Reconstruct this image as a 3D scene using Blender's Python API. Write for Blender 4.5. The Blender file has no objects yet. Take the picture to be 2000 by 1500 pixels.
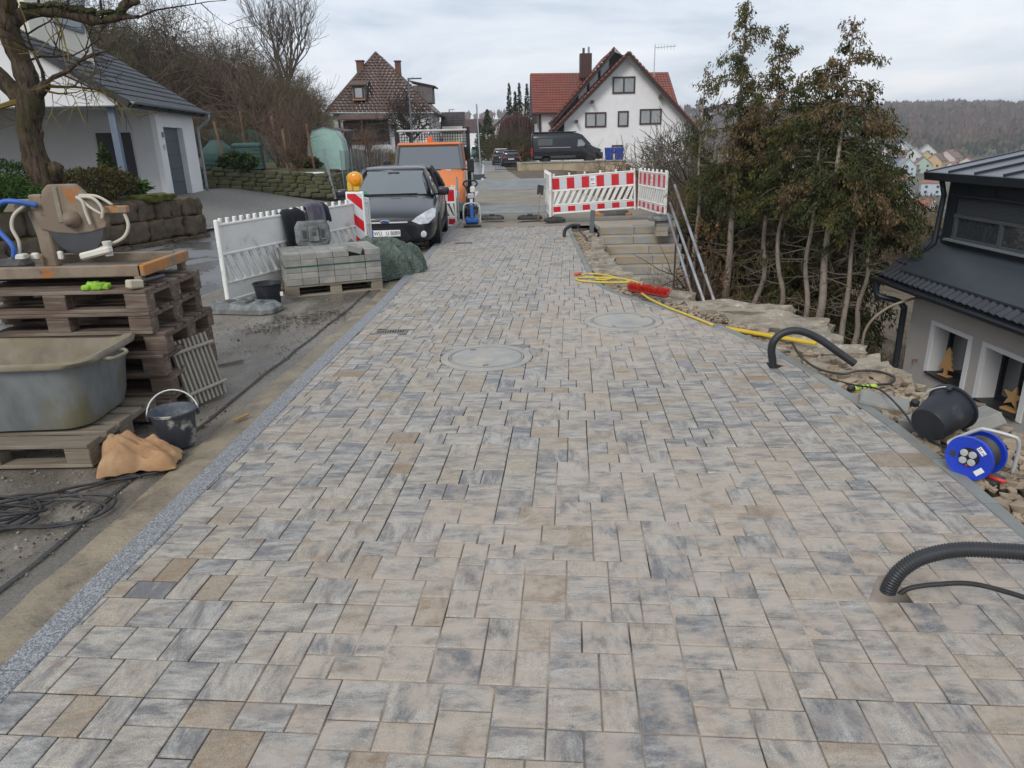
import bpy, math, random
from mathutils import Vector, Matrix, noise
R_ = math.radians
rng = random.Random(7)
scn = bpy.context.scene
COL = scn.collection

# ------------------------------------------------------------------ camera
cam_d = bpy.data.cameras.new('camera')
cam = bpy.data.objects.new('camera', cam_d); COL.objects.link(cam)
cam_d.sensor_fit = 'HORIZONTAL'; cam_d.sensor_width = 36.0
cam_d.lens = 36.0 * 1371.0 / 2000.0
cam_d.clip_start = 0.05; cam_d.clip_end = 6000
cam.matrix_world = (Matrix.Translation((0, 0, 1.7)) @ Matrix.Rotation(R_(90 - 18.95), 4, 'X')
                    @ Matrix.Rotation(R_(-1.4), 4, 'Z'))
scn.camera = cam

# ------------------------------------------------------------------ world: overcast sky
SUN_EL, SUN_AZ = R_(38), R_(205)      # azimuth from +Y towards +X
w = bpy.data.worlds.new('World'); scn.world = w; w.use_nodes = True
nt = w.node_tree; nt.nodes.clear()
N = nt.nodes.new; L = nt.links.new
sky = N('ShaderNodeTexSky'); sky.sky_type = 'NISHITA'; sky.sun_disc = False
sky.sun_elevation = SUN_EL; sky.sun_rotation = SUN_AZ; sky.air_density = 1.2; sky.dust_density = 3.0
skm = N('ShaderNodeVectorMath'); skm.operation = 'SCALE'; skm.inputs['Scale'].default_value = 0.10
L(sky.outputs['Color'], skm.inputs[0])
tc = N('ShaderNodeTexCoord'); sep = N('ShaderNodeSeparateXYZ'); L(tc.outputs['Generated'], sep.inputs[0])
zz = N('ShaderNodeMath'); zz.operation = 'ADD'; zz.inputs[1].default_value = 0.16; L(sep.outputs['Z'], zz.inputs[0])
zm = N('ShaderNodeMath'); zm.operation = 'MAXIMUM'; zm.inputs[1].default_value = 0.06; L(zz.outputs[0], zm.inputs[0])
dx = N('ShaderNodeMath'); dx.operation = 'DIVIDE'; L(sep.outputs['X'], dx.inputs[0]); L(zm.outputs[0], dx.inputs[1])
dy = N('ShaderNodeMath'); dy.operation = 'DIVIDE'; L(sep.outputs['Y'], dy.inputs[0]); L(zm.outputs[0], dy.inputs[1])
cmb = N('ShaderNodeCombineXYZ'); L(dx.outputs[0], cmb.inputs[0]); L(dy.outputs[0], cmb.inputs[1])
n1 = N('ShaderNodeTexNoise'); n1.inputs['Scale'].default_value = 0.75; n1.inputs['Detail'].default_value = 7
n1.inputs['Roughness'].default_value = 0.55; n1.inputs['Distortion'].default_value = 0.35; L(cmb.outputs[0], n1.inputs['Vector'])
rmp = N('ShaderNodeValToRGB'); e = rmp.color_ramp.elements
e[0].position = 0.34; e[0].color = (0.46, 0.54, 0.65, 1); e[1].position = 0.66; e[1].color = (0.93, 0.95, 0.99, 1)
k = rmp.color_ramp.elements.new(0.47); k.color = (0.70, 0.76, 0.85, 1)
L(n1.outputs['Fac'], rmp.inputs['Fac'])
mx = N('ShaderNodeMixRGB'); mx.inputs['Fac'].default_value = 0.88
L(skm.outputs[0], mx.inputs['Color1']); L(rmp.outputs['Color'], mx.inputs['Color2'])
bg = N('ShaderNodeBackground'); bg.inputs['Strength'].default_value = 1.0; L(mx.outputs[0], bg.inputs['Color'])
wo = N('ShaderNodeOutputWorld'); L(bg.outputs[0], wo.inputs['Surface'])

sd = bpy.data.lights.new('sun', 'SUN'); sd.energy = 1.6; sd.angle = R_(20); sd.color = (1.0, 0.96, 0.9)
so = bpy.data.objects.new('sun', sd); COL.objects.link(so)
so.rotation_euler = Vector((-math.sin(SUN_AZ) * math.cos(SUN_EL), -math.cos(SUN_AZ) * math.cos(SUN_EL), -math.sin(SUN_EL))).to_track_quat('-Z', 'Y').to_euler()
so.location = (-10, -10, 30)
vs = scn.view_settings; vs.view_transform = 'Standard'; vs.look = 'None'; vs.exposure = 0.22; vs.gamma = 1.0; vs.use_curve_mapping = False
scn.cycles.use_denoising = True
scn.cycles.max_bounces = 6; scn.cycles.diffuse_bounces = 3; scn.cycles.transparent_max_bounces = 8

# ------------------------------------------------------------------ mesh helpers
def rotz(a): return Matrix.Rotation(R_(a), 4, 'Z')
def TM(loc=(0, 0, 0), rz=0, rx=0, ry=0):
    return Matrix.Translation(loc) @ Matrix.Rotation(R_(rz), 4, 'Z') @ Matrix.Rotation(R_(ry), 4, 'Y') @ Matrix.Rotation(R_(rx), 4, 'X')
class MB:
    def __init__(s): s.v = []; s.f = []; s.c = []
    def add(s, vs_, fs, M=None, col=None):
        o = len(s.v)
        s.v += [tuple(M @ Vector(p)) for p in vs_] if M is not None else [tuple(p) for p in vs_]
        s.f += [tuple(i + o for i in f) for f in fs]
        if col is not None: s.c += [col] * len(vs_)
        return s
    def box(s, c, d, M=None, col=None, taper=1.0):
        x, y, z = d[0] / 2, d[1] / 2, d[2] / 2; t = taper
        p = [(c[0] + a * x * (t if k > 0 else 1), c[1] + b * y * (t if k > 0 else 1), c[2] + k * z) for k in (-1, 1) for b in (-1, 1) for a in (-1, 1)]
        return s.add(p, [(0, 2, 3, 1), (4, 5, 7, 6), (0, 1, 5, 4), (2, 6, 7, 3), (0, 4, 6, 2), (1, 3, 7, 5)], M, col)
    def cbox(s, c, d, b=0.01, M=None, col=None):
        """chamfered box"""
        x, y, z = d[0] / 2, d[1] / 2, d[2] / 2; b = min(b, x * .9, y * .9, z * .9)
        pts = []; idx = {}
        for sx in (-1, 1):
            for sy in (-1, 1):
                for sz in (-1, 1):
                    for ax in range(3):
                        q = [sx * x, sy * y, sz * z]
                        for a in range(3):
                            if a != ax: q[a] -= (sx, sy, sz)[a] * b
                        idx[(sx, sy, sz, ax)] = len(pts); pts.append((c[0] + q[0], c[1] + q[1], c[2] + q[2]))
        fs = []
        for ax in range(3):
            a1, a2 = [(1, 2), (2, 0), (0, 1)][ax]
            for sg in (-1, 1):
                def k(p, q):
                    t = [0, 0, 0]; t[ax] = sg; t[a1] = p; t[a2] = q; return idx[(t[0], t[1], t[2], ax)]
                f = (k(-1, -1), k(1, -1), k(1, 1), k(-1, 1)); fs.append(f if sg > 0 else f[::-1])
        for ax in range(3):           # edges along axis ax
            a1, a2 = [(1, 2), (2, 0), (0, 1)][ax]
            for p in (-1, 1):
                for q in (-1, 1):
                    def k(sg, w_):
                        t = [0, 0, 0]; t[ax] = sg; t[a1] = p; t[a2] = q; return idx[(t[0], t[1], t[2], w_)]
                    f = (k(-1, a1), k(1, a1), k(1, a2), k(-1, a2)); fs.append(f if p * q > 0 else f[::-1])
        for sx in (-1, 1):
            for sy in (-1, 1):
                for sz in (-1, 1):
                    f = tuple(idx[(sx, sy, sz, a)] for a in range(3)); fs.append(f if sx * sy * sz > 0 else f[::-1])
        return s.add(pts, fs, M, col)
    def prism(s, poly, z0, z1, M=None, col=None):
        n = len(poly)
        return s.add([(x, y, z0) for x, y in poly] + [(x, y, z1) for x, y in poly],
                     [tuple(range(n))[::-1], tuple(range(n, 2 * n))] + [(i, (i + 1) % n, n + (i + 1) % n, n + i) for i in range(n)], M, col)
    def loft(s, rings, M=None, col=None, cap=True, closed=True):
        n = len(rings[0]); v = [p for r in rings for p in r]; fs = []
        for i in range(len(rings) - 1):
            for j in range(n if closed else n - 1):
                a = i * n + j; b = i * n + (j + 1) % n; fs.append((a, b, b + n, a + n))
        if cap: fs += [tuple(range(n))[::-1], tuple(range((len(rings) - 1) * n, len(rings) * n))]
        return s.add(v, fs, M, col)
    def tube(s, pts, r, seg=8, M=None, col=None, cap=True):
        pts = [Vector(p) for p in pts]; rings = []; up = None
        for i, p in enumerate(pts):
            t = (pts[min(i + 1, len(pts) - 1)] - pts[max(i - 1, 0)])
            if t.length < 1e-9: t = Vector((0, 0, 1))
            t.normalize()
            if up is None:
                up = t.orthogonal().normalized()
            else:
                up = (up - t * up.dot(t))
                up = up.normalized() if up.length > 1e-6 else t.orthogonal().normalized()
            sd_ = t.cross(up); rr = r[i] if isinstance(r, (list, tuple)) else r
            rings.append([tuple(p + (up * math.cos(2 * math.pi * k / seg) + sd_ * math.sin(2 * math.pi * k / seg)) * rr) for k in range(seg)])
        return s.loft(rings, M, col, cap)
    def lathe(s, prof, seg=24, M=None, col=None, cap=False, sx=1, sy=1):
        return s.loft([[(r * sx * math.cos(2 * math.pi * k / seg), r * sy * math.sin(2 * math.pi * k / seg), z) for k in range(seg)] for r, z in prof], M, col, cap)
    def quad(s, a, b, c, d, M=None, col=None): return s.add([a, b, c, d], [(0, 1, 2, 3)], M, col)
    def mesh(s, name, mat=None, smooth=False):
        me = bpy.data.meshes.new(name); me.from_pydata(s.v, [], s.f)
        if s.c:
            at_ = me.attributes.new('tint', 'FLOAT_COLOR', 'POINT')
            at_.data.foreach_set('color', [x for c in s.c for x in c])
        if smooth: me.shade_smooth()
        if mat: me.materials.append(mat)
        me.update(); return me
    def build(s, name, mat, parent=None, loc=None, rz=None, smooth=False, bevel=0, bseg=2, M=None, angle=None):
        ob = bpy.data.objects.new(name, s.mesh(name, mat, smooth)); COL.objects.link(ob)
        if parent: ob.parent = parent
        if loc: ob.location = loc
        if rz: ob.rotation_euler = (0, 0, R_(rz))
        if M is not None: ob.matrix_local = M
        if bevel:
            b = ob.modifiers.new('bevel', 'BEVEL'); b.width = bevel; b.segments = bseg; b.limit_method = 'ANGLE'; b.angle_limit = R_(30)
        if angle: ob.data.set_sharp_from_angle(angle=R_(angle))
        return ob
def tag(o, label=None, cat=None, group=None, kind=None):
    if label: o['label'] = label
    if cat: o['category'] = cat
    if group: o['group'] = group
    if kind: o['kind'] = kind
    return o
def thing(name, label, cat, loc=(0, 0, 0), rz=0, group=None, rx=0, ry=0):
    o = bpy.data.objects.new(name, None); COL.objects.link(o); o.empty_display_size = .2
    o.matrix_local = TM(loc, rz, rx, ry)
    return tag(o, label, cat, group)
def copy_tree(o, parent=None):
    c = o.copy(); COL.objects.link(c); c.parent = parent
    for ch in o.children: copy_tree(ch, c)
    return c
def bez(p0, p1, p2, p3, n=12):
    p0, p1, p2, p3 = map(Vector, (p0, p1, p2, p3)); out = []
    for i in range(n + 1):
        t = i / n; out.append(p0 * (1 - t)**3 + p1 * 3 * t * (1 - t)**2 + p2 * 3 * t * t * (1 - t) + p3 * t**3)
    return out
def spline(pts, n=8):
    P = [Vector(p) for p in pts]; P = [P[0] * 2 - P[1]] + P + [P[-1] * 2 - P[-2]]; out = []
    for i in range(1, len(P) - 2):
        for j in range(n):
            t = j / n
            out.append(0.5 * ((2 * P[i]) + (P[i + 1] - P[i - 1]) * t + (2 * P[i - 1] - 5 * P[i] + 4 * P[i + 1] - P[i + 2]) * t * t + (3 * P[i] - P[i - 1] - 3 * P[i + 1] + P[i + 2]) * t**3))
    out.append(P[-2]); return out
def lerp(pts, t):
    """piecewise linear: pts [(t, value)...]"""
    if t <= pts[0][0]: return pts[0][1]
    for (a, x), (b, y) in zip(pts, pts[1:]):
        if t <= b: return x + (y - x) * (t - a) / (b - a)
    return pts[-1][1]
def rock(mb, c, d, r, n=.18, M=None, K=4, sq=.62, rid=0.0):
    """uneven stone: subdivided box pulled towards an ellipsoid, broken up by noise"""
    pts = {}; fs = []; vs_ = []
    off = Vector((r.random() * 99, r.random() * 99, r.random() * 99))
    def vid(i, j, k):
        if (i, j, k) not in pts:
            q = Vector((i / K * 2 - 1, j / K * 2 - 1, k / K * 2 - 1))
            e_ = q.normalized() * 1.15; b = q * sq + e_ * (1 - sq)
            f = n * noise.noise(q * 1.3 + off) * 1.6 + n * .5 * noise.noise(q * 3.1 + off)
            if rid: f -= rid * (abs(noise.noise(q * 1.9 + off)) + .5 * abs(noise.noise(Vector((q.x * 2, q.y * 2, q.z * 6)) + off)))
            b *= 1 + f
            pts[(i, j, k)] = len(vs_); vs_.append((c[0] + b.x * d[0] / 2, c[1] + b.y * d[1] / 2, c[2] + b.z * d[2] / 2))
        return pts[(i, j, k)]
    for i in range(K):
        for j in range(K):
            fs.append((vid(i, j, 0), vid(i, j + 1, 0), vid(i + 1, j + 1, 0), vid(i + 1, j, 0)))
            fs.append((vid(i, j, K), vid(i + 1, j, K), vid(i + 1, j + 1, K), vid(i, j + 1, K)))
            fs.append((vid(i, 0, j), vid(i + 1, 0, j), vid(i + 1, 0, j + 1), vid(i, 0, j + 1)))
            fs.append((vid(i, K, j), vid(i, K, j + 1), vid(i + 1, K, j + 1), vid(i + 1, K, j)))
            fs.append((vid(0, i, j), vid(0, i, j + 1), vid(0, i + 1, j + 1), vid(0, i + 1, j)))
            fs.append((vid(K, i, j), vid(K, i + 1, j), vid(K, i + 1, j + 1), vid(K, i, j + 1)))
    return mb.add(vs_, fs, M)

# ------------------------------------------------------------------ materials
class NB:
    def __init__(s, name):
        s.m = bpy.data.materials.new(name); s.m.use_nodes = True; s.t = s.m.node_tree
        s.b = s.t.nodes['Principled BSDF']; s.o = s.t.nodes['Material Output']
    def n(s, ty, **kw):
        x = s.t.nodes.new(ty)
        for k_, v in kw.items(): setattr(x, k_, v)
        return x
    def l(s, a, b): s.t.links.new(a, b)
    def math(s, op, a, b=None, c=None):
        x = s.n('ShaderNodeMath', operation=op)
        for i, q in enumerate((a, b, c)):
            if q is None: continue
            if isinstance(q, (int, float)): x.inputs[i].default_value = q
            else: s.l(q, x.inputs[i])
        return x.outputs[0]
    def mix(s, f, a, b, blend='MIX'):
        x = s.n('ShaderNodeMixRGB', blend_type=blend)
        for i, q in enumerate((f, a, b)):
            if isinstance(q, (int, float)): x.inputs[i].default_value = q
            elif isinstance(q, tuple): x.inputs[i].default_value = q if len(q) == 4 else (*q, 1)
            else: s.l(q, x.inputs[i])
        return x.outputs[0]
    def noise(s, vec, scale, detail=4, rough=.55, dist=0):
        x = s.n('ShaderNodeTexNoise'); x.inputs['Scale'].default_value = scale; x.inputs['Detail'].default_value = detail
        x.inputs['Roughness'].default_value = rough; x.inputs['Distortion'].default_value = dist; s.l(vec, x.inputs['Vector']); return x.outputs['Fac']
    def ramp(s, f, *stops):
        x = s.n('ShaderNodeValToRGB'); el = x.color_ramp.elements
        while len(el) < len(stops): el.new(.5)
        for e_, (p, c) in zip(el, stops):
            e_.position = p; e_.color = (c, c, c, 1) if isinstance(c, (int, float)) else (*c, 1)
        s.l(f, x.inputs['Fac']); return x.outputs['Color']
    def coord(s, kind='Object', stretch=(1, 1, 1), rand=True):
        t_ = s.n('ShaderNodeTexCoord'); v = t_.outputs[kind]
        if kind == 'World': pass
        mp = s.n('ShaderNodeMapping'); mp.inputs['Scale'].default_value = stretch; s.l(v, mp.inputs['Vector'])
        if rand:
            oi = s.n('ShaderNodeObjectInfo'); ad = s.n('ShaderNodeVectorMath', operation='ADD')
            ml = s.math('MULTIPLY', oi.outputs['Random'], 37.0); s.l(mp.outputs[0], ad.inputs[0]); s.l(ml, ad.inputs[1]); return ad.outputs[0]
        return mp.outputs[0]
    def pos(s, stretch=(1, 1, 1), rz=0):
        g = s.n('ShaderNodeNewGeometry'); mp = s.n('ShaderNodeMapping'); mp.inputs['Scale'].default_value = stretch
        mp.inputs['Rotation'].default_value = (0, 0, rz); s.l(g.outputs['Position'], mp.inputs['Vector']); return mp.outputs[0]
    def bump(s, h, strength=.3, dist=.01):
        x = s.n('ShaderNodeBump'); x.inputs['Strength'].default_value = strength; x.inputs['Distance'].default_value = dist
        s.l(h, x.inputs['Height']); s.l(x.outputs[0], s.b.inputs['Normal'])
    def set(s, **kw):
        for k_, v in kw.items():
            i = s.b.inputs[k_.replace('_', ' ')]
            if isinstance(v, (int, float)): i.default_value = v
            elif isinstance(v, tuple): i.default_value = (*v, 1) if len(v) == 3 else v
            else: s.l(v, i)
        return s.m
_M = {}
def mk(name, c1, c2=None, scale=4, rough=.8, bump=.0, bscale=30, bdist=.01, metal=0, stretch=(1, 1, 1), dirt=None, dscale=2.5, dthr=.55, dsoft=.12, orand=.0, spec=.4, coat=0, drough=None):
    if name in _M: return _M[name]
    b = NB(name); v = b.coord(stretch=stretch)
    c2 = c2 or tuple(x * .8 for x in c1)
    col = b.mix(b.ramp(b.noise(v, scale, 6), (.3, 0), (.7, 1)), c1, c2)
    if orand:
        oi = b.n('ShaderNodeObjectInfo'); f = b.math('MULTIPLY_ADD', oi.outputs['Random'], 2 * orand, 1 - orand)
        x = b.n('ShaderNodeVectorMath', operation='SCALE'); b.l(col, x.inputs[0]); b.l(f, x.inputs['Scale']); col = x.outputs[0]
    rg = rough
    if dirt:
        d = b.ramp(b.noise(v, dscale, 8, .62), (dthr - dsoft, 0), (dthr + dsoft, 1)); col = b.mix(d, col, dirt)
        if drough is not None: rg = b.math('MULTIPLY_ADD', d, drough - rough, rough)
    if bump: b.bump(b.noise(v, bscale, 5, .6), bump, bdist)
    _M[name] = b.set(Base_Color=col, Roughness=rg, Metallic=metal, Specular_IOR_Level=spec, Coat_Weight=coat); return _M[name]
def tinted(name, rough=.8, amt=.25, scale=3, spec=.3, bump=0, bscale=30, trans=0):
    """colour comes from the mesh attribute 'tint' with noise variation"""
    if name in _M: return _M[name]
    b = NB(name); a = b.n('ShaderNodeAttribute', attribute_name='tint'); v = b.coord()
    f = b.ramp(b.noise(v, scale, 5), (.25, 1 - amt), (.75, 1 + amt)); col = b.mix(1.0, a.outputs['Color'], f, 'MULTIPLY')
    if bump: b.bump(b.noise(v, bscale, 5, .6), bump, .01)
    _M[name] = b.set(Base_Color=col, Roughness=rough, Specular_IOR_Level=spec); return _M[name]
def glassy(name, c=(.03, .035, .04), rough=.06):
    if name in _M: return _M[name]
    b = NB(name); _M[name] = b.set(Base_Color=c, Roughness=rough, Specular_IOR_Level=.9, Coat_Weight=.6, Coat_Roughness=.03); return _M[name]

M_steel = mk('galvanised_steel', (.42, .45, .47), (.33, .36, .39), 12, .45, .05, 60, metal=.7, spec=.5)
M_dark = mk('dark_plastic', (.035, .037, .042), (.05, .052, .056), 9, .5, .05, 80)
M_rubber = mk('black_rubber', (.018, .018, .02), (.03, .03, .032), 8, .6, dirt=(.12, .11, .1), dthr=.62)
M_white = mk('white_plastic', (.74, .74, .72), (.66, .66, .63), 5, .45, .04, 20, dirt=(.36, .34, .26), dscale=5, dthr=.66, dsoft=.1)
M_red = mk('red_reflective', (.55, .012, .02), (.48, .01, .018), 9, .35, coat=.3)
M_silver = mk('grey_reflective', (.55, .58, .61), (.5, .53, .56), 9, .3, coat=.3)
M_rwhite = mk('white_reflective', (.8, .8, .78), (.75, .75, .74), 9, .35)
M_wood = mk('weathered_pallet_wood', (.14, .098, .072), (.07, .05, .04), 5, .85, .4, 40, .004, stretch=(1, 9, 9), dirt=(.24, .21, .17), dscale=2, dthr=.62, orand=.25)
M_woodlight = mk('grey_wet_wood', (.26, .225, .175), (.19, .16, .12), 5, .8, .3, 40, .004, stretch=(1, 9, 9), dirt=(.14, .1, .07), dscale=2.2, dthr=.6, orand=.22)
M_concrete = mk('grey_concrete', (.27, .265, .245), (.20, .20, .185), 6, .85, .25, 60, .004, dirt=(.38, .35, .3), dthr=.6, orand=.1)
# ------------------------------------------------------------------ levels
def zp(y): return -0.012 * max(0.0, min(y, 19) - 8)              # paving falls slightly towards its far end
def zr(y): return lerp([(3.5, -0.012), (10, -.10), (14, -.17), (18, -.30), (22, -.38), (70, -.42), (400, -1.5)], y)   # street
KL = [(-3, -1.93), (2.0, -1.70), (5.6, -1.53), (8, -1.39), (16.8, -1.20), (18.2, -1.17)]       # inner edge of left kerb
KR = [(-3, 2.10), (2.67, 2.23), (3.3, 2.29), (4.0, 2.31), (4.9, 2.26), (5.7, 2.16), (6.3, 2.02), (6.9, 1.80), (7.4, 1.56), (8.0, 1.27), (8.6, 1.10),
      (9.3, 1.06), (10.1, 1.09), (11.5, 1.14), (13.2, 1.20), (15.4, 1.29), (16.2, 1.36)]        # inner edge of right kerb
def kl(y): return lerp(KL, y)
def kr(y): return lerp(KR, y)
KLW, KRW = .125, .075

# ------------------------------------------------------------------ paving
b = NB('paver_concrete')
at_ = b.n('ShaderNodeAttribute', attribute_name='tint'); sp_ = b.n('ShaderNodeSeparateColor'); b.l(at_.outputs['Color'], sp_.inputs[0])
tone, offs, sand = sp_.outputs[0], sp_.outputs[1], sp_.outputs[2]
g_ = b.n('ShaderNodeNewGeometry')
def streak(sc):
    mp = b.n('ShaderNodeMapping'); mp.inputs['Rotation'].default_value = (0, 0, R_(5)); mp.inputs['Scale'].default_value = sc; b.l(g_.outputs['Position'], mp.inputs['Vector'])
    ad = b.n('ShaderNodeVectorMath', operation='ADD'); b.l(mp.outputs[0], ad.inputs[0]); b.l(b.math('MULTIPLY', offs, 61.0), ad.inputs[1]); return ad.outputs[0]
sA = b.noise(streak((5, 15, 1)), 1.0, 10, .74, .3); sB = b.noise(streak((15, 5, 1)), 1.0, 10, .74, .3)
pick = b.math('GREATER_THAN', b.math('FRACT', b.math('MULTIPLY', offs, 7.31)), .72)
st = b.mix(pick, sA, sB)
st2 = b.noise(streak((6, 14, 1)), 1.0, 9, .7, .3)
base = b.ramp(b.math('FRACT', b.math('MULTIPLY', offs, 13.7)) if False else tone, (0.0, (.27, .215, .15)), (.25, (.355, .308, .245)), (.5, (.395, .36, .31)), (.75, (.40, .38, .345)), (1, (.33, .325, .313)))
wp = b.pos(); gr2 = b.noise(wp, 55, 6, .72)
dk = b.ramp(b.math('ADD', b.math('MULTIPLY_ADD', gr2, .42, -.21), b.math('ADD', st, b.math('MULTIPLY_ADD', tone, .20, -.10))), (.44, 0), (.63, .9))
col = b.mix(dk, base, (.125, .126, .13))
br = b.ramp(b.math('ADD', st2, b.math('MULTIPLY_ADD', tone, -.16, .06)), (.505, 0), (.70, .75))
col = b.mix(br, col, (.235, .16, .098))
gr = b.noise(wp, 260, 3, .7); col = b.mix(1.0, col, b.ramp(gr, (.28, .5), (.72, 1.42)), 'MULTIPLY')
col = b.mix(1.0, col, b.ramp(gr2, (.3, .74), (.7, 1.22)), 'MULTIPLY')
sd2 = b.math('MULTIPLY', sand, b.ramp(b.noise(wp, 9, 6, .65), (.42, 0), (.6, 1)))
col = b.mix(b.math('MULTIPLY', sd2, .75), col, (.40, .335, .275))
b.bump(b.math('ADD', b.noise(wp, 190, 4, .7), b.math('MULTIPLY', gr2, .9)), .35, .003)
M_paver = b.set(Base_Color=col, Roughness=b.ramp(b.noise(wp, 1.1, 3), (.35, .42), (.65, .66)), Specular_IOR_Level=.45)
b = NB('joint_sand'); wp = b.pos()
at_ = b.n('ShaderNodeAttribute', attribute_name='tint')
col = b.mix(at_.outputs['Fac'], (.035, .032, .03), (.40, .335, .275)); col = b.mix(1.0, col, b.ramp(b.noise(wp, 300, 2), (.3, .7), (.7, 1.2)), 'MULTIPLY')
M_joint = b.set(Base_Color=col, Roughness=.95, Specular_IOR_Level=.1)

def sandy(x, y):
    n_ = noise.fractal(Vector((x * .55 + 3.1, y * .4 + 7.7, 2.2)), 1.0, 2.0, 3)
    c = math.exp(-((x - .25 - .05 * y) / 1.15)**2)          # sand was swept in along the middle
    return max(0.0, min(1.0, (n_ * 1.5 + c * 1.0 - .40) * 1.9)) * (1.0 if y < 7 else max(0, 1 - (y - 7) / 4))
bedv, bedf, bedc = [], [], []
def bed(y0, y1, st_):
    ny = int((y1 - y0) / st_)
    nx = int(4.4 / st_); o = len(bedv)
    for j in range(ny + 1):
        y = y0 + (y1 - y0) * j / ny; a, c_ = kl(y) - .03, kr(y) + .03
        for i in range(nx + 1):
            x = a + (c_ - a) * i / nx; s_ = sandy(x, y) * (.55 + .9 * noise.noise(Vector((x * 6, y * 6, 0)))) if st_ < .2 else 0.0
            s_ = max(0, min(1, s_)); bedv.append((x, y, zp(y) - .0075 + .0066 * s_)); bedc.append((s_, s_, s_, 1))
    for j in range(ny):
        for i in range(nx):
            a = o + j * (nx + 1) + i; bedf.append((a, a + 1, a + nx + 2, a + nx + 1))
bed(-2.0, 1.2, .3); bed(1.2, 7.2, .05); bed(7.2, 16.2, .3)
mb = MB(); mb.v = bedv; mb.f = bedf; mb.c = bedc
paving = tag(mb.build('paving', M_joint), kind='structure')

MANH = [((-.21, 5.67), .385), ((1.12, 6.80), .385)]
HOLES = [((1.46, 2.34), .045), ((2.07, 5.25), .05)]
GRATES = [((-1.15, 6.60), (.15, .075)), ((-.85, 13.4), (.15, .09))]
CELL = .0577; ANG = R_(5)
U = Vector((math.cos(ANG), -math.sin(ANG))); V = Vector((math.sin(ANG), math.cos(ANG)))
def clip(poly, p, n_):
    out = []
    for i in range(len(poly)):
        a, c_ = poly[i], poly[(i + 1) % len(poly)]; da = (a - p).dot(n_); dc = (c_ - p).dot(n_)
        if da >= 0: out.append(a)
        if (da >= 0) != (dc >= 0): out.append(a + (c_ - a) * (da / (da - dc)))
    return out
def inset(poly, d):
    n_ = len(poly); out = []
    for i in range(n_):
        a, c_, e_ = poly[i - 1], poly[i], poly[(i + 1) % n_]
        e1 = (c_ - a).normalized(); e2 = (e_ - c_).normalized()
        m1 = Vector((-e1.y, e1.x)); m2 = Vector((-e2.y, e2.x)); dn = 1 + m1.dot(m2)
        out.append(c_ + (m1 + m2) * (d / max(dn, .35)))
    return out
def area(p): return .5 * sum(p[i].x * p[(i + 1) % len(p)].y - p[(i + 1) % len(p)].x * p[i].y for i in range(len(p)))
NU = 96; U0 = -3.3; sky_ = [0] * NU; pavers = []
r = random.Random(21)
VMAX = int(18.6 / CELL)
while True:
    lo = min(sky_)
    if lo >= VMAX: break
    i0 = sky_.index(lo); i1 = i0
    while i1 < NU and sky_[i1] == lo: i1 += 1
    wd = i1 - i0
    ch = [(3, 3, 5.0), (3, 4, .9), (2, 3, 2.4), (3, 2, 3.8), (2, 2, .25), (4, 3, .5)]
    lft = sky_[i0 - 1] if i0 else lo + 3; ok = []
    for a, d, wgt in ch:
        if a == wd or wd - a >= 2:
            rgt = sky_[i1] if i1 < NU else -1
            if lo + d == lft and i0: wgt *= 4.0
            if a == wd and lo + d == rgt: wgt *= 4.5
            if a == wd and wd <= 3 and lo > 4: wgt *= .8
            ok.append((a, d, wgt))
    if not ok: ok = [(wd, 3, 1)]
    t = r.random() * sum(o[2] for o in ok)
    for a, d, wgt in ok:
        t -= wgt
        if t <= 0: break
    for q in range(i0, i0 + a): sky_[q] = lo + d
    pavers.append((i0, lo, a, d))
plist = []
for (i, j, a, d) in pavers:
    u0, v0 = U0 + i * CELL, -2.0 + j * CELL; gp = .0020
    c_ = [(u0 + gp, v0 + gp), (u0 + a * CELL - gp, v0 + gp), (u0 + a * CELL - gp, v0 + d * CELL - gp), (u0 + gp, v0 + d * CELL - gp)]
    poly = [U * (x + r.uniform(-.0012, .0012)) + V * (y + r.uniform(-.0012, .0012)) for x, y in c_]
    cy = sum(p.y for p in poly) / 4; cx = sum(p.x for p in poly) / 4
    if cy < -1.9 or cy > 16.1 or cx < kl(cy) - .2 or cx > kr(cy) + .2: continue
    y0, y1 = cy - .15, cy + .15
    p0, p1 = Vector((kl(y0) + .002, y0)), Vector((kl(y1) + .002, y1)); dr = (p1 - p0).normalized(); poly = clip(poly, p0, Vector((dr.y, -dr.x)))
    if len(poly) < 3: continue
    p0, p1 = Vector((kr(y0) - .002, y0)), Vector((kr(y1) - .002, y1)); dr = (p1 - p0).normalized(); poly = clip(poly, p0, Vector((-dr.y, dr.x)))
    if len(poly) < 3: continue
    for (c0, rad) in MANH + HOLES:
        c0 = Vector(c0); q = sum(poly, Vector((0, 0))) / len(poly) - c0
        if min((p - c0).length for p in poly) < rad or q.length < rad + .05:
            if q.length < rad * .55: poly = []; break
            q.normalize(); poly = clip(poly, c0 + q * (rad + .003), q)
            if len(poly) < 3: poly = []; break
    if not poly: continue
    for (c0, hs) in GRATES:
        q = sum(poly, Vector((0, 0))) / len(poly) - Vector(c0)
        ov = all(abs(q[k_]) < hs[k_] + .1 for k_ in (0, 1))
        if ov:
            if abs(q.x) / hs[0] > abs(q.y) / hs[1]: n_ = Vector((math.copysign(1, q.x), 0)); off_ = hs[0]
            else: n_ = Vector((0, math.copysign(1, q.y))); off_ = hs[1]
            poly = clip(poly, Vector(c0) + n_ * (off_ + .004), n_)
            if len(poly) < 3: poly = []; break
    if not poly: continue
    # drop near-duplicate corners
    q = [p for k_, p in enumerate(poly) if (p - poly[k_ - 1]).length > .004]
    if len(q) < 3 or area(q) < .0008: continue
    plist.append(q)
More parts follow.
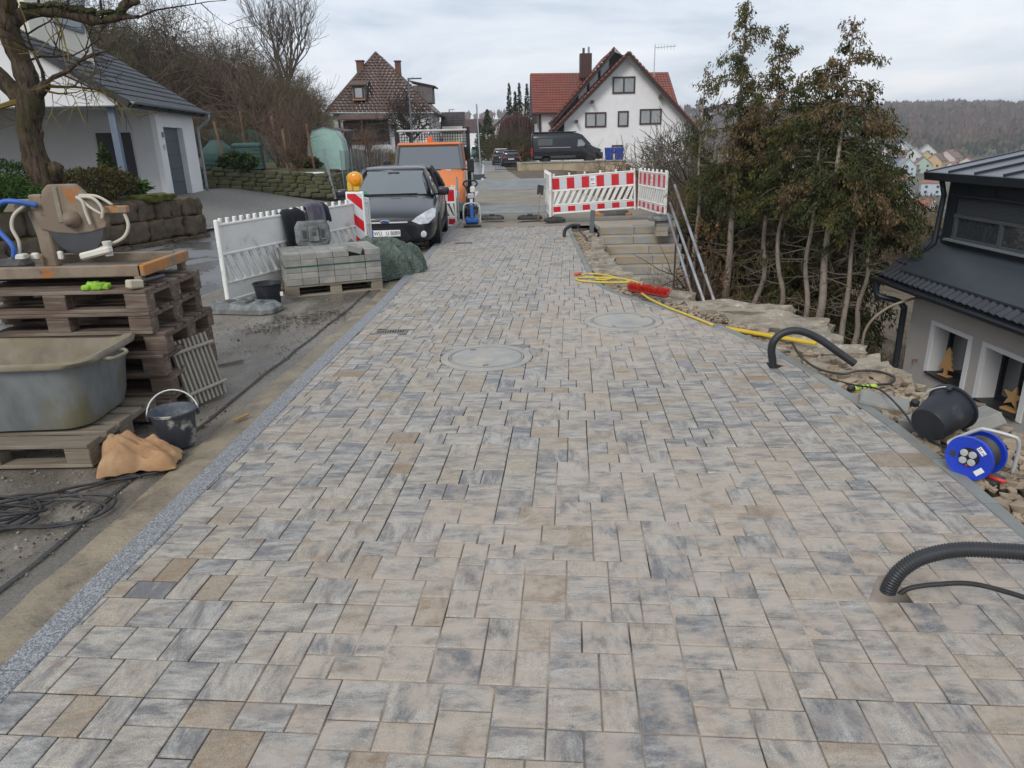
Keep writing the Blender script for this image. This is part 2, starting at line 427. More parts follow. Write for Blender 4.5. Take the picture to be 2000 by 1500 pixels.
def project(p):
    d = p - Vector((0, 0, 1.7)); P_ = R_(18.95)
    zc = d.y * math.cos(P_) - d.z * math.sin(P_)
    if zc < .1: return None
    return d.x / zc * 1371, (d.y * math.sin(P_) + d.z * math.cos(P_)) / zc * 1371, zc
def score(q):
    c0 = sum(q, Vector((0, 0))) / len(q); s_ = project(Vector((c0.x, c0.y, 0)))
    if not s_ or abs(s_[0]) > 1010 or abs(s_[1]) > 765: return 0
    return area(q) / s_[2]**3
plist.sort(key=score, reverse=True)
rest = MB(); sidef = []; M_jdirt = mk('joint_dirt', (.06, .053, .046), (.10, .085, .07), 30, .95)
for k_, q in enumerate(plist):
    c0 = sum(q, Vector((0, 0))) / len(q); n_ = len(q); z0 = zp(c0.y) + r.uniform(-.0009, .0009)
    t = (r.random(), r.random(), sandy(c0.x, c0.y), 1.0)
    t = (min(1, max(0, .5 + r.gauss(0, .20))), t[1], t[2], 1)
    i1 = inset(q, .0016); i2 = inset(q, .0052); tx, ty = r.gauss(0, .0035), r.gauss(0, .0035)
    vs_ = [(p.x, p.y, z0 - .03) for p in q] + [(p.x, p.y, z0 - .0048) for p in q] + [(p.x, p.y, z0 - .0013) for p in i1] + [(p.x, p.y, z0 + (p.x - c0.x) * tx + (p.y - c0.y) * ty) for p in i2]
    fs = [(m * n_ + s_, m * n_ + (s_ + 1) % n_, (m + 1) * n_ + (s_ + 1) % n_, (m + 1) * n_ + s_) for m in range(3) for s_ in range(n_)] + [tuple(range(3 * n_, 4 * n_))]
    if k_ < 300:
        m1 = MB(); m1.add([(x - c0.x, y - c0.y, z - z0) for x, y, z in vs_], fs, None, t)
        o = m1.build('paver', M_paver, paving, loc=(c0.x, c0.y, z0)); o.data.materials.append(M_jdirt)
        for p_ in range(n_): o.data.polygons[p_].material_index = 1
    else:
        sidef += range(len(rest.f), len(rest.f) + n_); rest.add(vs_, fs, None, t)
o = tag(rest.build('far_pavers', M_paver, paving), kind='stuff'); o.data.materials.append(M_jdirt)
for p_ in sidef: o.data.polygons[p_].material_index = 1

# ------------------------------------------------------------------ kerbs
b = NB('granite_kerb'); v = b.coord(rand=False)
vo = b.n('ShaderNodeTexVoronoi'); vo.inputs['Scale'].default_value = 210; b.l(b.pos(), vo.inputs['Vector'])
col = b.ramp(vo.outputs['Color'], (.15, (.10, .105, .112)), (.5, (.18, .187, .195)), (.85, (.36, .367, .375)))
b.bump(vo.outputs['Distance'], .3, .002); M_granite = b.set(Base_Color=col, Roughness=.6, Specular_IOR_Level=.4)
M_edging = mk('edging_concrete', (.21, .22, .21), (.17, .18, .175), 5, .8, .2, 90, .003, dirt=(.3, .27, .22), dthr=.66, orand=.08)
def offs_pt(fn, y, d):
    e_ = .05; t_ = Vector((fn(y + e_) - fn(y - e_), 2 * e_)).normalized(); return Vector((fn(y), y)) + Vector((-t_.y, t_.x)) * d
def kerb_line(name, fn, sgn, wdt, y0, y1, ln, mat, top, depth, sub=4):
    root = tag(MB().box((0, 0, 0), (.01, .01, .01)).build(name, mat), kind='structure'); root.data.clear_geometry()
    root['kind'] = 'structure'
    y = y0
    while y < y1 - .05:
        ye = min(y + ln, y1); m1 = MB(); rings = []
        c0 = offs_pt(fn, (y + ye) / 2, 0); zc = zp((y + ye) / 2)
        for s_ in range(sub + 1):
            yy = y + .0022 + (ye - y - .0044) * s_ / sub; a = offs_pt(fn, yy, 0); o_ = offs_pt(fn, yy, wdt * sgn); z = zp(yy) + top - zc
            dd = (o_ - a) / wdt; c_ = .006
            sec = [(a, -depth), (a, z - c_), (a + dd * c_, z), (o_ - dd * c_, z), (o_, z - c_), (o_, -depth)]
            ring = [(p.x - c0.x, p.y - c0.y, h) for p, h in sec]
            rings.append(ring if sgn > 0 else ring[::-1])
        m1.loft(rings); m1.build('kerb_stone', mat, root, loc=(c0.x, c0.y, zc)); y = ye
    return root
kerb_left = kerb_line('kerb_left', kl, 1, KLW, -2.0, 18.0, 1.0, M_granite, .003, .25)
kerb_right = kerb_line('kerb_right', kr, -1, KRW, -2.0, 16.0, .5, M_edging, .004, .2)
# ------------------------------------------------------------------ street, verge, terrain
b = NB('muddy_asphalt'); wp = b.pos(); at_ = b.n('ShaderNodeAttribute', attribute_name='tint'); sp_ = b.n('ShaderNodeSeparateColor'); b.l(at_.outputs['Color'], sp_.inputs[0])
asp = b.mix(b.noise(wp, 90, 4, .7), (.10, .105, .11), (.20, .202, .205))
asp = b.mix(b.ramp(b.noise(wp, .6, 5, .6), (.4, 0), (.65, .5)), asp, (.20, .20, .20))
mudc = b.mix(b.ramp(b.noise(b.pos((1.4, .8, 1)), 1.6, 8, .62), (.32, 0), (.68, 1)), (.175, .145, .11), (.31, .28, .235))
mudc = b.mix(b.ramp(b.noise(wp, 70, 5, .75), (.36, 0), (.66, .85)), mudc, (.065, .057, .05))
mf = b.math('MULTIPLY_ADD', b.noise(wp, 1.1, 6, .6), .9, -.45); mf = b.ramp(b.math('ADD', sp_.outputs[0], mf), (.3, 0), (.62, 1))
wet = b.ramp(b.noise(b.pos((1, .55, 1)), 1.25, 6, .6, .5), (.45, 0), (.54, 1))
col = b.mix(mf, asp, mudc); col = b.mix(b.math('MULTIPLY', wet, .5), col, (.07, .065, .058))
rg = b.math('MULTIPLY_ADD', wet, -.56, .70)
b.bump(b.math('ADD', b.noise(wp, 120, 4, .7), b.math('MULTIPLY', b.noise(wp, 9, 5), 2.0)), .45, .006)
M_road = b.set(Base_Color=col, Roughness=rg, Specular_IOR_Level=.5)
def grid_obj(name, xs_of_y, ys, zf, mat, kind='structure', nx=10, colf=None, parent=None):
    mb = MB()
    for y in ys:
        a, c_ = xs_of_y(y)
        for i in range(nx + 1):
            x = a + (c_ - a) * i / nx; mb.v.append((x, y, zf(x, y)))
            if colf: mb.c.append(colf(x, y))
    n_ = nx + 1
    for j in range(len(ys) - 1):
        for i in range(nx): mb.f.append((j * n_ + i, j * n_ + i + 1, (j + 1) * n_ + i + 1, (j + 1) * n_ + i))
    o = mb.build(name, mat, parent, smooth=True)
    if not parent: o['kind'] = kind
    return o
def frange(a, b_, s): return [a + (b_ - a) * i / max(1, round((b_ - a) / s)) for i in range(max(1, round((b_ - a) / s)) + 1)]
def street_r(y): return kl(y) - KLW + .02 if y < 18 else lerp([(18, -1.3), (40, -1.35), (70, -2.2), (120, -4.4), (260, -10.5)], y)
def street_l(y): return lerp([(-3, -9.5), (16, -8.6), (19, -8.6), (30, -7.4), (45, -7.2), (120, -10.5), (260, -16)], y)
def mudf(x, y):
    m_ = (1 - min(1, max(0, (y - 9.0) / 4))) * min(1, max(0, (x + 4.6) / 1.0)); return (m_, 0, 0, 1)
grid_obj('street', lambda y: (street_l(y), street_r(y)), frange(-3, 18, .35) + frange(18.5, 60, 2) + frange(65, 260, 10), lambda x, y: zr(y) + .008 * noise.noise(Vector((x * 1.3, y * 1.3, 0))), M_road, nx=22, colf=mudf)
# sand / mortar strip beside the kerb, with the saw cut in the asphalt next to it
M_strip = mk('mortar_strip', (.29, .24, .17), (.20, .165, .115), 3, .6, .9, 22, .02, dirt=(.12, .10, .075), dscale=4.5, dthr=.57, drough=.3)
grid_obj('mortar_strip', lambda y: (kl(y) - KLW - .19 - .035 * noise.noise(Vector((y * 2.2, 0, 0))) - .015 * noise.noise(Vector((y * 9, 3, 0))), kl(y) - KLW + .015), frange(-2, 17.8, .06),
         lambda x, y: zr(y) + .006 + .014 * min(1, max(0, 1 - abs(kl(y) - KLW - .09 - x) / .14)) + .006 * noise.noise(Vector((x * 14, y * 5, 1))), M_strip, nx=6)
M_crack = mk('tar_joint', (.03, .03, .032), (.05, .05, .05), 20, .7)
grid_obj('tar_joint', lambda y: ((lambda c_: (c_ - .012 - .008 * noise.noise(Vector((y * 7, 9, 0))), c_ + .010))(kl(y) - KLW - .34 - .03 * noise.noise(Vector((y * 1.6, 4, 0))))), frange(-2, 14, .07),
         lambda x, y: zr(y) + .011 + .008 * noise.noise(Vector((x * 1.3, y * 1.3, 0))), M_crack, nx=1)

# cobbled drive on the left
M_cob = mk('cobbles', (.30, .285, .26), (.23, .22, .2), 3, .8)
b = NB('cobble_drive'); wp = b.pos((1, 1, 1), .5); br_ = b.n('ShaderNodeTexBrick'); br_.inputs['Scale'].default_value = 6.0; br_.inputs['Mortar Size'].default_value = .045
br_.inputs['Color1'].default_value = (.29, .275, .25, 1); br_.inputs['Color2'].default_value = (.20, .19, .175, 1); br_.inputs['Mortar'].default_value = (.08, .075, .065, 1); b.l(wp, br_.inputs['Vector'])
b.bump(br_.outputs['Fac'], .6, -.02); M_drive = b.set(Base_Color=b.mix(b.ramp(b.noise(wp, .8, 5), (.4, 0), (.7, .4)), br_.outputs['Color'], (.16, .16, .13)), Roughness=.7)
def zdrive(x, y): return zr(y) + .012 + max(0, min(1, (-7.2 - x) / 3.2)) * .72
grid_obj('drive', lambda y: (-13.5, street_l(y) + .9), frange(17.2, 30.5, .7), zdrive, M_drive, nx=14)
# ground of the left garden bed, the garden behind and the wooded hillside
M_soil = mk('leaf_soil', (.085, .065, .045), (.05, .042, .03), 3, .95, .6, 12, .03, dirt=(.06, .085, .025), dscale=1.3, dthr=.58)
def zbed(x, y): return .72 + .25 * min(1, max(0, (-8.6 - x) / 3)) + .06 * noise.noise(Vector((x, y, 0)))
grid_obj('garden_bed', lambda y: (-22, lerp([(6, -8.35), (14, -8.15), (17.0, -7.7), (17.9, -9.5), (19.2, -10.5)], y)), frange(5, 19.2, .4), lambda x, y: zbed(x, y) if x > -12 else zbed(-12, y) + (-12 - x) * .05, M_soil, nx=24)
M_lawn = mk('rough_grass', (.075, .10, .03), (.10, .085, .045), 1.2, .95, .8, 25, .03, dirt=(.11, .08, .05), dscale=.9, dthr=.55)
def zgard(x, y): return .75 + .05 * max(0, -7 - x) + max(0, -15 - x) * .10 + max(0, -22 - x) * .10 + .04 * max(0, y - 30) * max(0, min(1, (-9 - x) / 6)) * .5 + .12 * noise.noise(Vector((x * .4, y * .4, 0)))
grid_obj('garden_ground', lambda y: (-95, lerp([(27.0, -11.2), (29.6, -7.3), (40, -7.2), (120, -10.8), (200, -15)], y)), frange(27.3, 60, 1.2) + frange(64, 150, 6), zgard, M_lawn, nx=40)
grid_obj('hillside', lambda y: (-95, -13.2), frange(5, 27.4, 1.5), lambda x, y: zgard(x, 27.3) - .05 if x < -14 else .7, M_lawn, nx=30)

# slope on the right, falling to the valley
M_slope = mk('leaf_litter_slope', (.12, .085, .058), (.06, .052, .03), 1.4, .95, .8, 14, .05, dirt=(.19, .15, .105), dscale=2.4, dthr=.56)
ER = [(-3, 2.5), (3, 2.6), (5, 2.5), (7, 2.25), (8.4, 1.62), (9, 1.5), (12, 1.5), (15, 1.62), (16.2, 4.3), (19, 4.6), (40, 2.6), (56, 4.0), (58, 10), (75, 12), (90, 1)]
def zslope(x, y):
    d_ = x - lerp(ER, y)
    if 1.93 < x < 3.9 and 12.4 < y < 16.35: return -1.8 + .05 * noise.noise(Vector((x * 2, y * 2, 1)))
    if 2.5 < y < 16 and 0 < d_ < 2: d_ = min(d_ * 2.6, d_ + 1.2)
    z = lerp([(0, -.07), (.35, -.25), (1.6, -1.9), (2.4, -2.4), (5, -2.9), (14, -4.2), (30, -8), (60, -16), (120, -27), (260, -36)], d_)
    base_ = zp(y) if y < 17 else zr(y) + .12
    return z + base_ + (.09 * noise.noise(Vector((x * 1.1, y * 1.1, 3))) if d_ > .2 else .012 * noise.noise(Vector((x * 6, y * 6, 3))))
grid_obj('slope', lambda y: (kr(y) + .05 if y < 16 else max(street_r(y), lerp([(16, 1.3), (18, -1.0), (60, -1.5)], y)), 16), frange(-3, 20, .3) + frange(21, 95, 2), zslope, M_slope, nx=46)
grid_obj('slope_far', lambda y: (15.6, 270), frange(-30, 20, 5) + frange(25, 420, 12), lambda x, y: zslope(x, min(y, 95)) - .35, M_slope, nx=40)
# gravel patch behind the boards
M_gravel = mk('gravel', (.26, .235, .20), (.17, .15, .125), 30, .95, .8, 70, .02, dirt=(.30, .26, .2), dscale=1.2, dthr=.55)
grid_obj('gravel_ground', lambda y: (street_r(y) - .05, lerp([(16, 4.1), (19, 4.4), (30, 2.9), (38, 1.0), (55, .2)], y)), frange(16.1, 55, .9), lambda x, y: lerp([(16, -.10), (18.5, -.2), (25, -.27), (55, -.33)], y) + .03 * noise.noise(Vector((x * 2, y * 2, 5))), M_gravel, nx=14)
M_kerbw = mk('pale_kerb', (.52, .51, .49), (.42, .41, .4), 4, .8)
far_kerb = tag(MB().box((0, 0, 0), (.01,) * 3).build('street_kerb', M_kerbw), kind='structure'); far_kerb.data.clear_geometry()
kstone = MB().cbox((0, 0, 0), (.16, .99, .3), .015).mesh('kerb_stone', M_kerbw)
for i in range(60):
    y = 18.8 + i; x = street_r(y + .5)
    o = bpy.data.objects.new('kerb_stone', kstone); COL.objects.link(o); o.parent = far_kerb
    o.location = (x, y, zr(y) - .03); o.rotation_euler.z = -math.atan2(street_r(y + 1) - street_r(y), 1)
# pavement on the far right of the street
M_pave2 = mk('far_pavement', (.25, .25, .25), (.2, .2, .2), 2, .85)
grid_obj('far_pavement', lambda y: (street_r(y) + .06, street_r(y) + 1.9), frange(55, 260, 8), lambda x, y: zr(y) + .1, M_pave2, nx=2)
grid_obj('far_verge', lambda y: (street_r(y) + 1.85, street_r(y) + 40), frange(75, 260, 12), lambda x, y: zr(y) + .08 - max(0, (x - street_r(y) - 14)) * .25, M_lawn, nx=8)

# ------------------------------------------------------------------ valley and hill on the far side
M_valley = mk('valley_meadow', (.13, .125, .075), (.09, .08, .055), .02, .95, dirt=(.075, .08, .05), dscale=.035)
def ztown(x, y):
    d_ = math.hypot(x, y); a = math.atan2(x, y)
    rid = lerp([(-.3, 26), (.2, 28), (.55, 21), (.62, 17), (.9, 15), (1.3, 20)], a)
    z = lerp([(230, -40), (380, -36), (480, -24), (560, -15), (640, -8), (900, rid), (1100, rid + 6), (1500, rid - 10)], d_)
    return z + 4 * noise.noise(Vector((x * .006, y * .006, 0))) * min(1, max(0, (d_ - 480) / 200))
mb = MB(); AZ = [math.radians(a) for a in range(-14, 80, 2)]; DS = [225, 300, 380, 430, 480, 520, 560, 600, 640, 700, 760, 830, 900, 1000, 1100, 1500]
for d_ in DS:
    for a in AZ: mb.v.append((d_ * math.sin(a), d_ * math.cos(a), ztown(d_ * math.sin(a), d_ * math.cos(a))))
n_ = len(AZ)
for j in range(len(DS) - 1):
    for i in range(n_ - 1): mb.f.append((j * n_ + i, j * n_ + i + 1, (j + 1) * n_ + i + 1, (j + 1) * n_ + i))
tag(mb.build('far_hill', M_valley, smooth=True), kind='structure')
M_far = tinted('far_wood_bark', .95, .25, .05)
r = random.Random(5); mb = MB()
for i in range(7500):
    a = R_(r.uniform(16, 46) if r.random() < .93 else r.uniform(-12, 16)); d_ = 625 + 380 * r.random()**1.1; x, y = d_ * math.sin(a), d_ * math.cos(a); z = ztown(x, y)
    h = r.uniform(8, 14); wv = r.uniform(3.5, 6.5)
    if r.random() < .05: c_ = (.025, .045, .03, 1)
    else:
        q = r.random(); c_ = (.095 + .04 * q, .07 + .026 * q, .06 + .02 * q, 1)
    if noise.noise(Vector((x * .012, y * .012, 7))) > .32 and d_ < 760: c_ = (.045, .055, .038, 1)
    for k_ in range(6):
        th = r.uniform(0, 6.28); px, py = x + r.uniform(-.4, .4) * wv, y + r.uniform(-.4, .4) * wv; t0 = z + h * r.uniform(.0, .45); t1 = z + h * r.uniform(.65, 1.05); s_ = wv * r.uniform(.25, .5)
        dx_, dy_ = math.cos(th) * s_, math.sin(th) * s_; f_ = r.uniform(.7, 1.3); cc = (c_[0] * f_, c_[1] * f_, c_[2] * f_, 1)
        mb.add([(px - dx_ * .3, py - dy_ * .3, t0), (px + dx_ * .3, py + dy_ * .3, t0), (px + dx_, py + dy_, (t0 + t1) / 2), (px + dx_ * .2, py + dy_ * .2, t1), (px - dx_, py - dy_, (t0 + t1) * .52)], [(0, 1, 2, 3, 4)], None, cc)
tag(mb.build('hill_forest', M_far), 'bare brown beech forest covering the hill across the valley', 'forest', kind='stuff')

# ------------------------------------------------------------------ manholes, grates
M_mhc = mk('manhole_concrete', (.33, .325, .305), (.26, .26, .25), 4, .75, .3, 90, .003, dirt=(.4, .36, .3), dscale=5, dthr=.58)
M_iron = mk('cast_iron', (.16, .16, .155), (.11, .11, .11), 8, .6, .2, 60, .003, metal=.3, dirt=(.3, .27, .22), dthr=.55)
for (c0, rad), lab in zip(MANH, ('round concrete manhole cover in the middle of the paving', 'round concrete manhole cover beside the yellow hose')):
    t = thing('manhole_cover', lab, 'manhole', (c0[0], c0[1], zp(c0[1])), 20 if c0[0] < 0 else 140, 'manhole covers in the paving')
    MB().lathe([(rad, -.05), (rad, .001), (rad - .006, .004), (rad - .062, .003), (rad - .066, -.001), (rad - .066, -.05)], 64).build('frame', M_mhc, t, smooth=True, angle=30)
    q = rad - .071
    lid = MB().lathe([(q, -.05), (q, .001), (q - .004, .0035), (q - .012, .004), (.001, .005)], 64, cap=True).build('lid', M_mhc, t, smooth=True, angle=30)
    MB().lathe([(q, .0005), (q - .010, .0048), (q - .016, .0058), (q - .022, .0048)], 64).build('rim', M_iron, lid)
    for a in (100, 250): MB().cbox((q * .78 * math.cos(R_(a)), q * .78 * math.sin(R_(a)), .004), (.05, .022, .004), .002, M=None).build('lifting_slot', M_dark, lid)
for (c0, hs), lab in zip(GRATES, ('small dark iron drain grate in the paving near the left kerb', 'small dark drain grate far along the paving before the car')):
    t = thing('drain_grate', lab, 'drain', (c0[0], c0[1], zp(c0[1])), 0, 'drain grates')
    m1 = MB()
    for sx in (-1, 1): m1.box((sx * (hs[0] - .008), 0, -.02), (.016, 2 * hs[1], .046))
    for sy in (-1, 1): m1.box((0, sy * (hs[1] - .008), -.02), (2 * hs[0] - .032, .016, .046))
    m1.build('frame', M_iron, t); MB().box((0, 0, -.035), (2 * hs[0] - .03, 2 * hs[1] - .03, .01)).build('sump', M_rubber, t)
    bar = MB().box((0, 0, -.006), (.012, 2 * hs[1] - .034, .014)).mesh('bar', M_iron)
    for i in range(11):
        o = bpy.data.objects.new('bar', bar); COL.objects.link(o); o.parent = t; o.location.x = -hs[0] + .03 + i * (2 * hs[0] - .06) / 10

# ------------------------------------------------------------------ limestone blocks, rubble, stairs on the right
b = NB('limestone'); v = b.coord(); 
col = b.mix(b.ramp(b.noise(v, 3, 7, .62), (.3, 0), (.7, 1)), (.40, .35, .275), (.26, .22, .165))
col = b.mix(b.ramp(b.noise(b.coord(stretch=(1, 1, 5)), 2.2, 8, .7), (.50, 0), (.64, .9)), col, (.13, .098, .066))
col = b.mix(b.ramp(b.noise(v, 9, 8, .75), (.52, 0), (.66, .8)), col, (.56, .515, .44))
col = b.mix(b.ramp(b.noise(v, 2.2, 6, .6), (.5, 0), (.68, .75)), col, (.17, .16, .14))
b.bump(b.math('ADD', b.noise(v, 7, 8, .68), b.math('MULTIPLY', b.noise(b.coord(stretch=(1, 1, 4)), 12, 6, .7), .7)), .9, .05); M_lime = b.set(Base_Color=col, Roughness=.9, Specular_IOR_Level=.2)
r = random.Random(11)
wall = thing('boulder_wall', 'row of pale limestone boulders edging the slope beside the paving', 'stone wall', (2, 8, -.3))
for (x, y, z, sx, sy, sz, a) in [(1.46, 14.1, -.3, .42, .5, .42, 10), (1.52, 13.3, -.26, .5, .85, .42, 5), (1.45, 12.45, -.3, .45, .85, .5, -8), (1.42, 11.6, -.26, .45, .9, .46, 6), (1.40, 10.75, -.28, .46, .8, .5, -5),
        (1.42, 9.95, -.26, .5, .85, .5, 5), (1.48, 9.1, -.3, .55, .85, .52, -8), (1.80, 8.25, -.3, .7, .7, .48, -30), (2.2, 8.45, -.75, .7, .7, .5, -15), (2.42, 7.45, -.27, 1.05, .62, .46, -25), (3.05, 7.5, -.62, .9, .8, .6, -30),
        (2.62, 6.72, -.28, .95, .62, .48, -22), (3.2, 6.95, -.85, .8, .8, .6, -10), (2.60, 6.0, -.27, .85, .62, .46, -12), (3.1, 5.9, -1.0, .8, .8, .7, 0), (2.66, 5.3, -.28, .80, .72, .44, -4), (2.66, 4.58, -.29, .62, .68, .42, 6), (2.78, 3.9, -.32, .62, .6, .44, 10), (2.98, 3.2, -.34, .6, .65, .46, 0), (3.1, 2.4, -.36, .7, .8, .46, 0), (1.62, 15.0, -.42, .45, .7, .7, 0), (1.72, 14.2, -.55, .4, .8, .8, 0)]:
    m1 = MB(); rock(m1, (0, 0, 0), (sx * 1.05, sy * 1.05, sz * 1.08), r, .13, None, 12, .90, .15); o = m1.build('stone', M_lime, wall, loc=(x - 2, y - 8, z + .3 + zp(y)), rz=a, smooth=True); o.data.set_sharp_from_angle(angle=R_(24))
rub = MB()
for i in range(2000):
    y = r.choice([r.uniform(2.0, 5.2), r.uniform(1.0, 5.0), r.uniform(5, 8.6), r.uniform(8.6, 15)]); e0 = kr(y) + KRW; wd = .62 if y < 5.2 else .34
    if y > 8.6: wd = .22
    x = e0 + .02 + r.random() * wd; s_ = r.uniform(.02, .075) if y < 5.5 else r.uniform(.02, .05)
    if r.random() < .10: s_ *= 1.7
    rock_r = r
    d3 = (s_ * r.uniform(.8, 1.5), s_ * r.uniform(.7, 1.1), s_ * r.uniform(.45, .8)); M = TM((x, y, zp(y) - .05 + d3[2] * .35), r.uniform(0, 360), r.uniform(-25, 25))
    # 14-vertex angular pebble
    pv = [(sx * d3[0] * .5 * r.uniform(.35, 1.15), sy * d3[1] * .5 * r.uniform(.35, 1.15), sz * d3[2] * .5 * r.uniform(.5, 1.2)) for sz in (-1, 1) for sy in (-1, 1) for sx in (-1, 1)]
    rub.add(pv, [(0, 2, 3, 1), (4, 5, 7, 6), (0, 1, 5, 4), (2, 6, 7, 3), (0, 4, 6, 2), (1, 3, 7, 5)], M)
M_rub = mk('rubble_stone', (.37, .30, .22), (.19, .145, .10), 6, .95, .5, 40, .01)
o = rub.build('rubble', M_rub); tag(o, 'tan stone rubble lying along the right kerb', 'rubble', kind='stuff')
o.modifiers.new('b', 'BEVEL').width = .006
for (x, y, z, d3, rz_, rx_, ry_, lab) in [(2.47, 4.36, -.005, (.30, .17, .075), -25, 14, 8, 'broken grey concrete slab lying nearest the plug with green tape'), (2.62, 4.05, .01, (.34, .22, .085), 20, -12, -10, 'broken curved grey concrete piece under the black cable'), (2.86, 3.98, .02, (.30, .20, .09), 70, -30, 12, 'grey concrete piece propped against the tipped bucket')]:
    m1 = MB(); m1.cbox((0, 0, 0), d3, .012); o = m1.build('concrete_slab', M_concrete, M=TM((x, y, z), rz_, rx_, ry_), bevel=.004); tag(o, lab, 'slab', 'broken concrete slabs')
m1 = MB(); rock(m1, (0, 0, 0), (.16, .12, .12), r, .1); tag(m1.build('white_stone', mk('white_limestone', (.55, .53, .48), (.45, .43, .38), 8, .9, .4, 30), M=TM((2.93, 3.22, .0))), 'small white limestone block beside the blue cable reel', 'stone')
tag(MB().cbox((0, 0, 0), (.22, .05, .05), .004).build('wood_offcut', M_wood, M=TM((2.98, 4.3, -.0), -35, 5)), 'short brown wood offcut on the boulders behind the concrete slabs', 'wood')

M_step = mk('step_stone', (.34, .335, .31), (.20, .21, .218), 1.6, .8, .3, 40, .005, stretch=(1, 1, 2.2), dirt=(.33, .26, .17), dscale=2.3, dthr=.52, orand=.16)
stairs = thing('stone_stairs', 'flight of grey stone block steps going down beside the paving', 'stairs', (2.9, 15.4, 0))
for i in range(8):
    y = 15.35 - i * .30 - 15.4; z = -.06 - i * .165; x1 = 3.62 - .005 * i - 2.9; x0 = -.92; cut = r.uniform(.35, .65) * (x1 - x0) + x0; h = .165 - .004
    for (a, c_) in ((x0, cut - .003), (cut + .003, x1)):
        MB().cbox(((a + c_) / 2, y + .22 + r.uniform(-.006, .006), z - h / 2), (c_ - a, .44, h), .008).build('step_block', M_step, stairs)
MB().cbox((.0, .75, -.10), (1.9, .9, .09), .01).build('landing_slab', M_step, stairs)
# ================================================================== left foreground: pallets, saw, tub
r = random.Random(31)
def pallet_meshes(mat, tagn):
    top = [MB().cbox((0, 0, 0), (1.2, w_, .022), .003).mesh('board_' + tagn, mat) for w_ in (.145, .1)]
    low = MB().cbox((0, 0, 0), (1.2, .1, .022), .003).mesh('runner_' + tagn, mat)
    crs = MB().cbox((0, 0, 0), (.145, .8, .022), .003).mesh('stringer_' + tagn, mat)
    blk = MB().cbox((0, 0, 0), (.145, .1, .078), .004).mesh('block_' + tagn, mat); blk2 = MB().cbox((0, 0, 0), (.145, .145, .078), .004).mesh('block_' + tagn, mat)
    return top, low, crs, blk, blk2
PM = {'dark': pallet_meshes(M_wood, 'dark'), 'light': pallet_meshes(M_woodlight, 'light')}
def pallet(kind, label, loc, rz=0, group='wooden pallets', gap=1.0):
    top, low, crs, blk, blk2 = PM[kind]; t = thing('pallet', label, 'pallet', loc, rz, group)
    def put(n_, me, p):
        o = bpy.data.objects.new(n_, me); COL.objects.link(o); o.parent = t; o.location = p; o.rotation_euler = (0, 0, R_(r.uniform(-.5, .5))); return o
    for y, k_ in ((-.3275, 0), (-.16, 1), (0, 0), (.16, 1), (.3275, 0)): put('top_board', top[k_], (0, y + r.uniform(-.006, .006), .133))
    for x in (-.5275, 0, .5275):
        put('stringer', crs, (x, 0, .111))
        for y in (-.35, 0, .35): put('block', blk if y else blk2, (x, y, .061))
    for y in (-.35, 0, .35): put('bottom_board', low, (0, y, .011))
    return t
desc = ['lowest pallet of the tall stack, half hidden behind the grey tub', 'second pallet from the ground in the tall stack under the saw', 'third pallet from the ground in the tall stack under the saw', 'fourth pallet from the ground in the tall stack under the saw', 'second pallet from the top of the stack under the saw', 'topmost wooden pallet of the stack, carrying the stone saw']
for i in range(6):
    pallet('dark', desc[i], (-2.92 + (0.03, .035, .03, .05, -.01, 0)[i], 4.86 + r.uniform(-.015, .015), i * .1445), r.uniform(-1.2, 1.2), 'pallets stacked under the saw')
pallet('light', 'weathered grey pallet on the ground carrying the grey mortar tub', (-3.0, 4.07, 0.0), -1.0)

# mortar tub
M_tub = mk('tub_plastic', (.20, .215, .215), (.115, .125, .125), 7, .6, .3, 30, .004, stretch=(1, 1, .5), dirt=(.155, .14, .085), dscale=2.6, dthr=.53, dsoft=.05)
M_mortar = mk('dried_mortar', (.27, .24, .19), (.155, .13, .095), 7, .9, .5, 30, .008, dirt=(.2, .175, .11), dthr=.55)
def rrect(hx, hy, rad, z, n=6):
    o_ = []
    for (sx, sy, a0) in ((1, 1, 0), (-1, 1, 90), (-1, -1, 180), (1, -1, 270)):
        for k_ in range(n + 1):
            a = R_(a0 + 90 * k_ / n); o_.append((sx * (hx - rad) + rad * math.cos(a), sy * (hy - rad) + rad * math.sin(a), z))
    return o_
t = thing('mortar_tub', 'large grey plastic mortar tub standing on the pallet', 'tub', (-3.02, 4.13, .146), 2)
MB().loft([rrect(.44, .25, .12, .0), rrect(.49, .295, .14, .02), rrect(.515, .31, .15, .10), rrect(.555, .335, .17, .38), rrect(.565, .342, .17, .42)], cap=False).build('shell', M_tub, t, smooth=True, angle=50)
MB().loft([rrect(.565, .342, .17, .405), rrect(.605, .382, .19, .41), rrect(.612, .389, .19, .432), rrect(.60, .377, .185, .448), rrect(.568, .345, .17, .44), rrect(.55, .325, .16, .40), rrect(.52, .30, .16, .25), rrect(.49, .28, .15, .14)], cap=False).build('rim', M_mortar, t, smooth=True, angle=60)
MB().loft([rrect(.49, .28, .15, .14), rrect(.02, .01, .004, .145)]).build('mortar_residue', M_mortar, t)
hd = MB().tube(spline([(.60, -.16, .40), (.635, -.16, .405), (.66, -.13, .40), (.66, .0, .395), (.635, .03, .405), (.60, .03, .40)], 6), .011, 8).build('handle', M_mortar, t, smooth=True)

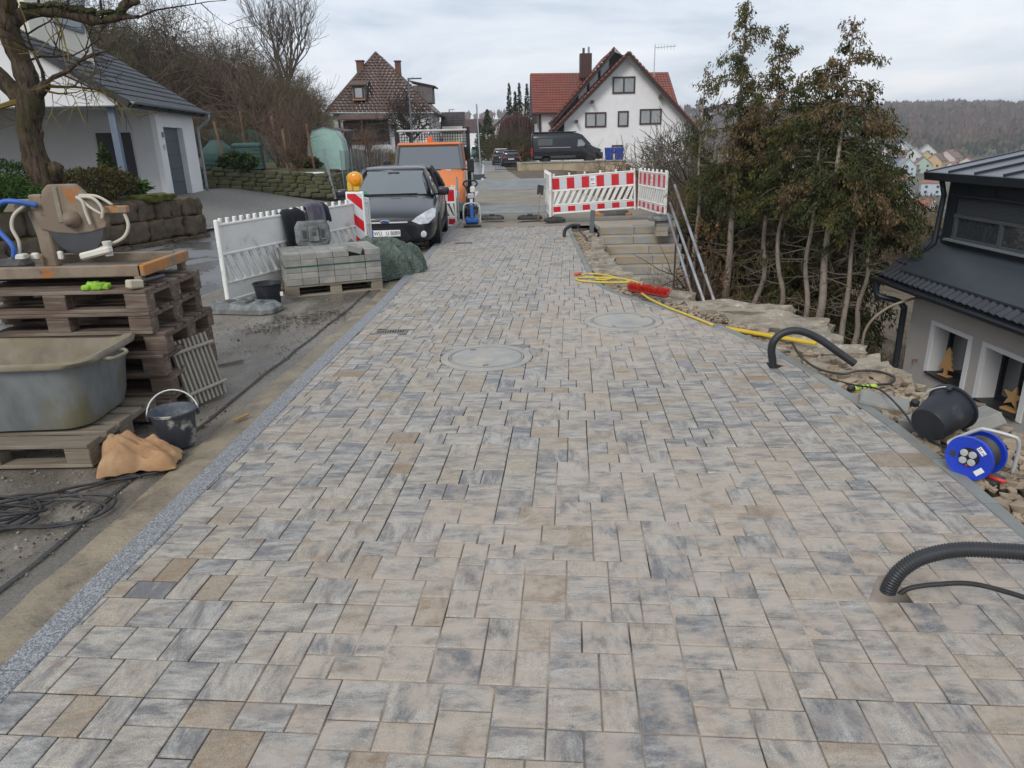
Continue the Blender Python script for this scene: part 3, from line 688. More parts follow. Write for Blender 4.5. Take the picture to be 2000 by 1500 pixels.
# stone saw
b = NB('muddy_orange_steel'); v = b.coord()
col = b.mix(b.ramp(b.noise(v, 4, 7, .6), (.45, 0), (.57, 1)), (.22, .175, .125), (.17, .13, .095))
col = b.mix(b.ramp(b.noise(v, 6, 6, .65), (.585, 0), (.63, 1)), col, (.30, .12, .03)); col = b.mix(b.ramp(b.noise(v, 17, 4, .6), (.62, 0), (.7, .8)), col, (.08, .055, .04))
b.bump(b.noise(v, 40, 5), .3, .004); M_saw = b.set(Base_Color=col, Roughness=.8)
M_sawo = mk('orange_paint', (.50, .19, .02), (.38, .13, .02), 6, .6, .2, 30, .003, dirt=(.20, .155, .11), dscale=9, dthr=.5)
saw = thing('stone_saw', 'mud-caked orange stone saw standing on the stacked pallets', 'saw', (-3.0, 4.87, .868), 0)
tray = None
MB().cbox((0.03, -.26, .10), (1.14, .05, .075), .006).build("frame_rail", M_saw, saw); MB().cbox((-.02, .37, .10), (1.10, .05, .07), .006).build("frame_rail", M_saw, saw)
MB().cbox((.60, .055, .10), (.045, .68, .075), .006).build('end_rail', M_sawo, saw); MB().cbox((-.56, .055, .10), (.045, .62, .075), .006).build('end_rail', M_saw, saw)
MB().box((.02, .055, .07), (1.1, .60, .012)).build('water_tray', mk('tray_mud', (.12, .095, .07), (.08, .062, .045), 5, .5), saw)
for (x, y) in ((.57, -.26), (.57, .36), (-.5, -.26), (-.5, .36), (-.12, .3)): MB().cbox((x, y, .032), (.05, .05, .07), .006).build('foot', M_saw, saw)
# column, head, guard, blade
MB().cbox((-.27, .2, .32), (.10, .07, .50), .01).build('column', M_saw, saw)
MB().tube([(-.33, .26, .12), (-.38, .26, .46)], .02, 10).build('strut', M_iron, saw)
gp_ = [(-.30, .30), (-.33, .42), (-.255, .49), (-.235, .56), (-.19, .60), (-.01, .60), (.04, .55), (.10, .46), (.155, .40), (.17, .345), (.155, .305), (.05, .275), (-.06, .262), (-.2, .275)]
Mx = Matrix.Translation((0.03, .18, .035)) @ Matrix.Rotation(R_(90), 4, 'X')
MB().prism(gp_, -.028, .028, Mx).build('blade_guard', M_saw, saw, bevel=.008)
MB().cbox((.03 - .14, .149, .50), (.035, .012, .24), .004, M=None).build('guard_rib', M_mortar, saw)
MB().lathe([(.001, .075), (.028, .07), (.036, .055), (.055, .035), (.06, 0)], 20, Matrix.Translation((-.03, .15, .40)) @ Matrix.Rotation(R_(90), 4, 'X')).build('hub', M_saw, saw, smooth=True)
MB().lathe([(.001, -.004), (.188, -.003), (.192, 0), (.188, .003), (.001, .004)], 40, Matrix.Translation((-.03, .165, .345)) @ Matrix.Rotation(R_(90), 4, 'X')).build('blade', mk('blade_steel', (.10, .105, .11), (.07, .07, .075), 4, .35, metal=.6), saw)
MB().cbox((-.33, .2, .52), (.24, .05, .04), .008).build('arm', M_mortar, saw); MB().prism([(-.09, -.02), (.07, -.02), (.07, .03), (-.02, .055)], -.03, .03, Matrix.Translation((-.43, .2, .475)) @ Matrix.Rotation(R_(90), 4, 'X')).build('bracket', M_mortar, saw, bevel=.006)
MB().lathe([(.001, .05), (.026, .05), (.028, 0)], 16, Matrix.Translation((-.37, .17, .49)) @ Matrix.Rotation(R_(90), 4, 'X')).build('pivot_bolt', M_mortar, saw, smooth=True)
MB().cbox((.26, .2, .455), (.16, .05, .05), .006).build('handle_bar', M_sawo, saw)
M_hose = mk('cream_hose', (.50, .46, .38), (.40, .36, .29), 9, .6)
for pts, rr in (([(.04, .13, .55), (.08, .12, .52), (.09, .12, .44), (.105, .12, .36)], .011), ([(.05, .14, .55), (.15, .13, .54), (.20, .13, .47), (.185, .13, .40)], .011), ([(.05, .15, .56), (.17, .15, .55), (.26, .16, .49)], .010), ([(.06, .14, .54), (.12, .13, .48), (.19, .13, .43)], .010), ([(.31, .2, .43), (.325, .19, .34), (.28, .17, .26), (.17, .12, .21), (.07, .09, .17)], .012)):
    MB().tube(spline(pts, 6), rr, 8).build('water_hose', M_hose, saw, smooth=True)
M_whitep = mk('white_fitting', (.68, .66, .6), (.55, .52, .45), 7, .5)
MB().cbox((.14, .06, .145), (.24, .06, .05), .012).build('splash_guard', M_whitep, saw, M=TM((0, .05, 0), -8, 0, -12)); MB().lathe([(.026, .12), (.028, .2), (.03, .205), (.03, .22), (.001, .222)], 16, Matrix.Translation((.20, .1, .03))).build('valve', M_whitep, saw, smooth=True, angle=40)
MB().cbox((-.33, .12, .155), (.05, .04, .05), .01).build('fitting', M_whitep, saw); MB().cbox((-.14, .1, .16), (.035, .03, .06), .008).build('fitting', M_whitep, saw)
# pump beside it with blue hose
t = thing('water_pump', 'small dark pump with arching blue hose at the left end of the saw', 'pump', (-3.44, 4.9, .868), 0)
MB().cbox((0, 0, .08), (.24, .16, .14), .03).build('housing', M_rubber, t); MB().cbox((.06, .02, .165), (.07, .06, .04), .008).build('cap', M_whitep, t)
MB().tube(spline([(.02, 0, .16), (.03, 0, .24), (-.06, .02, .36), (-.07, .02, .46), (0, .05, .53), (.10, .06, .53), (.2, .1, .5)], 8), .017, 10).build('blue_hose', mk('blue_hose', (.03, .10, .42), (.04, .12, .36), 9, .5), t, smooth=True)
MB().tube(spline([(.04, .02, .16), (.06, .03, .26), (.03, .04, .36), (.05, .06, .44), (.12, .08, .5)], 8), .012, 8).build('cream_hose', M_hose, t, smooth=True)

# hammer, green glove, on the top pallet edge
t = thing('mallet', 'pale-headed hammer lying on the edge of the top pallet', 'hammer', (-2.40, 4.47, .875), 25)
MB().cbox((0, 0, .028), (.10, .055, .055), .008).build('head', mk('worn_rubber_head', (.48, .43, .33), (.36, .32, .24), 9, .8), t, M=TM((0, 0, 0), 40, 0, 8)); MB().tube([(.02, .02, .035), (.12, .16, .03), (.17, .25, .025)], [.014, .013, .016], 8).build('shaft', M_dark, t, smooth=True)
m1 = MB(); gl = random.Random(4)
for (x, y, z, a, b_, c_) in [(0, 0, .022, .10, .075, .045), (.06, .01, .02, .05, .03, .035), (.055, -.02, .018, .05, .026, .03), (.05, .03, .02, .05, .026, .03), (-.05, -.03, .02, .05, .03, .035), (-.03, .03, .025, .06, .05, .04)]: rock(m1, (x, y, z), (a, b_, c_), gl, .25)
tag(m1.build('work_glove', mk('lime_green_knit', (.26, .46, .05), (.18, .36, .03), 30, .9, .5, 60, .004), M=TM((-2.66, 4.50, .868), 10), smooth=True), 'crumpled lime green work glove on the front edge of the top pallet', 'glove')

# wooden grating leaning at the right side of the stack
t = thing('wooden_grating', 'grey wooden grating of thin slats leaning against the pallets', 'grating', (-2.19, 4.78, 0.0), 68, rx=0)
Mg = Matrix.Rotation(R_(-14), 4, 'X'); M_grat = mk('bleached_grating_wood', (.36, .335, .28), (.26, .24, .20), 6, .8, .2, 30, stretch=(6, 6, 1)); sl = MB().cbox((0, 0, .23), (.019, .03, .47), .003).mesh('slat', M_grat)
for i in range(9):
    o = bpy.data.objects.new('slat', sl); COL.objects.link(o); o.parent = t; o.matrix_local = Mg @ Matrix.Translation((-.156 + i * .039, 0, 0))
for z in (.085, .385): MB().tube([(-.19, -.022, z), (.19, -.022, z)], .013, 8, Mg).build('cross_bar', M_grat, t); 
for z in (.085, .385): MB().lathe([(.001, .012), (.015, .010), (.016, 0)], 10, Mg @ Matrix.Translation((-.185, -.03, z)) @ Matrix.Rotation(R_(90), 4, 'X')).build('bolt', M_iron, t)
tag(MB().cbox((0, 0, .008), (.26, .028, .016), .003).build('lath', M_woodlight, M=TM((-2.42, 5.75, zr(5.7) + .01), 40)), 'short wooden lath on the muddy ground behind the grating', 'lath')
tag(MB().cbox((0, 0, .008), (.12, .025, .014), .003).build('wood_scrap', mk('yellow_wood', (.36, .23, .09), (.28, .17, .07), 9, .8), M=TM((-1.80, 4.35, .012), 65)), 'small yellow wood scrap lying beside the left kerb', 'wood')

def bucket(label, loc, rz, ht, rt, rb, mat, mat_in, handle='up', group=None, M=None, hm=None, hmat=None):
    t = thing('bucket', label, 'bucket', loc, rz, group)
    if M is not None: t.matrix_local = M
    MB().lathe([(.001, 0), (rb, 0), (rb + .004, .006), (rt - .006, ht - .02), (rt - .006, ht - .018), (rt + .008, ht - .016), (rt + .010, ht - .004), (rt + .004, ht), (rt - .004, ht - .002)], 36).build('shell', mat, t, smooth=True, angle=40)
    MB().lathe([(rt - .004, ht - .002), (rt - .010, ht - .02), (rb - .002, .012), (.001, .010)], 36).build('inside', mat_in, t, smooth=True)
    pts = [(rt * math.cos(R_(a)), 0, 0) for a in (180, 0)]
    if handle:
        h = [];
        for k_ in range(17):
            a = math.pi * k_ / 16; yy = math.sin(a) * rt * 1.12
            tl = R_(handle); h.append(((rt + .012) * math.cos(a), yy * math.cos(tl), ht - .03 + yy * math.sin(tl)))
        MB().tube(h, .0045, 8).build('handle', hmat or M_steel, t, smooth=True)
        for sx in (-1, 1): MB().cbox((sx * (rt + .008), 0, ht - .035), (.02, .035, .04), .006).build('ear', mat, t)
    return t
M_bspl = mk('mortar_splashed_black_plastic', (.03, .034, .042), (.045, .05, .06), 6, .5, dirt=(.33, .31, .28), dscale=9, dthr=.62, dsoft=.05)
M_bin = mk('mortar_stained_blue_black', (.06, .075, .10), (.11, .125, .145), 9, .6, dirt=(.25, .25, .25), dscale=12, dthr=.6)
M_bblk = mk('black_bucket_plastic', (.016, .018, .024), (.025, .027, .033), 5, .45, dirt=(.07, .07, .07), dscale=8, dthr=.68, spec=.3)
bucket('black mortar-splashed bucket with raised wire handle beside the paper bag', (-2.06, 3.985, .0), 25, .225, .13, .10, M_bspl, M_bin, 68, hmat=mk('pale_wire', (.62, .62, .6), (.5, .5, .5), 9, .5))
bk = bucket('small black bucket standing in front of the white barrier', (-2.88, 8.30, zr(8.3) + .008), 10, .27, .165, .125, M_bblk, M_bblk, None)
MB().cbox((.13, -.09, .12), (.035, .003, .05), .001, TM((0, 0, 0), 0)).build('label_sticker', M_rwhite, bk, M=TM((.008, -.04, .02), 20))
# crumpled paper bag
m1 = MB(); K = 28; rr = random.Random(3); off = Vector((3.3, 1.1, 7.2))
for j in range(K + 1):
    for i in range(K + 1):
        u, v_ = i / K * 2 - 1, j / K * 2 - 1; e_ = (1 - abs(u)**2.6) * (1 - abs(v_)**2.6); e_ = max(0, e_)
        f1 = noise.noise(Vector((u * 2.2, v_ * 2.2, 0)) + off); f2 = abs(noise.noise(Vector((u * 2.6 + v_, v_ * 3.0, 3)) + off)); f3 = abs(noise.noise(Vector((u * 7 - v_ * 4, v_ * 6, 5)) + off))
        z = .19 * e_**.55 * (1 + .45 * f1) * (1 - .25 * u) - .075 * f2 * e_**.3 - .030 * f3 + .012
        m1.v.append((u * .235 * (1 + .13 * f1) + .02 * f3, v_ * .15 * (1 + .2 * f1 + .22 * (1 - u) * .5) - .03 * u, max(.004, z) if abs(u) < .98 and abs(v_) < .98 else .006 + .03 * f2))
for j in range(K):
    for i in range(K): a = j * (K + 1) + i; m1.f.append((a, a + 1, a + K + 2, a + K + 1))
M_paper = mk('wet_brown_paper', (.36, .205, .10), (.26, .14, .065), 5, .7, .25, 18, .01, dirt=(.44, .30, .17), dscale=3, dthr=.58)
o = m1.build('paper_bag', M_paper, M=TM((-2.14, 3.68, .0), 18) @ Matrix.Diagonal((.86, .9, .95, 1)), smooth=True); tag(o, 'crumpled brown paper bag lying beside the pallet with the tub', 'bag'); sl_ = o.modifiers.new('s', 'SOLIDIFY'); sl_.thickness = .004; ss = o.modifiers.new('ss', 'SUBSURF'); ss.levels = ss.render_levels = 1
# black cable coil
m1 = MB(); pts = []; rr = random.Random(12)
for k_ in range(150):
    a = k_ * .24; q = k_ / 150
    rad = .20 + .085 * math.sin(a * .37) + .05 * math.sin(a * .83 + 1); el = 1.25
    pts.append((-2.52 + .18 * math.sin(q * 7) + math.cos(a) * rad * el * .95, 3.10 + .07 * math.cos(q * 9) + math.sin(a) * rad * .62, .012 + .045 * q * (0.5 + .5 * math.sin(a * 1.7))))
pts += [(-2.35, 3.27, .02), (-2.2, 3.44, .015), (-2.12, 3.52, .012), (-2.05, 3.50, .012)]
m1.tube(spline(pts, 3), .0075, 7)
m1.tube(spline([(-2.75, 3.02, .03), (-2.5, 3.2, .03), (-2.25, 3.3, .015), (-2.06, 3.25, .012), (-2.05, 3.09, .012), (-2.2, 2.98, .012), (-2.45, 2.98, .02), (-2.7, 3.05, .03)], 8), .0075, 7)
m1.tube(spline([(-2.8, 3.1, .03), (-2.45, 3.26, .04), (-2.3, 3.4, .02), (-2.16, 3.47, .012), (-1.98, 3.55, .012)], 8), .0075, 7)
tag(m1.build('power_cable', M_rubber, smooth=True), 'tangled black cable lying in coils on the muddy ground', 'cable')
m1 = MB(); rr = random.Random(77)
for i in range(260):
    c7 = rr.choice([(-2.2, 7.3), (-2.5, 7.0), (-2.0, 7.7), (-2.35, 7.5)]); x, y = rr.gauss(c7[0], .16), rr.gauss(c7[1], .12); l_ = rr.uniform(.008, .035)
    if x > kl(y) - .35 or x < -3.4: continue
    M = TM((x, y, zr(y) + .014), rr.uniform(0, 360), rr.uniform(-15, 15)); m1.box((0, 0, 0), (l_, rr.uniform(.004, .012), .006), M)
tag(m1.build('bark_crumbs', mk('bark_crumb', (.07, .045, .03), (.05, .035, .025), 9, .9)), 'dark bark crumbs scattered on the mud before the stone pack', 'debris', kind='stuff')

m1 = MB(); rr = random.Random(78)
for i in range(5200):      # grit on the muddy asphalt
    y = 1.2 + 7.5 * rr.random()**1.6; x = kl(y) - KLW - .3 - rr.random()**1.5 * 2.4; l_ = rr.uniform(.003, .009) * (2.2 if rr.random() < .03 else 1)
    if noise.noise(Vector((x * 1.5, y * 1.5, 8))) < -.1: continue
    M = TM((x, y, zr(y) + .006 + l_ * .3 + .008 * noise.noise(Vector((x * 1.3, y * 1.3, 0)))), rr.uniform(0, 360), rr.uniform(-20, 20)); m1.box((0, 0, 0), (l_ * 1.4, l_, l_ * .8), M, None, .6); g_ = rr.choice([(.05, .045, .04), (.12, .10, .08), (.22, .18, .14), (.30, .27, .23), (.18, .10, .06)]); m1.c += [(*g_, 1)] * 8
tag(m1.build('grit', tinted('grit_stone', .95, .2)), 'loose grit and small stones on the muddy street edge', 'grit', kind='stuff')
# ================================================================== white and red barriers
def panel(label, p0, p1, z, group, foil=None, slope=1, teeth=8, logo=False, ln=None, h=1.0, name='road_barrier'):
    p0, p1 = Vector(p0), Vector(p1); Lg = (p1 - p0).length; a = math.degrees(math.atan2(p1.y - p0.y, p1.x - p0.x))
    t = thing(name, label, 'barrier', (p0.x, p0.y, z), a, group)
    m1 = MB()
    m1.cbox((Lg / 2, 0, h * .775), (Lg - .06, .03, h * .33), .006)         # upper field
    m1.cbox((Lg / 2, 0, h * .945), (Lg - .03, .055, .035), .01)
    m1.cbox((Lg / 2, 0, h * .60), (Lg - .03, .052, .035), .01)
    m1.cbox((Lg / 2, 0, h * .255), (Lg - .03, .052, .035), .01)
    m1.cbox((Lg / 2, 0, h * .15), (Lg - .06, .03, h * .19), .006)
    m1.cbox((Lg / 2, 0, h * .045), (Lg - .03, .055, .035), .01)
    m1.build('frame', M_white, t)
    for x in (.022, Lg - .022): MB().cbox((x, 0, h * .5), (.045, .06, h * 1.02), .012).build('end_post', M_white, t)
    for i in range(teeth): MB().cbox((.09 + (Lg - .18) * i / (teeth - 1), 0, h * .985), (.045, .04, .075), .008).build('top_peg', M_white, t)
    n_ = max(6, int(Lg / .15)); zb, zt = h * .265, h * .59; st_ = (Lg - .1) / n_; hh = (zt - zb); lean = .16 * slope
    for i in range(n_ + 1):
        xc = .05 + st_ * i; w_ = st_ * .27
        xs = [max(.04, min(Lg - .04, q)) for q in (xc - w_ - lean / 2, xc + w_ - lean / 2, xc + w_ + lean / 2, xc - w_ + lean / 2)]
        if xs[1] - xs[0] < .01 and xs[2] - xs[3] < .01: continue
        MB().prism([(xs[0], zb), (xs[1], zb), (xs[2], zt), (xs[3], zt)], -.02, .02, Matrix.Rotation(R_(90), 4, 'X')).build('slat', M_white, t)
    if foil:
        for (zc, fh, nm) in ((h * .775, h * .27, 'upper'), (h * .15, h * .13, 'lower')):
            n2 = 11; fw = (Lg - .08) / n2
            for i in range(n2):
                if i % 2 == 0 or True:
                    MB().box((.04 + fw * (i + .5), foil * .0175, zc), (fw - .001, .004, fh)).build('reflective_strip', M_red if i % 2 == 0 else M_silver, t)
        if logo:
            MB().box((.04 + fw * 5.5 - .0, foil * .0205, h * .785), (fw * .62, .003, h * .22)).build('logo_plate', M_rwhite, t)
            Mb = mk('logo_blue', (.02, .07, .35), (.02, .06, .3), 9, .4); x0 = .04 + fw * 5.5; f_ = foil * .0225
            lg = MB()
            for (cx, cz, sx, sz) in ((-.01, .055, .055, .012), (-.035, .035, .014, .05), (-.005, .012, .06, .012), (.022, .03, .012, .03), (.012, .04, .022, .011)): lg.box((x0 + cx, f_, h * .785 + cz), (sx, .002, sz))
            lg.build('logo', Mb, t); MB().box((x0, f_, h * .785 - .065), (.075, .002, .022)).build('logo_red_line', M_red, t)
    return t
def base_plate(label, loc, rz, mat=None, group='barrier foot plates', d3=(.82, .42, .10), M=None, name='foot_plate'):
    t = thing(name, label, 'foot plate', loc, rz, group)
    if M is not None: t.matrix_local = M
    x, y, z = d3[0] / 2, d3[1] / 2, d3[2]; mat = mat or M_rubber; q = .3
    m1 = MB(); ring = lambda s_, zz: [(s_ * x * (1 if abs(b_) < .9 else .82) * a_, s_ * y * (b_ if abs(a_) < .9 else b_ * .62), zz) for a_, b_ in ()]
    oct_ = [(x, -y * .55), (x, y * .55), (x * .78, y), (-x * .78, y), (-x, y * .55), (-x, -y * .55), (-x * .78, -y), (x * .78, -y)]
    m1.loft([[(a_ * 1.0, b_ * 1.0, 0) for a_, b_ in oct_], [(a_, b_, z * .55) for a_, b_ in oct_], [(a_ * .86, b_ * .84, z) for a_, b_ in oct_]])
    m1.build('body', mat, t, bevel=.008)
    for sx in (-1, 1):
        MB().cbox((sx * x * .52, 0, z + .004), (.09, .16, .02), .004).build('grip_rib', mat, t); MB().box((sx * x * .52, 0, z + .015), (.05, .11, .004)).build('socket', M_dark, t)
    MB().cbox((0, 0, z + .012), (.14, .2, .05), .012).build('post_socket', mat, t); MB().box((0, 0, z + .038), (.05, .05, .004)).build('post_hole', M_dark, t)
    return t
panel('stained white barrier panel standing nearest the pallet stack, seen from its back', (-3.45, 8.45), (-2.78, 10.25), zr(9) + .0, 'white barriers beside the car', slope=-1, teeth=15)
panel('white barrier panel behind the stone pack, ending at the warning beacon', (-2.92, 10.15), (-2.28, 11.85), zr(11) + .02, 'white barriers beside the car', slope=-1, teeth=10)
M_foot = mk('grey_recycled_plastic', (.14, .15, .15), (.08, .085, .085), 10, .8, .4, 40, .006, dirt=(.26, .27, .26), dscale=6, dthr=.58)
base_plate('worn grey foot plate lying flat under the near white barrier', (-3.05, 7.98, zr(8) + .008), -12, M_foot)
base_plate('grey foot plate with square holes standing upright on the stone pack', (0, 0, 0), 0, M_foot, M=TM((-2.64, 9.62, .60), 26, 84), d3=(.46, .36, .09))
for xx in (-.45, .45): pass
# coats over the barrier
def coat(label, M, mat, seed, w_=.42, h_=.75):
    m1 = MB(); K = 20; off = Vector((seed, seed * 2, 0))
    for j in range(K + 1):
        for i in range(K + 1):
            u, v_ = i / K * 2 - 1, j / K; s_ = v_ * 1.5
            if s_ < .5: y = -.045 - .06 * (.5 - s_) ; z = -(.5 - s_) * h_ * .9
            elif s_ < .65: a = (s_ - .5) / .15 * math.pi; y = -.045 * math.cos(a); z = .045 * math.sin(a)
            else: y = .045 + .05 * (s_ - .65); z = -(s_ - .65) * h_ * 1.15
            f = noise.noise(Vector((u * 3.2, v_ * 1.2, 0)) + off) + .5 * noise.noise(Vector((u * 8, v_ * 2.5, 0)) + off)
            m1.v.append((u * w_ / 2 * (1 - .15 * abs(v_ - .4) + .12 * f), y + (.055 * f) * (-1 if s_ < .58 else 1) * min(1, abs(s_ - .57) * 3) - (.02 if s_ < .58 else -.02), z + .03 * f - .04 * abs(u)**3))
    for j in range(K):
        for i in range(K): a = j * (K + 1) + i; m1.f.append((a, a + 1, a + K + 2, a + K + 1))
    o = m1.build('jacket', mat, M=M, smooth=True); s_ = o.modifiers.new('s', 'SOLIDIFY'); s_.thickness = .018
    ss = o.modifiers.new('ss', 'SUBSURF'); ss.levels = ss.render_levels = 1
    return tag(o, label, 'jacket', 'jackets hung over the barrier')
M_cblk = mk('black_cloth', (.013, .014, .018), (.02, .021, .026), 9, .9); M_cgry = mk('mauve_grey_cloth', (.13, .12, .15), (.09, .085, .11), 9, .9); M_cnavy = mk('navy_cloth', (.02, .026, .042), (.014, .018, .03), 9, .85)
coat('long black jacket hanging from the white barrier above the foot plate', TM((-2.95, 9.78, zr(9.5) + 1.0), 250 - 180), M_cblk, 1.7, .5, 1.6)
coat('grey and mauve jacket draped over the barrier beside the black one', TM((-2.78, 10.22, zr(10) + 1.05), 70), M_cgry, 4.2, .40, .62)
coat('dark navy jacket draped over the barrier nearest the car', TM((-2.74, 10.45, zr(10) + 1.02), 68), M_cnavy, 8.1, .34, .50)

# paving block pack on pallet
PA = 22
pallet('light', 'pallet under the strapped pack of grey paving blocks', (-2.37, 9.30, zr(9.2) + .004), PA)
M_block = mk('grey_paving_block', (.26, .255, .235), (.195, .195, .182), 6, .85, .25, 50, .004, dirt=(.38, .36, .32), dthr=.62, orand=.14)
pk = thing('paving_block_pack', 'strapped pack of grey concrete paving blocks on the pallet', 'paving blocks', (-2.37, 9.30, zr(9.2) + .152), PA)
bm_ = [MB().cbox((0, 0, 0), (.197, .197, .078), .005).mesh('block', M_block), MB().cbox((0, 0, 0), (.197, .097, .078), .005).mesh('block', M_block)]
for lay in range(5):
    for ix in range(6):
        for iy in range(4):
            if lay == 4 and ix == 4 and iy == 0: continue
            if lay < 4 and 0 < ix < 5 and 0 < iy < 3 and lay < 3: continue
            o = bpy.data.objects.new('block', bm_[0]); COL.objects.link(o); o.parent = pk
            o.location = (-.5 + ix * .2 + r.uniform(-.003, .003), -.3 + iy * .2 + r.uniform(-.003, .003), .04 + lay * .0795); o.rotation_euler.z = R_(r.choice((0, 90, 180)))
o = bpy.data.objects.new('block', bm_[0]); COL.objects.link(o); o.parent = pk; o.matrix_local = TM((.27, -.31, .40), 0, 0, 18)
Ms = mk('green_strap', (.02, .10, .09), (.02, .08, .07), 9, .4); m1 = MB()
m1.box((0, -.402, .235), (1.2, .002, .014)); m1.box((-.603, 0, .235), (.002, .8, .014)); m1.box((.603, 0, .235), (.002, .8, .014)); m1.build('strap', Ms, pk)
# green tarpaulin heap
b = NB('green_tarpaulin'); v = b.coord(); col = b.mix(b.ramp(b.noise(v, 4, 7, .6), (.35, 0), (.65, 1)), (.055, .08, .06), (.10, .13, .105))
col = b.mix(b.ramp(b.noise(v, 14, 5, .6), (.6, 0), (.7, .6)), col, (.22, .25, .22)); b.bump(b.math('ADD', b.noise(v, 7, 5, .55, 2.2), b.math('MULTIPLY', b.noise(v, 18, 4, .5, 1.5), .5)), 1.0, .07); M_tarp = b.set(Base_Color=col, Roughness=.42)
m1 = MB(); KA, KR2 = 84, 26; off = Vector((9.2, 4.4, 1.3))
for j in range(KR2 + 1):
    for i in range(KA):
        q = j / KR2; a = 2 * math.pi * i / KA; ca, sa = math.cos(a), math.sin(a)
        rx_ = (.66 if ca > 0 else .95) * (1 + .10 * noise.noise(Vector((ca * 1.5, sa * 1.5, 3)))); ry_ = .40 * (1 + .18 * noise.noise(Vector((ca * 2, sa * 2, 9))))
        x, y = q * rx_ * ca, q * ry_ * sa
        h = (.50 - .10 * max(0, -x / .95)) * max(0, 1 - q**2.6)**.62
        p = Vector((x * 3, y * 3, 0)) + off
        f1 = noise.noise(p * .8); f2 = 1 - abs(noise.noise(p * 1.3 + Vector((0, 0, 3)))) * 2.2; f3 = abs(noise.noise(p * 3.4)); f4 = math.sin(a * 9 + 4 * f1) * q**1.5
        z = h * (1 + .3 * f1) - .10 * (1 - f2) * (1 - q**4) - .07 * f3 + .035 * f4
        m1.v.append((x + .05 * f2 * q + .03 * f4 * ca, y + .05 * f1 + .03 * f4 * sa, max(.012 + .03 * f3 * q, z)))
for j in range(KR2):
    for i in range(KA): a = j * KA + i; c_ = j * KA + (i + 1) % KA; m1.f.append((a, c_, c_ + KA, a + KA))
o = m1.build('tarpaulin', M_tarp, M=TM((-1.90, 10.05, zr(10) + .02), 24) @ Matrix.Diagonal((1.08, 1.1, 1.12, 1)), smooth=True); tag(o, 'crumpled dark green tarpaulin heaped behind the paving block pack', 'tarpaulin')
o.data.set_sharp_from_angle(angle=R_(14))

# warning beacon with yellow lamp
t = thing('warning_beacon', 'red and white striped warning beacon with a yellow lamp beside the car', 'beacon', (-2.40, 11.42, zr(11.4)), -4)
MB().cbox((0, 0, .66), (.285, .05, 1.0), .012).build('panel', M_rwhite, t)
def stripe(zc, mat):
    hw = .118; MB().prism([(-hw, max(.2, min(1.13, zc + .16))), (-hw, max(.2, min(1.13, zc - .0 + .0))), (hw, max(.2, min(1.13, zc - .2))), (hw, max(.2, min(1.13, zc - .04)))], -.0285, -.0265, Matrix.Rotation(R_(90), 4, 'X') @ Matrix.Scale(-1, 4, (0, 0, 1))).build('stripe', mat, t)
MB().box((0, -.0255, .665), (.236, .002, .93)).build('reflective_sheet', M_silver, t)
for zc in (1.24, .90, .56, .22):
    hw = .116; P_ = [(-hw, zc), (-hw, zc - .17), (hw, zc - .37), (hw, zc - .20)]
    pl = clip(clip([Vector(q) for q in P_[::-1]], Vector((0, 1.128)), Vector((0, -1))), Vector((0, .205)), Vector((0, 1)))
    if len(pl) < 3: continue
    m1 = MB(); m1.add([(p.x, -.0275, p.y) for p in pl], [tuple(range(len(pl)))]); m1.build('red_stripe', M_red, t)
MB().cbox((0, 0, .08), (.06, .05, .18), .01).build('post', M_dark, t); MB().cbox((0, 0, .03), (.75, .36, .07), .02).build('base', M_rubber, t)
M_yel = mk('yellow_plastic', (.62, .40, .06), (.55, .34, .04), 6, .5, dirt=(.4, .33, .2), dthr=.66); M_amb = mk('amber_lens', (.75, .27, .0), (.65, .22, .0), 40, .15, .5, 60, .004, coat=.8)
MB().cbox((-.055, .02, 1.235), (.09, .11, .14), .015).build('battery_box', M_yel, t); MB().cbox((.045, 0, 1.2), (.10, .07, .07), .01).build('bracket', M_yel, t)
MB().lathe([(.10, -.028), (.112, -.03), (.117, -.015), (.117, .02), (.105, .03)], 36, Matrix.Translation((.035, 0, 1.345)) @ Matrix.Rotation(R_(90), 4, 'X'), cap=True).build('lamp_housing', M_yel, t, smooth=True, angle=40)
MB().lathe([(.104, .028), (.095, .045), (.06, .058), (.001, .062)], 36, Matrix.Translation((.035, 0, 1.345)) @ Matrix.Rotation(R_(90), 4, 'X')).build('lens', M_amb, t, smooth=True)
MB().tube(spline([(-.09, .02, 1.30), (-.10, .02, 1.38), (-.05, .02, 1.43), (.0, .02, 1.44)], 6), .012, 8).build('carry_handle', M_yel, t, smooth=True)
# ================================================================== text helper
def text(body, parent, mat, size, M, name='lettering', sx=1.0):
    cu = bpy.data.curves.new(name, 'FONT'); cu.body = body; cu.size = size; cu.extrude = .0008; cu.align_x = 'CENTER'; cu.align_y = 'CENTER'
    cu.materials.append(mat); o = bpy.data.objects.new(name, cu); COL.objects.link(o); o.parent = parent
    dg = bpy.context.evaluated_depsgraph_get(); me = bpy.data.meshes.new_from_object(o.evaluated_get(dg)); bpy.data.objects.remove(o); bpy.data.curves.remove(cu)
    me.name = name; o = bpy.data.objects.new(name, me); COL.objects.link(o); o.parent = parent
    if not me.materials: me.materials.append(mat)
    o.matrix_local = M @ Matrix.Diagonal((sx, 1, 1, 1)); return o
FRONT = Matrix.Rotation(R_(90), 4, 'X')     # text in XZ plane read from -y
M_black = mk('black_ink', (.012, .012, .014), (.012, .012, .014), 3, .6)
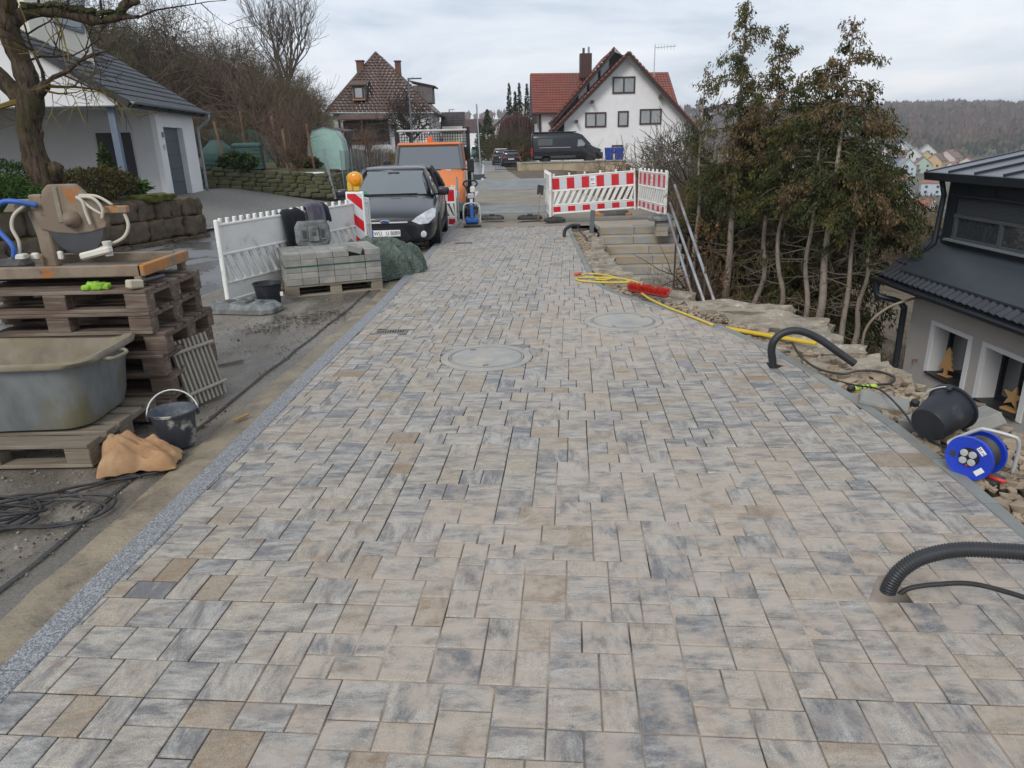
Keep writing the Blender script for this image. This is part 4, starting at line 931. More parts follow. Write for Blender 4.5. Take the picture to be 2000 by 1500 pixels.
# ================================================================== vehicles
M_tyre = mk('tyre', (.02, .02, .021), (.03, .03, .031), 12, .85); M_rim = mk('alloy', (.5, .51, .53), (.42, .43, .45), 8, .35, metal=.8)
M_lamp = mk('lamp_glass', (.62, .65, .68), (.4, .43, .46), 14, .08, .4, 25, .01, coat=1); M_tail = mk('tail_lamp', (.45, .01, .01), (.4, .01, .01), 8, .2, coat=.8); M_chrome = mk('chrome', (.7, .71, .73), (.6, .6, .62), 5, .15, metal=1)
M_wind = glassy('windscreen', (.105, .125, .128), .03); M_glass = glassy('window_glass', (.02, .024, .028), .05)
def sym_loft(stations, name, mat, parent, sub=1, cap=True):
    """stations: (y, [(x, z) ...]) half section from bottom centre to top centre"""
    rings = []
    for y, hp in stations: rings.append([(x, y, z) for x, z in hp] + [(-x, y, z) for x, z in hp[-2:0:-1]])
    o = MB().loft(rings, cap=cap).build(name, mat, parent, smooth=True)
    if sub: s_ = o.modifiers.new('s', 'SUBSURF'); s_.levels = s_.render_levels = sub
    return o
def wheel(parent, x, y, rad, wd, spokes=5, name='wheel'):
    sg = 1 if x > 0 else -1
    w_ = bpy.data.objects.new(name, None); COL.objects.link(w_); w_.parent = parent; w_.matrix_local = Matrix.Translation((x, y, rad)) @ Matrix.Rotation(R_(90 * sg), 4, 'Y')
    MB().lathe([(rad * .66, -wd / 2), (rad * .93, -wd / 2), (rad, -wd * .38), (rad, wd * .38), (rad * .93, wd / 2), (rad * .66, wd / 2)], 32).build('tyre', M_tyre, w_, smooth=True, angle=40)
    m1 = MB(); m1.lathe([(rad * .68, wd * .1), (rad * .68, wd * .49), (rad * .62, wd * .48), (rad * .58, wd * .15)], 32)
    m1.build('rim', M_rim, w_, smooth=True, angle=40)
    m1 = MB(); m1.lathe([(rad * .2, wd * .3), (rad * .18, wd * .44), (.001, wd * .45)], 16)
    for k_ in range(spokes): m1.box((rad * .4, 0, wd * .36), (rad * .46, rad * .13, wd * .1), Matrix.Rotation(2 * math.pi * k_ / spokes, 4, 'Z'))
    m1.build('hub', M_rim, w_); MB().lathe([(rad * .66, -wd * .2), (.001, -wd * .2), (.001, wd * .1), (rad * .66, wd * .1)], 20).build('brake', M_tyre, w_)
    return w_
b = NB('dark_blue_paint'); M_ford = b.set(Base_Color=(.008, .009, .015), Metallic=.0, Roughness=.35, Specular_IOR_Level=.4, Coat_Weight=.55, Coat_Roughness=.05)
car = thing('parked_car', 'dark blue hatchback parked facing the camera beside the kerb', 'car', (-2.18, 12.75, zr(14)), 2.0)
def sec(zb, wb, wm, zm, ws, zs, wt, zt): return [(0, zb), (wb * .6, zb), (wb, zb), (wm * .985, zb + (zm - zb) * .35), (wm, zm), ((wm + ws) / 2 + .012, (zm + zs) / 2), (ws, zs), (wt, zt - .025), (wt * .5, zt), (0, zt + .008)]
ST = [(-.02, sec(.25, .45, .60, .42, .56, .56, .42, .63)), (.03, sec(.21, .60, .74, .45, .70, .63, .55, .69)), (.14, sec(.18, .68, .83, .47, .79, .69, .63, .745)), (.35, sec(.17, .74, .885, .52, .84, .74, .68, .81)), (.65, sec(.17, .76, .905, .56, .865, .80, .70, .875)),
      (1.0, sec(.17, .77, .91, .58, .875, .87, .71, .945)), (1.22, sec(.17, .77, .91, .6, .88, .915, .74, .985)), (1.6, sec(.18, .78, .912, .6, .885, .94, .80, .99)), (2.4, sec(.18, .78, .912, .6, .89, .955, .82, 1.0)), (3.3, sec(.19, .78, .912, .6, .90, .985, .82, 1.02)), (3.9, sec(.22, .75, .90, .62, .88, 1.0, .78, 1.03)), (4.22, sec(.28, .68, .84, .62, .82, .98, .7, 1.03)), (4.34, sec(.36, .55, .72, .62, .70, .9, .55, .97))]
body = sym_loft(ST, 'body', M_ford, car)
def gh(z, y0, y1, w_, tp): return [(w_ * .80, y0, z), (w_ * .97, y0 + tp * .6, z), (w_, y0 + tp * 1.6, z), (w_, (y0 + y1) / 2, z), (w_ * .985, y1 - tp * 1.5, z), (w_ * .9, y1 - tp * .4, z), (w_ * .7, y1, z), (0, y1 + .04, z), (-w_ * .7, y1, z), (-w_ * .9, y1 - tp * .4, z), (-w_ * .985, y1 - tp * 1.5, z), (-w_, (y0 + y1) / 2, z), (-w_, y0 + tp * 1.6, z), (-w_ * .97, y0 + tp * .6, z), (-w_ * .80, y0, z), (0, y0 - .10, z)]
MB().loft([gh(.96, 1.22, 4.16, .835, .16), gh(1.20, 1.62, 3.98, .73, .13), gh(1.40, 1.98, 3.78, .625, .12)]).build('side_glass', M_glass, car, smooth=True)
def wsec(z, y0, w_, o_=.008): return [(w_ * .80, y0 - o_, z), (w_ * .42, y0 - .065 - o_, z + .0), (0, y0 - .1 - o_, z), (-w_ * .42, y0 - .065 - o_, z), (-w_ * .80, y0 - o_, z)]
MB().loft([wsec(.985, 1.262, .835), wsec(1.20, 1.62, .73), wsec(1.392, 1.966, .63)], cap=False, closed=False).build('windscreen', M_wind, car, smooth=True)
MB().loft([gh(1.392, 1.965, 3.80, .632, .12), gh(1.435, 2.05, 3.72, .60, .12), gh(1.468, 2.25, 3.55, .50, .12), gh(1.478, 2.5, 3.3, .3, .12)]).build('roof', M_ford, car, smooth=True)
for s_ in (-1, 1):
    MB().tube([(s_ * .79, 1.20, .955), (s_ * .70, 1.64, 1.205), (s_ * .60, 1.98, 1.405)], [.042, .036, .04], 8).build('pillar', M_ford, car, smooth=True)
    MB().tube([(s_ * .835, 2.55, .96), (s_ * .735, 2.60, 1.21), (s_ * .63, 2.64, 1.41)], .028, 8).build('pillar', M_black, car); MB().tube([(s_ * .80, 3.92, .96), (s_ * .70, 3.80, 1.21), (s_ * .60, 3.62, 1.41)], [.11, .10, .06], 8).build('pillar', M_ford, car, smooth=True)
    MB().tube([(s_ * .60, 1.98, 1.405), (s_ * .635, 2.6, 1.425), (s_ * .62, 3.3, 1.42), (s_ * .56, 3.75, 1.39)], .03, 8).build('roof_rail', M_ford, car, smooth=True)
    mir = MB(); rock(mir, (s_ * .985, 1.42, 1.015), (.22, .15, .15), random.Random(2), .02); mir.build('mirror', M_ford, car, smooth=True); MB().cbox((s_ * .88, 1.43, .96), (.12, .05, .04), .01).build('mirror_arm', M_black, car)
    # headlamp: swept almond on the corner
    hl = [(.46, -.03, .60), (.60, .0, .54), (.75, .07, .55), (.86, .30, .64), (.865, .50, .76), (.81, .44, .785), (.69, .16, .74), (.55, .01, .67)]
    pts = [(s_ * (x + .012), y - .045, z) for x, y, z in hl]; c_ = (s_ * .71, .02, .648); m1 = MB(); m1.add(pts + [c_] , [((i, (i + 1) % 8, 8) if s_ > 0 else ((i + 1) % 8, i, 8)) for i in range(8)]); o = m1.build('headlight', M_lamp, car); o.modifiers.new('s', 'SOLIDIFY').thickness = .02
    MB().lathe([(.06, .0), (.062, .02), (.04, .028), (.001, .03)], 20, Matrix.Translation((s_ * .66, .03, .36)) @ Matrix.Rotation(R_(90), 4, 'X')).build('fog_lamp', M_lamp, car, smooth=True); MB().cbox((s_ * .655, .065, .36), (.17, .06, .13), .03).build('fog_recess', M_black, car)
    for y in (.90, 3.55):
        wheel(car, s_ * .80, y, .315, .21, 5)
        MB().lathe([(.345, -.02), (.345, .125), (.001, .125)], 28, Matrix.Translation((s_ * .795, y, .325)) @ Matrix.Rotation(R_(90 * s_), 4, 'Y')).build('wheel_arch', M_black, car)
    MB().box((s_ * .905, 2.5, .32), (.02, 2.0, .12)).build('sill', M_black, car); MB().cbox((s_ * .90, 2.35, .83), (.04, .16, .025), .008).build('door_handle', M_ford, car)
    MB().box((s_ * .898, 1.42, .62), (.004, .008, .6)).build('door_seam', M_black, car); MB().box((s_ * .905, 2.56, .64), (.004, .008, .62)).build('door_seam', M_black, car)
def face(pts, name, mat, th=.02): 
    m1 = MB(); m1.add(pts, [tuple(range(len(pts)))]); o = m1.build(name, mat, car); o.modifiers.new('s', 'SOLIDIFY').thickness = th; return o
face([(-.50, -.035, .555), (-.36, -.04, .535), (.36, -.04, .535), (.50, -.035, .555), (.48, -.03, .605), (-.48, -.03, .605)], 'upper_grille', M_black)
for (z, w_) in ((.585, .40),): MB().cbox((0, -.062, z), (w_ * 2, .03, .026), .006).build('chrome_bar', mk('bright_trim', (.6, .61, .63), (.55, .56, .58), 4, .25, coat=.5), car)
face([(-.34, -.052, .49), (-.46, -.045, .30), (-.36, -.04, .245), (.36, -.04, .245), (.46, -.045, .30), (.34, -.052, .49)], 'lower_grille', M_black)
for z in (.29, .33, .45): MB().box((0, -.062, z), (.7, .006, .008)).build('grille_bar', M_tyre, car)
MB().lathe([(.001, .03), (.07, .026), (.075, .02), (.075, 0)], 28, Matrix.Translation((0, -.055, .60)) @ FRONT @ Matrix.Diagonal((1.15, .46, 1, 1))).build('badge_rim', M_chrome, car, smooth=True)
MB().lathe([(.001, .033), (.064, .029)], 28, Matrix.Translation((0, -.055, .60)) @ FRONT @ Matrix.Diagonal((1.15, .44, 1, 1))).build('badge', mk('badge_blue', (.02, .05, .2), (.02, .05, .2), 3, .25, coat=1), car)
text('Ford', car, M_chrome, .045, Matrix.Translation((0, -.0895, .60)) @ FRONT, 'badge_script', 1.2)
pl_ = MB().cbox((0, -.066, .40), (.52, .012, .112), .004).build('licence_plate', M_rwhite, car); MB().box((-.238, -.0735, .40), (.042, .003, .108)).build('plate_band', mk('euro_blue', (.01, .05, .4), (.01, .05, .4), 3, .4), pl_)
tag(text('WÜ   U 8089', pl_, M_black, .098, Matrix.Translation((.02, -.0745, .398)) @ FRONT, 'plate_lettering', .84), kind='stuff')
MB().box((0, -.05, .20), (1.3, .04, .03)).build('splitter', M_black, car)
MB().tube([(-.55, 1.22, .99), (-.1, 1.135, .995), (.5, 1.17, .995)], .011, 6).build('wiper', M_black, car); MB().cbox((0, 1.80, 1.345), (.22, .03, .06), .01).build('inner_mirror', M_black, car); MB().box((-.50, 1.20, 1.03), (.06, .012, .05)).build('inspection_sticker', mk('green_sticker', (.03, .30, .12), (.03, .28, .1), 4, .5), car)

# ---------------------------------------------------- orange truck
M_or = mk('orange_truck_paint', (.62, .19, .055), (.55, .165, .045), 3, .4, coat=.4, dirt=(.35, .22, .15), dscale=3, dthr=.7)
M_grey = mk('grey_trim', (.10, .105, .115), (.08, .085, .09), 6, .55)
M_alu = mk('drop_side_aluminium', (.5, .51, .51), (.42, .43, .43), 5, .5, metal=.3)
trk = thing('orange_truck', 'orange tipper truck parked behind the dark hatchback', 'truck', (-2.02, 18.85, zr(20)), 1.5)
def csec(w_, zb, zt, rd=.06): return [(0, zb), (w_ - rd, zb), (w_, zb + rd), (w_, (zb + zt) / 2), (w_, zt - rd), (w_ - rd, zt), (w_ * .5, zt + .01), (0, zt + .015)]
sym_loft([(.0, csec(.80, .42, .95)), (.10, csec(.90, .38, 1.10)), (.45, csec(.92, .38, 1.38)), (.60, csec(.92, .38, 1.45)), (1.9, csec(.92, .45, 1.5))], 'lower_cab', M_or, trk, 0)
# upper cab: pillars, roof and glass
wz = [(1.42, .50, .90), (2.02, .78, .84)]
MB().loft([[(.86, .56, 1.40), (.86, 1.9, 1.40), (-.86, 1.9, 1.40), (-.86, .56, 1.40)], [(.80, .84, 2.0), (.80, 1.9, 2.02), (-.80, 1.9, 2.02), (-.80, .84, 2.0)]]).build('cab_interior', M_grey, trk)
MB().loft([[(.83, .515, 1.43), (-.83, .515, 1.43)], [(.765, .80, 1.985), (-.765, .80, 1.985)]], cap=False, closed=False).build('windscreen', glassy('truck_windscreen', (.09, .105, .125), .05), trk)
for s_ in (-1, 1):
    MB().tube([(s_ * .885, .50, 1.41), (s_ * .815, .80, 2.02)], .05, 8).build('pillar', M_grey, trk); MB().tube([(s_ * .88, 1.86, 1.41), (s_ * .82, 1.86, 2.02)], .05, 8).build('pillar', M_or, trk)
    MB().loft([[(s_ * .90, .68, 1.46), (s_ * .90, 1.8, 1.46)], [(s_ * .845, .90, 1.98), (s_ * .845, 1.8, 1.98)]], cap=False, closed=False).build('side_window', M_glass, trk)
    MB().cbox((s_ * 1.09, .42, 1.50), (.17, .07, .34), .03).build('mirror', M_black, trk); MB().tube([(s_ * .9, .5, 1.42), (s_ * 1.05, .44, 1.4)], .02, 6).build('mirror_arm', M_black, trk)
    for y in (.72, 3.6): wheel(trk, s_ * .82, y, .36, .24, 6)
    MB().cbox((s_ * .62, -.01, .80), (.30, .06, .2), .03).build('headlight', M_lamp, trk)
MB().cbox((0, 1.38, 2.055), (1.70, 1.15, .10), .045).build('roof', M_or, trk); MB().cbox((.01, 1.15, 2.17), (.16, .12, .15), .02).build('beacon_lamp', mk('orange_lens', (.7, .12, .01), (.6, .1, .01), 9, .25, coat=.6), trk)
m1 = MB(); m1.prism([(.30, .0), (.46, .0), (.56, .50), (.42, .50)], 0, .004, TM((0, .105, 1.106), 0, 38)); m1.build('hood_stripe', M_silver, trk)
MB().cbox((0, -.06, .50), (1.8, .14, .26), .03).build('bumper', M_grey, trk); MB().tube([(-.5, .49, 1.42), (.3, .47, 1.42)], .012, 6).build('wiper', M_black, trk)
for i, (x, w_, m_) in enumerate([(-.62, .14, 'note_yellow'), (-.45, .12, 'w'), (-.1, .3, 'w'), (.55, .2, 'note_blue')]):
    MB().cbox((x, .66, 1.455), (w_, .10, .07), .01).build('dashboard_paper', {'w': M_rwhite, 'note_yellow': M_yel}.get(m_) or mk('note_blue', (.1, .25, .5), (.1, .2, .45), 3, .8), trk)
# headboard with mesh, ladder rack and bed
for x in (-1.0, 1.0): MB().cbox((x, 2.15, 1.55), (.11, .08, 1.9), .01).build('headboard_post', M_black, trk)
m1 = MB()
for i in range(27): m1.box((-.93 + i * .0715, 2.15, 2.18), (.018, .012, .34))
for i in range(5): m1.box((0, 2.142, 2.03 + i * .075), (1.9, .01, .014))
tag(m1.build('headboard_mesh', M_black, trk), kind='stuff'); MB().cbox((0, 2.1, 1.78), (1.95, .06, .38), .01).build('headboard', M_black, trk); MB().cbox((0, 2.08, 2.42), (1.96, .09, .06), .02).build('headboard_rail', M_alu, trk)
MB().cbox((0, 3.75, .85), (2.05, 3.1, .08), .01).build('bed_floor', M_grey, trk)
for s_ in (-1, 1): MB().cbox((s_ * 1.03, 3.75, 1.10), (.04, 3.1, .42), .008).build('drop_side', M_alu, trk); MB().cbox((s_ * 1.04, 5.28, 1.05), (.06, .06, .66), .008).build('rear_post', M_black, trk)
MB().cbox((0, 5.3, 1.1), (2.0, .04, .42), .008).build('tailgate', M_alu, trk); MB().cbox((0, 2.8, .55), (.7, 5.0, .2), .02).build('chassis', M_black, trk)

panel('red and white barrier panel standing in front of the orange truck', (-3.2, 18.0), (-1.27, 17.92), zr(18) + .03, 'red and white barriers', foil=-1, slope=-1, teeth=6)
tag(MB().tube([(0, 0, 0), (0, 0, 1.25)], .022, 10).build('barrier_post', M_steel, M=TM((-1.22, 17.85, zr(18)))), 'thin grey steel post at the end of the truck barrier', 'post')

# ---------------------------------------------------- board barrier across the footway, shovel, plate compactor
M_board = mk('grey_blue_board', (.29, .325, .345), (.24, .27, .29), 3, .6, .1, 20, stretch=(1, 4, 4), dirt=(.36, .36, .34), dthr=.6)
M_post2 = mk('galvanised_post', (.36, .38, .39), (.3, .32, .33), 9, .5, metal=.5)
t = thing('board_barrier', 'barrier of two long grey boards across the footway before the gravel', 'barrier', (-.85, 18.55, zr(18.5) + .1))
MB().cbox((.95, 0, .90), (1.95, .03, .27), .005).build('upper_board', M_board, t, M=TM((0, .01, 0), .8, 0, -.3)); MB().cbox((.95, -.02, .32), (1.9, .03, .17), .005).build('lower_board', M_board, t); MB().cbox((.95, -.055, .215), (1.9, .05, .05), .005).build('board_lip', M_board, t)
for x in (0.0, 1.9): MB().cbox((x, .05, .5), (.05, .05, 1.06), .006).build('post', M_post2, t)
t = thing('shovel', 'dark-bladed shovel leaning upside down against the barrier', 'shovel', (.74, 17.62, zp(17.6)), 0)
MB().tube([(0, 0, 0), (.06, .25, .62)], .017, 8).build('handle', M_woodlight, t, smooth=True); MB().cbox((0, 0, .11), (.16, .015, .24), .01).build('blade', mk('dark_steel', (.05, .05, .055), (.035, .035, .04), 8, .5, metal=.5), t, M=TM((.065, .27, .60), 8, -20, 10))
base_plate('black foot plate under the board barrier beside the compactor', (-.40, 18.2, zp(18)), 3, d3=(.6, .36, .09)); base_plate('black foot plate behind the red and white barrier corner', (.55, 18.0, zp(18)), -4, d3=(.62, .36, .09)); base_plate('black foot plate at the left front corner of the red and white barrier', (1.12, 17.25, zp(17)), 8, d3=(.5, .4, .08))
t = thing('plate_compactor', 'small blue plate compactor standing on the far end of the paving', 'compactor', (-.83, 16.55, zp(16.5)), 4)
M_blue = mk('compactor_blue', (.03, .13, .42), (.025, .10, .34), 6, .45, dirt=(.25, .25, .25), dthr=.68)
MB().loft([[(-.2, -.16, .0), (.2, -.16, .0), (.2, .26, .0), (-.2, .26, .0)], [(-.2, -.22, .05), (.2, -.22, .05), (.2, .32, .05), (-.2, .32, .05)]]).build('base_plate', M_iron, t, bevel=.01)
MB().cbox((0, .06, .13), (.30, .36, .14), .03).build('exciter', M_blue, t); MB().cbox((0, -.08, .33), (.09, .08, .32), .02).build('belt_guard', M_blue, t); MB().cbox((-.08, .06, .33), (.12, .22, .20), .03).build('engine', M_black, t); MB().cbox((.09, .06, .36), (.13, .22, .18), .03).build('fuel_tank', M_black, t); MB().cbox((0, -.14, .14), (.26, .03, .08), .01).build('front_plate', M_blue, t)
MB().lathe([(.06, 0), (.06, .04), (.001, .045)], 18, Matrix.Translation((.08, -.06, .33)) @ FRONT).build('recoil_starter', M_dark, t, smooth=True, angle=30)
for s_ in (-1, 1): MB().tube(spline([(s_ * .19, -.14, .06), (s_ * .19, -.13, .36), (s_ * .15, -.10, .50), (0, -.09, .53)], 6), .018, 8).build('guard_bar', M_alu, t, smooth=True)
MB().tube(spline([(-.06, .22, .15), (-.06, .3, .6), (-.10, .34, .84), (-.16, .36, .92), (-.12, .37, .985), (0, .38, 1.0), (.12, .37, .985), (.16, .36, .92), (.10, .34, .84), (.06, .3, .6), (.06, .22, .15)], 5), .019, 8).build('handle', M_black, t, smooth=True)
MB().cbox((.05, .3, .80), (.12, .08, .14), .02).build('water_bottle', M_whitep, t); MB().cbox((0, .24, .66), (.16, .08, .12), .02).build('handle_bracket', M_alu, t)

# ---------------------------------------------------- red and white barrier corner above the stairs
t = panel('red and white barrier panel with blue logo plate above the stairs', (1.06, 17.3), (3.08, 17.3), .02, 'red and white barriers', foil=-1, slope=1, teeth=6, logo=True, h=.94); t.rotation_euler.y = R_(-2.8)
t = panel('side panel of the red and white barrier, seen at an angle above the stairs', (3.13, 17.22), (3.36, 15.30), .13, 'red and white barriers', foil=-1, slope=1, teeth=7, h=.93, logo=True)
panel('white barrier panel seen edge-on at the left corner of the red and white barrier', (1.02, 17.2), (1.0, 19.1), .0, 'red and white barriers', slope=1, teeth=5, h=1.0)
t = thing('beacon_base', 'black and orange rubber base lying below the red and white barrier', 'base', (2.45, 16.75, .05), 6)
MB().loft([rrect(.42, .15, .08, 0), rrect(.42, .15, .08, .04), rrect(.34, .11, .06, .1)]).build('body', M_rubber, t); 
for s_ in (-1, 1): MB().loft([rrect(.10, .155, .05, .0), rrect(.10, .155, .05, .045), rrect(.06, .09, .04, .085)]).build('orange_end', M_sawo, t, loc=(s_ * .33, 0, .005))
st_ = thing('block_stack', 'short stack of concrete blocks on the stairs under a foot plate', 'blocks', (3.17, 14.78, -.20))
for i in range(3): MB().cbox((0, 0, .055 + i * .105), (.24, .22, .10), .006).build('block', M_step, st_)
base_plate('grey octagonal foot plate resting on the block stack at the stairs', (3.15, 14.8, .12), 2, M_foot, d3=(.5, .4, .09))
tag(MB().cbox((0, 0, .23), (.085, .07, .46), .006).build('grey_post', mk('grey_post_paint', (.13, .14, .15), (.11, .115, .125), 5, .5), M=TM((1.72, 14.75, -.10), 5, 0, 3)), 'short square grey post standing beside the top of the stairs', 'post')

# ---------------------------------------------------- hoses, conduits, cables
def ribbed(name, label, pts, rad, cat='conduit', n=10, parent=None, pitch=.011, amp=.09):
    P_ = spline(pts, 30); out = []; rr = []; acc = 0; last = P_[0]
    # resample evenly at a quarter of the rib pitch
    res = [P_[0]]; step = pitch / 4
    for p in P_[1:]:
        d_ = (p - last).length
        while acc + d_ >= step:
            f = (step - acc) / d_; last = last + (p - last) * f; res.append(last.copy()); d_ = (p - last).length; acc = 0
        acc += d_; last = p
    rr = [rad * (1 - amp * (1 if k_ % 4 < 2 else 0)) for k_ in range(len(res))]
    o = MB().tube(res, rr, 16).build(name, mk('ribbed_black_plastic', (.018, .02, .023), (.028, .03, .034), 9, .42), parent, smooth=False); o.data.shade_smooth(); return tag(o, label, cat)
ribbed('conduit', 'thick ribbed black conduit arching out of the paving at the right edge', [(1.455, 2.335, -.03), (1.465, 2.335, .035), (1.50, 2.335, .10), (1.57, 2.33, .155), (1.68, 2.31, .195), (1.80, 2.26, .22), (1.95, 2.2, .23), (2.15, 2.1, .20), (2.4, 2.0, .12)], .030)
o = MB().tube(spline([(1.49, 2.325, -.02), (1.53, 2.32, .02), (1.62, 2.30, .05), (1.72, 2.24, .09), (1.82, 2.12, .115), (1.95, 1.98, .12), (2.15, 1.85, .08)], 8), .0095, 10).build('cable', M_rubber, smooth=True); tag(o, 'thin black cable rising beside the thick conduit at the right edge', 'cable')
ribbed('conduit', 'black conduit arching from the paving over the right kerb', [(2.045, 5.22, -.03), (2.035, 5.22, .05), (2.015, 5.21, .13), (2.02, 5.20, .205), (2.07, 5.2, .265), (2.16, 5.2, .292), (2.26, 5.19, .275), (2.38, 5.17, .215), (2.5, 5.14, .13), (2.62, 5.1, .045)], .030, pitch=.010, amp=.03)
o = MB().tube(spline([(2.16, 5.2, .20), (2.22, 5.14, .10), (2.32, 5.05, .03), (2.48, 5.0, .0), (2.62, 5.03, .01), (2.74, 4.98, .02), (2.80, 4.86, .01), (2.72, 4.76, .0), (2.62, 4.74, .0)], 8), .009, 8).build('cable', M_rubber, smooth=True); tag(o, 'black cable looping over the boulders to the green-taped plug', 'cable')
t = thing('cable_plug', 'cable plug wrapped in lime green tape lying on the boulders', 'plug', (2.53, 4.73, -.015), 8)
MB().tube([(-.09, 0, 0), (-.07, 0, 0), (.07, 0, 0), (.09, 0, 0)], [.014, .021, .021, .014], 12).build('plug_body', mk('lime_tape', (.42, .60, .06), (.30, .48, .05), 9, .5), t, smooth=True)
for x in (-.035, .0, .03): MB().lathe([(.0225, -.006), (.0225, .006)], 12, Matrix.Translation((x, 0, 0)) @ Matrix.Rotation(R_(75), 4, 'Y')).build('black_tape', M_rubber, t)
MB().tube([(-.13, 0, 0), (-.085, 0, 0)], .017, 12).build('plug_end', M_rubber, t, smooth=True)
o = MB().tube(spline([(2.37, 4.95, -.02), (2.45, 4.75, .0), (2.48, 4.5, .06), (2.45, 4.3, .085), (2.43, 4.05, .06), (2.42, 3.8, .0), (2.5, 3.55, .02), (2.6, 3.42, .06)], 8), .0065, 8).build('cable', M_rubber, smooth=True); tag(o, 'thin black cable lying over the broken slabs to the cable reel', 'cable')
ribbed('conduit', 'short black conduit bending out of the far paving near the stairs', [(1.10, 14.0, -.10), (1.10, 14.0, .0), (1.13, 14.02, .075), (1.20, 14.05, .12), (1.3, 14.1, .135), (1.42, 14.15, .12)], .036)
o = MB().tube(spline([(1.36, 14.1, .12), (1.42, 13.9, .02), (1.5, 13.5, -.06), (1.45, 13.3, -.06), (1.55, 13.25, -.07)], 6), .012, 6).build('cable', M_rubber, smooth=True); tag(o, 'black cable hanging onto the stones from the far conduit', 'cable')
M_yhose = mk('yellow_hose', (.58, .44, .07), (.50, .38, .06), 9, .5)
t = thing('garden_hose', 'yellow garden hose looped on the paving beside the red broom', 'hose', (1.2, 8.9, 0))
hp = [(.98, 9.42, .012), (1.10, 9.50, .012), (1.30, 9.33, .014), (1.46, 8.95, .018), (1.50, 8.72, .03), (1.35, 8.75, .02), (1.10, 8.85, .013), (.90, 9.00, .012), (.88, 9.15, .012), (1.02, 9.22, .012), (1.22, 9.12, .02), (1.32, 9.0, .03), (1.22, 8.92, .03), (1.12, 9.02, .02), (1.2, 9.12, .02), (1.38, 9.0, .03), (1.56, 8.72, .035), (1.60, 8.45, .03), (1.50, 8.35, .04), (1.48, 8.2, .05), (1.52, 7.95, .03), (1.56, 7.7, .02), (1.66, 7.3, .016), (1.80, 6.9, .014), (1.93, 6.5, .012)]
MB().tube([(p - Vector((1.2, 8.9, 0))) for p in spline([(x, y, z + zp(y)) for x, y, z in hp], 7)], .0125, 8).build('tube', M_yhose, t, smooth=True)
MB().tube([(-.24, .52, .014), (-.30, .50, .014), (-.33, .50, .014)], [.020, .022, .014], 10).build('connector', mk('orange_red_plastic', (.55, .10, .04), (.5, .09, .03), 5, .4), t, smooth=True)
# red broom
t = thing('broom_head', 'red bristle broom head lying on its back over the right kerb', 'broom', (1.58, 7.93, .02), -50)
M_bri = mk('red_bristle', (.55, .03, .02), (.42, .02, .015), 12, .6)
MB().cbox((0, 0, .02), (.56, .075, .03), .01).build('head_block', mk('dark_red_wood', (.25, .03, .02), (.2, .02, .015), 8, .6), t)
m1 = MB(); rr = random.Random(8)
for i in range(24):
    for j in range(4):
        for k_ in range(3):
            x = -.265 + i * .023; y = -.028 + j * .0185; ax, ay = rr.gauss(0, .018), rr.gauss(0, .02) + (j - 1.5) * .012
            m1.tube([(x, y, .034), (x + ax, y + ay, .10 + rr.uniform(-.006, .006))], [.0045, .0035], 4)
tag(m1.build('bristles', M_bri, t), kind='stuff')
tag(MB().cbox((0, 0, 0), (.92, .06, .025), .006).build('yellow_bar', mk('yellow_paint', (.62, .42, .025), (.55, .36, .02), 6, .45), M=TM((2.32, 6.12, .005), -51, 0, -2)), 'long yellow bar lying on the boulders by the right kerb', 'bar')

# ---------------------------------------------------- tipped bucket and cable reel
Mt = Matrix.Translation((2.37, 3.70, .12)) @ Matrix.Rotation(R_(28), 4, 'Z') @ Matrix.Rotation(R_(72), 4, 'Y') 
bucket('black bucket tipped on its side on the rubble', (0, 0, 0), 0, .235, .135, .10, M_bblk, M_bblk, -20, M=Mt, hmat=M_alu)
M_rblue = mk('reel_blue', (.012, .05, .50), (.01, .04, .42), 5, .35, coat=.3)
t = thing('cable_reel', 'blue cable reel with four grey sockets standing on the rubble', 'cable reel', (2.415, 3.33, -.02), -58); t.scale = (.9, .9, .9)
RX = Matrix.Rotation(R_(90), 4, 'X')
for (y, nm) in ((-.075, 'front_disc'), (.075, 'rear_disc')):
    MB().lathe([(.001, -.008), (.118, -.008), (.128, -.012), (.132, 0), (.128, .012), (.118, .008), (.001, .008)], 40, Matrix.Translation((0, y, .135)) @ RX).build(nm, M_rblue, t, smooth=True, angle=40)
m1 = MB()
for k_ in range(12): 
    m1.lathe([(.098 + .005 * math.cos(R_(a)), -.062 + k_ * .0112 + .0056 * math.sin(R_(a))) for a in range(0, 361, 60)], 28, Matrix.Translation((0, 0, .135)) @ RX)
m1.build('wound_cable', M_rubber, t, smooth=True)
MB().lathe([(.001, .012), (.052, .011), (.056, 0)], 28, Matrix.Translation((0, -.083, .145)) @ RX).build('socket_plate', M_black, t, smooth=True, angle=30)
M_sock = mk('grey_socket_cover', (.42, .44, .45), (.36, .38, .39), 6, .5)
for (x, z) in ((-.023, .023), (.023, .023), (-.023, -.023), (.023, -.023)): MB().lathe([(.001, .012), (.018, .011), (.021, .006), (.021, 0)], 20, Matrix.Translation((x, -.094, .145 + z)) @ RX).build('socket_cover', M_sock, t, smooth=True, angle=30)
MB().cbox((0, -.096, .098), (.014, .008, .012), .003).build('reset_button', M_red, t)
for (a, w_) in ((48, .05), (-42, .055), (178, .035)):
    o = MB().cbox((0, 0, 0), (w_, .002, .03), .0008).build('label_sticker', M_rwhite if a != 178 else M_dark, t, M=Matrix.Translation((.088 * math.cos(R_(a)), -.0845, .135 + .088 * math.sin(R_(a)))) @ Matrix.Rotation(R_(a - 90) * -1, 4, 'Y'))
text('25 m', t, M_black, .022, Matrix.Translation((.060, -.0862, .20)) @ FRONT @ Matrix.Rotation(R_(-42), 4, 'Z'), 'sticker_lettering')
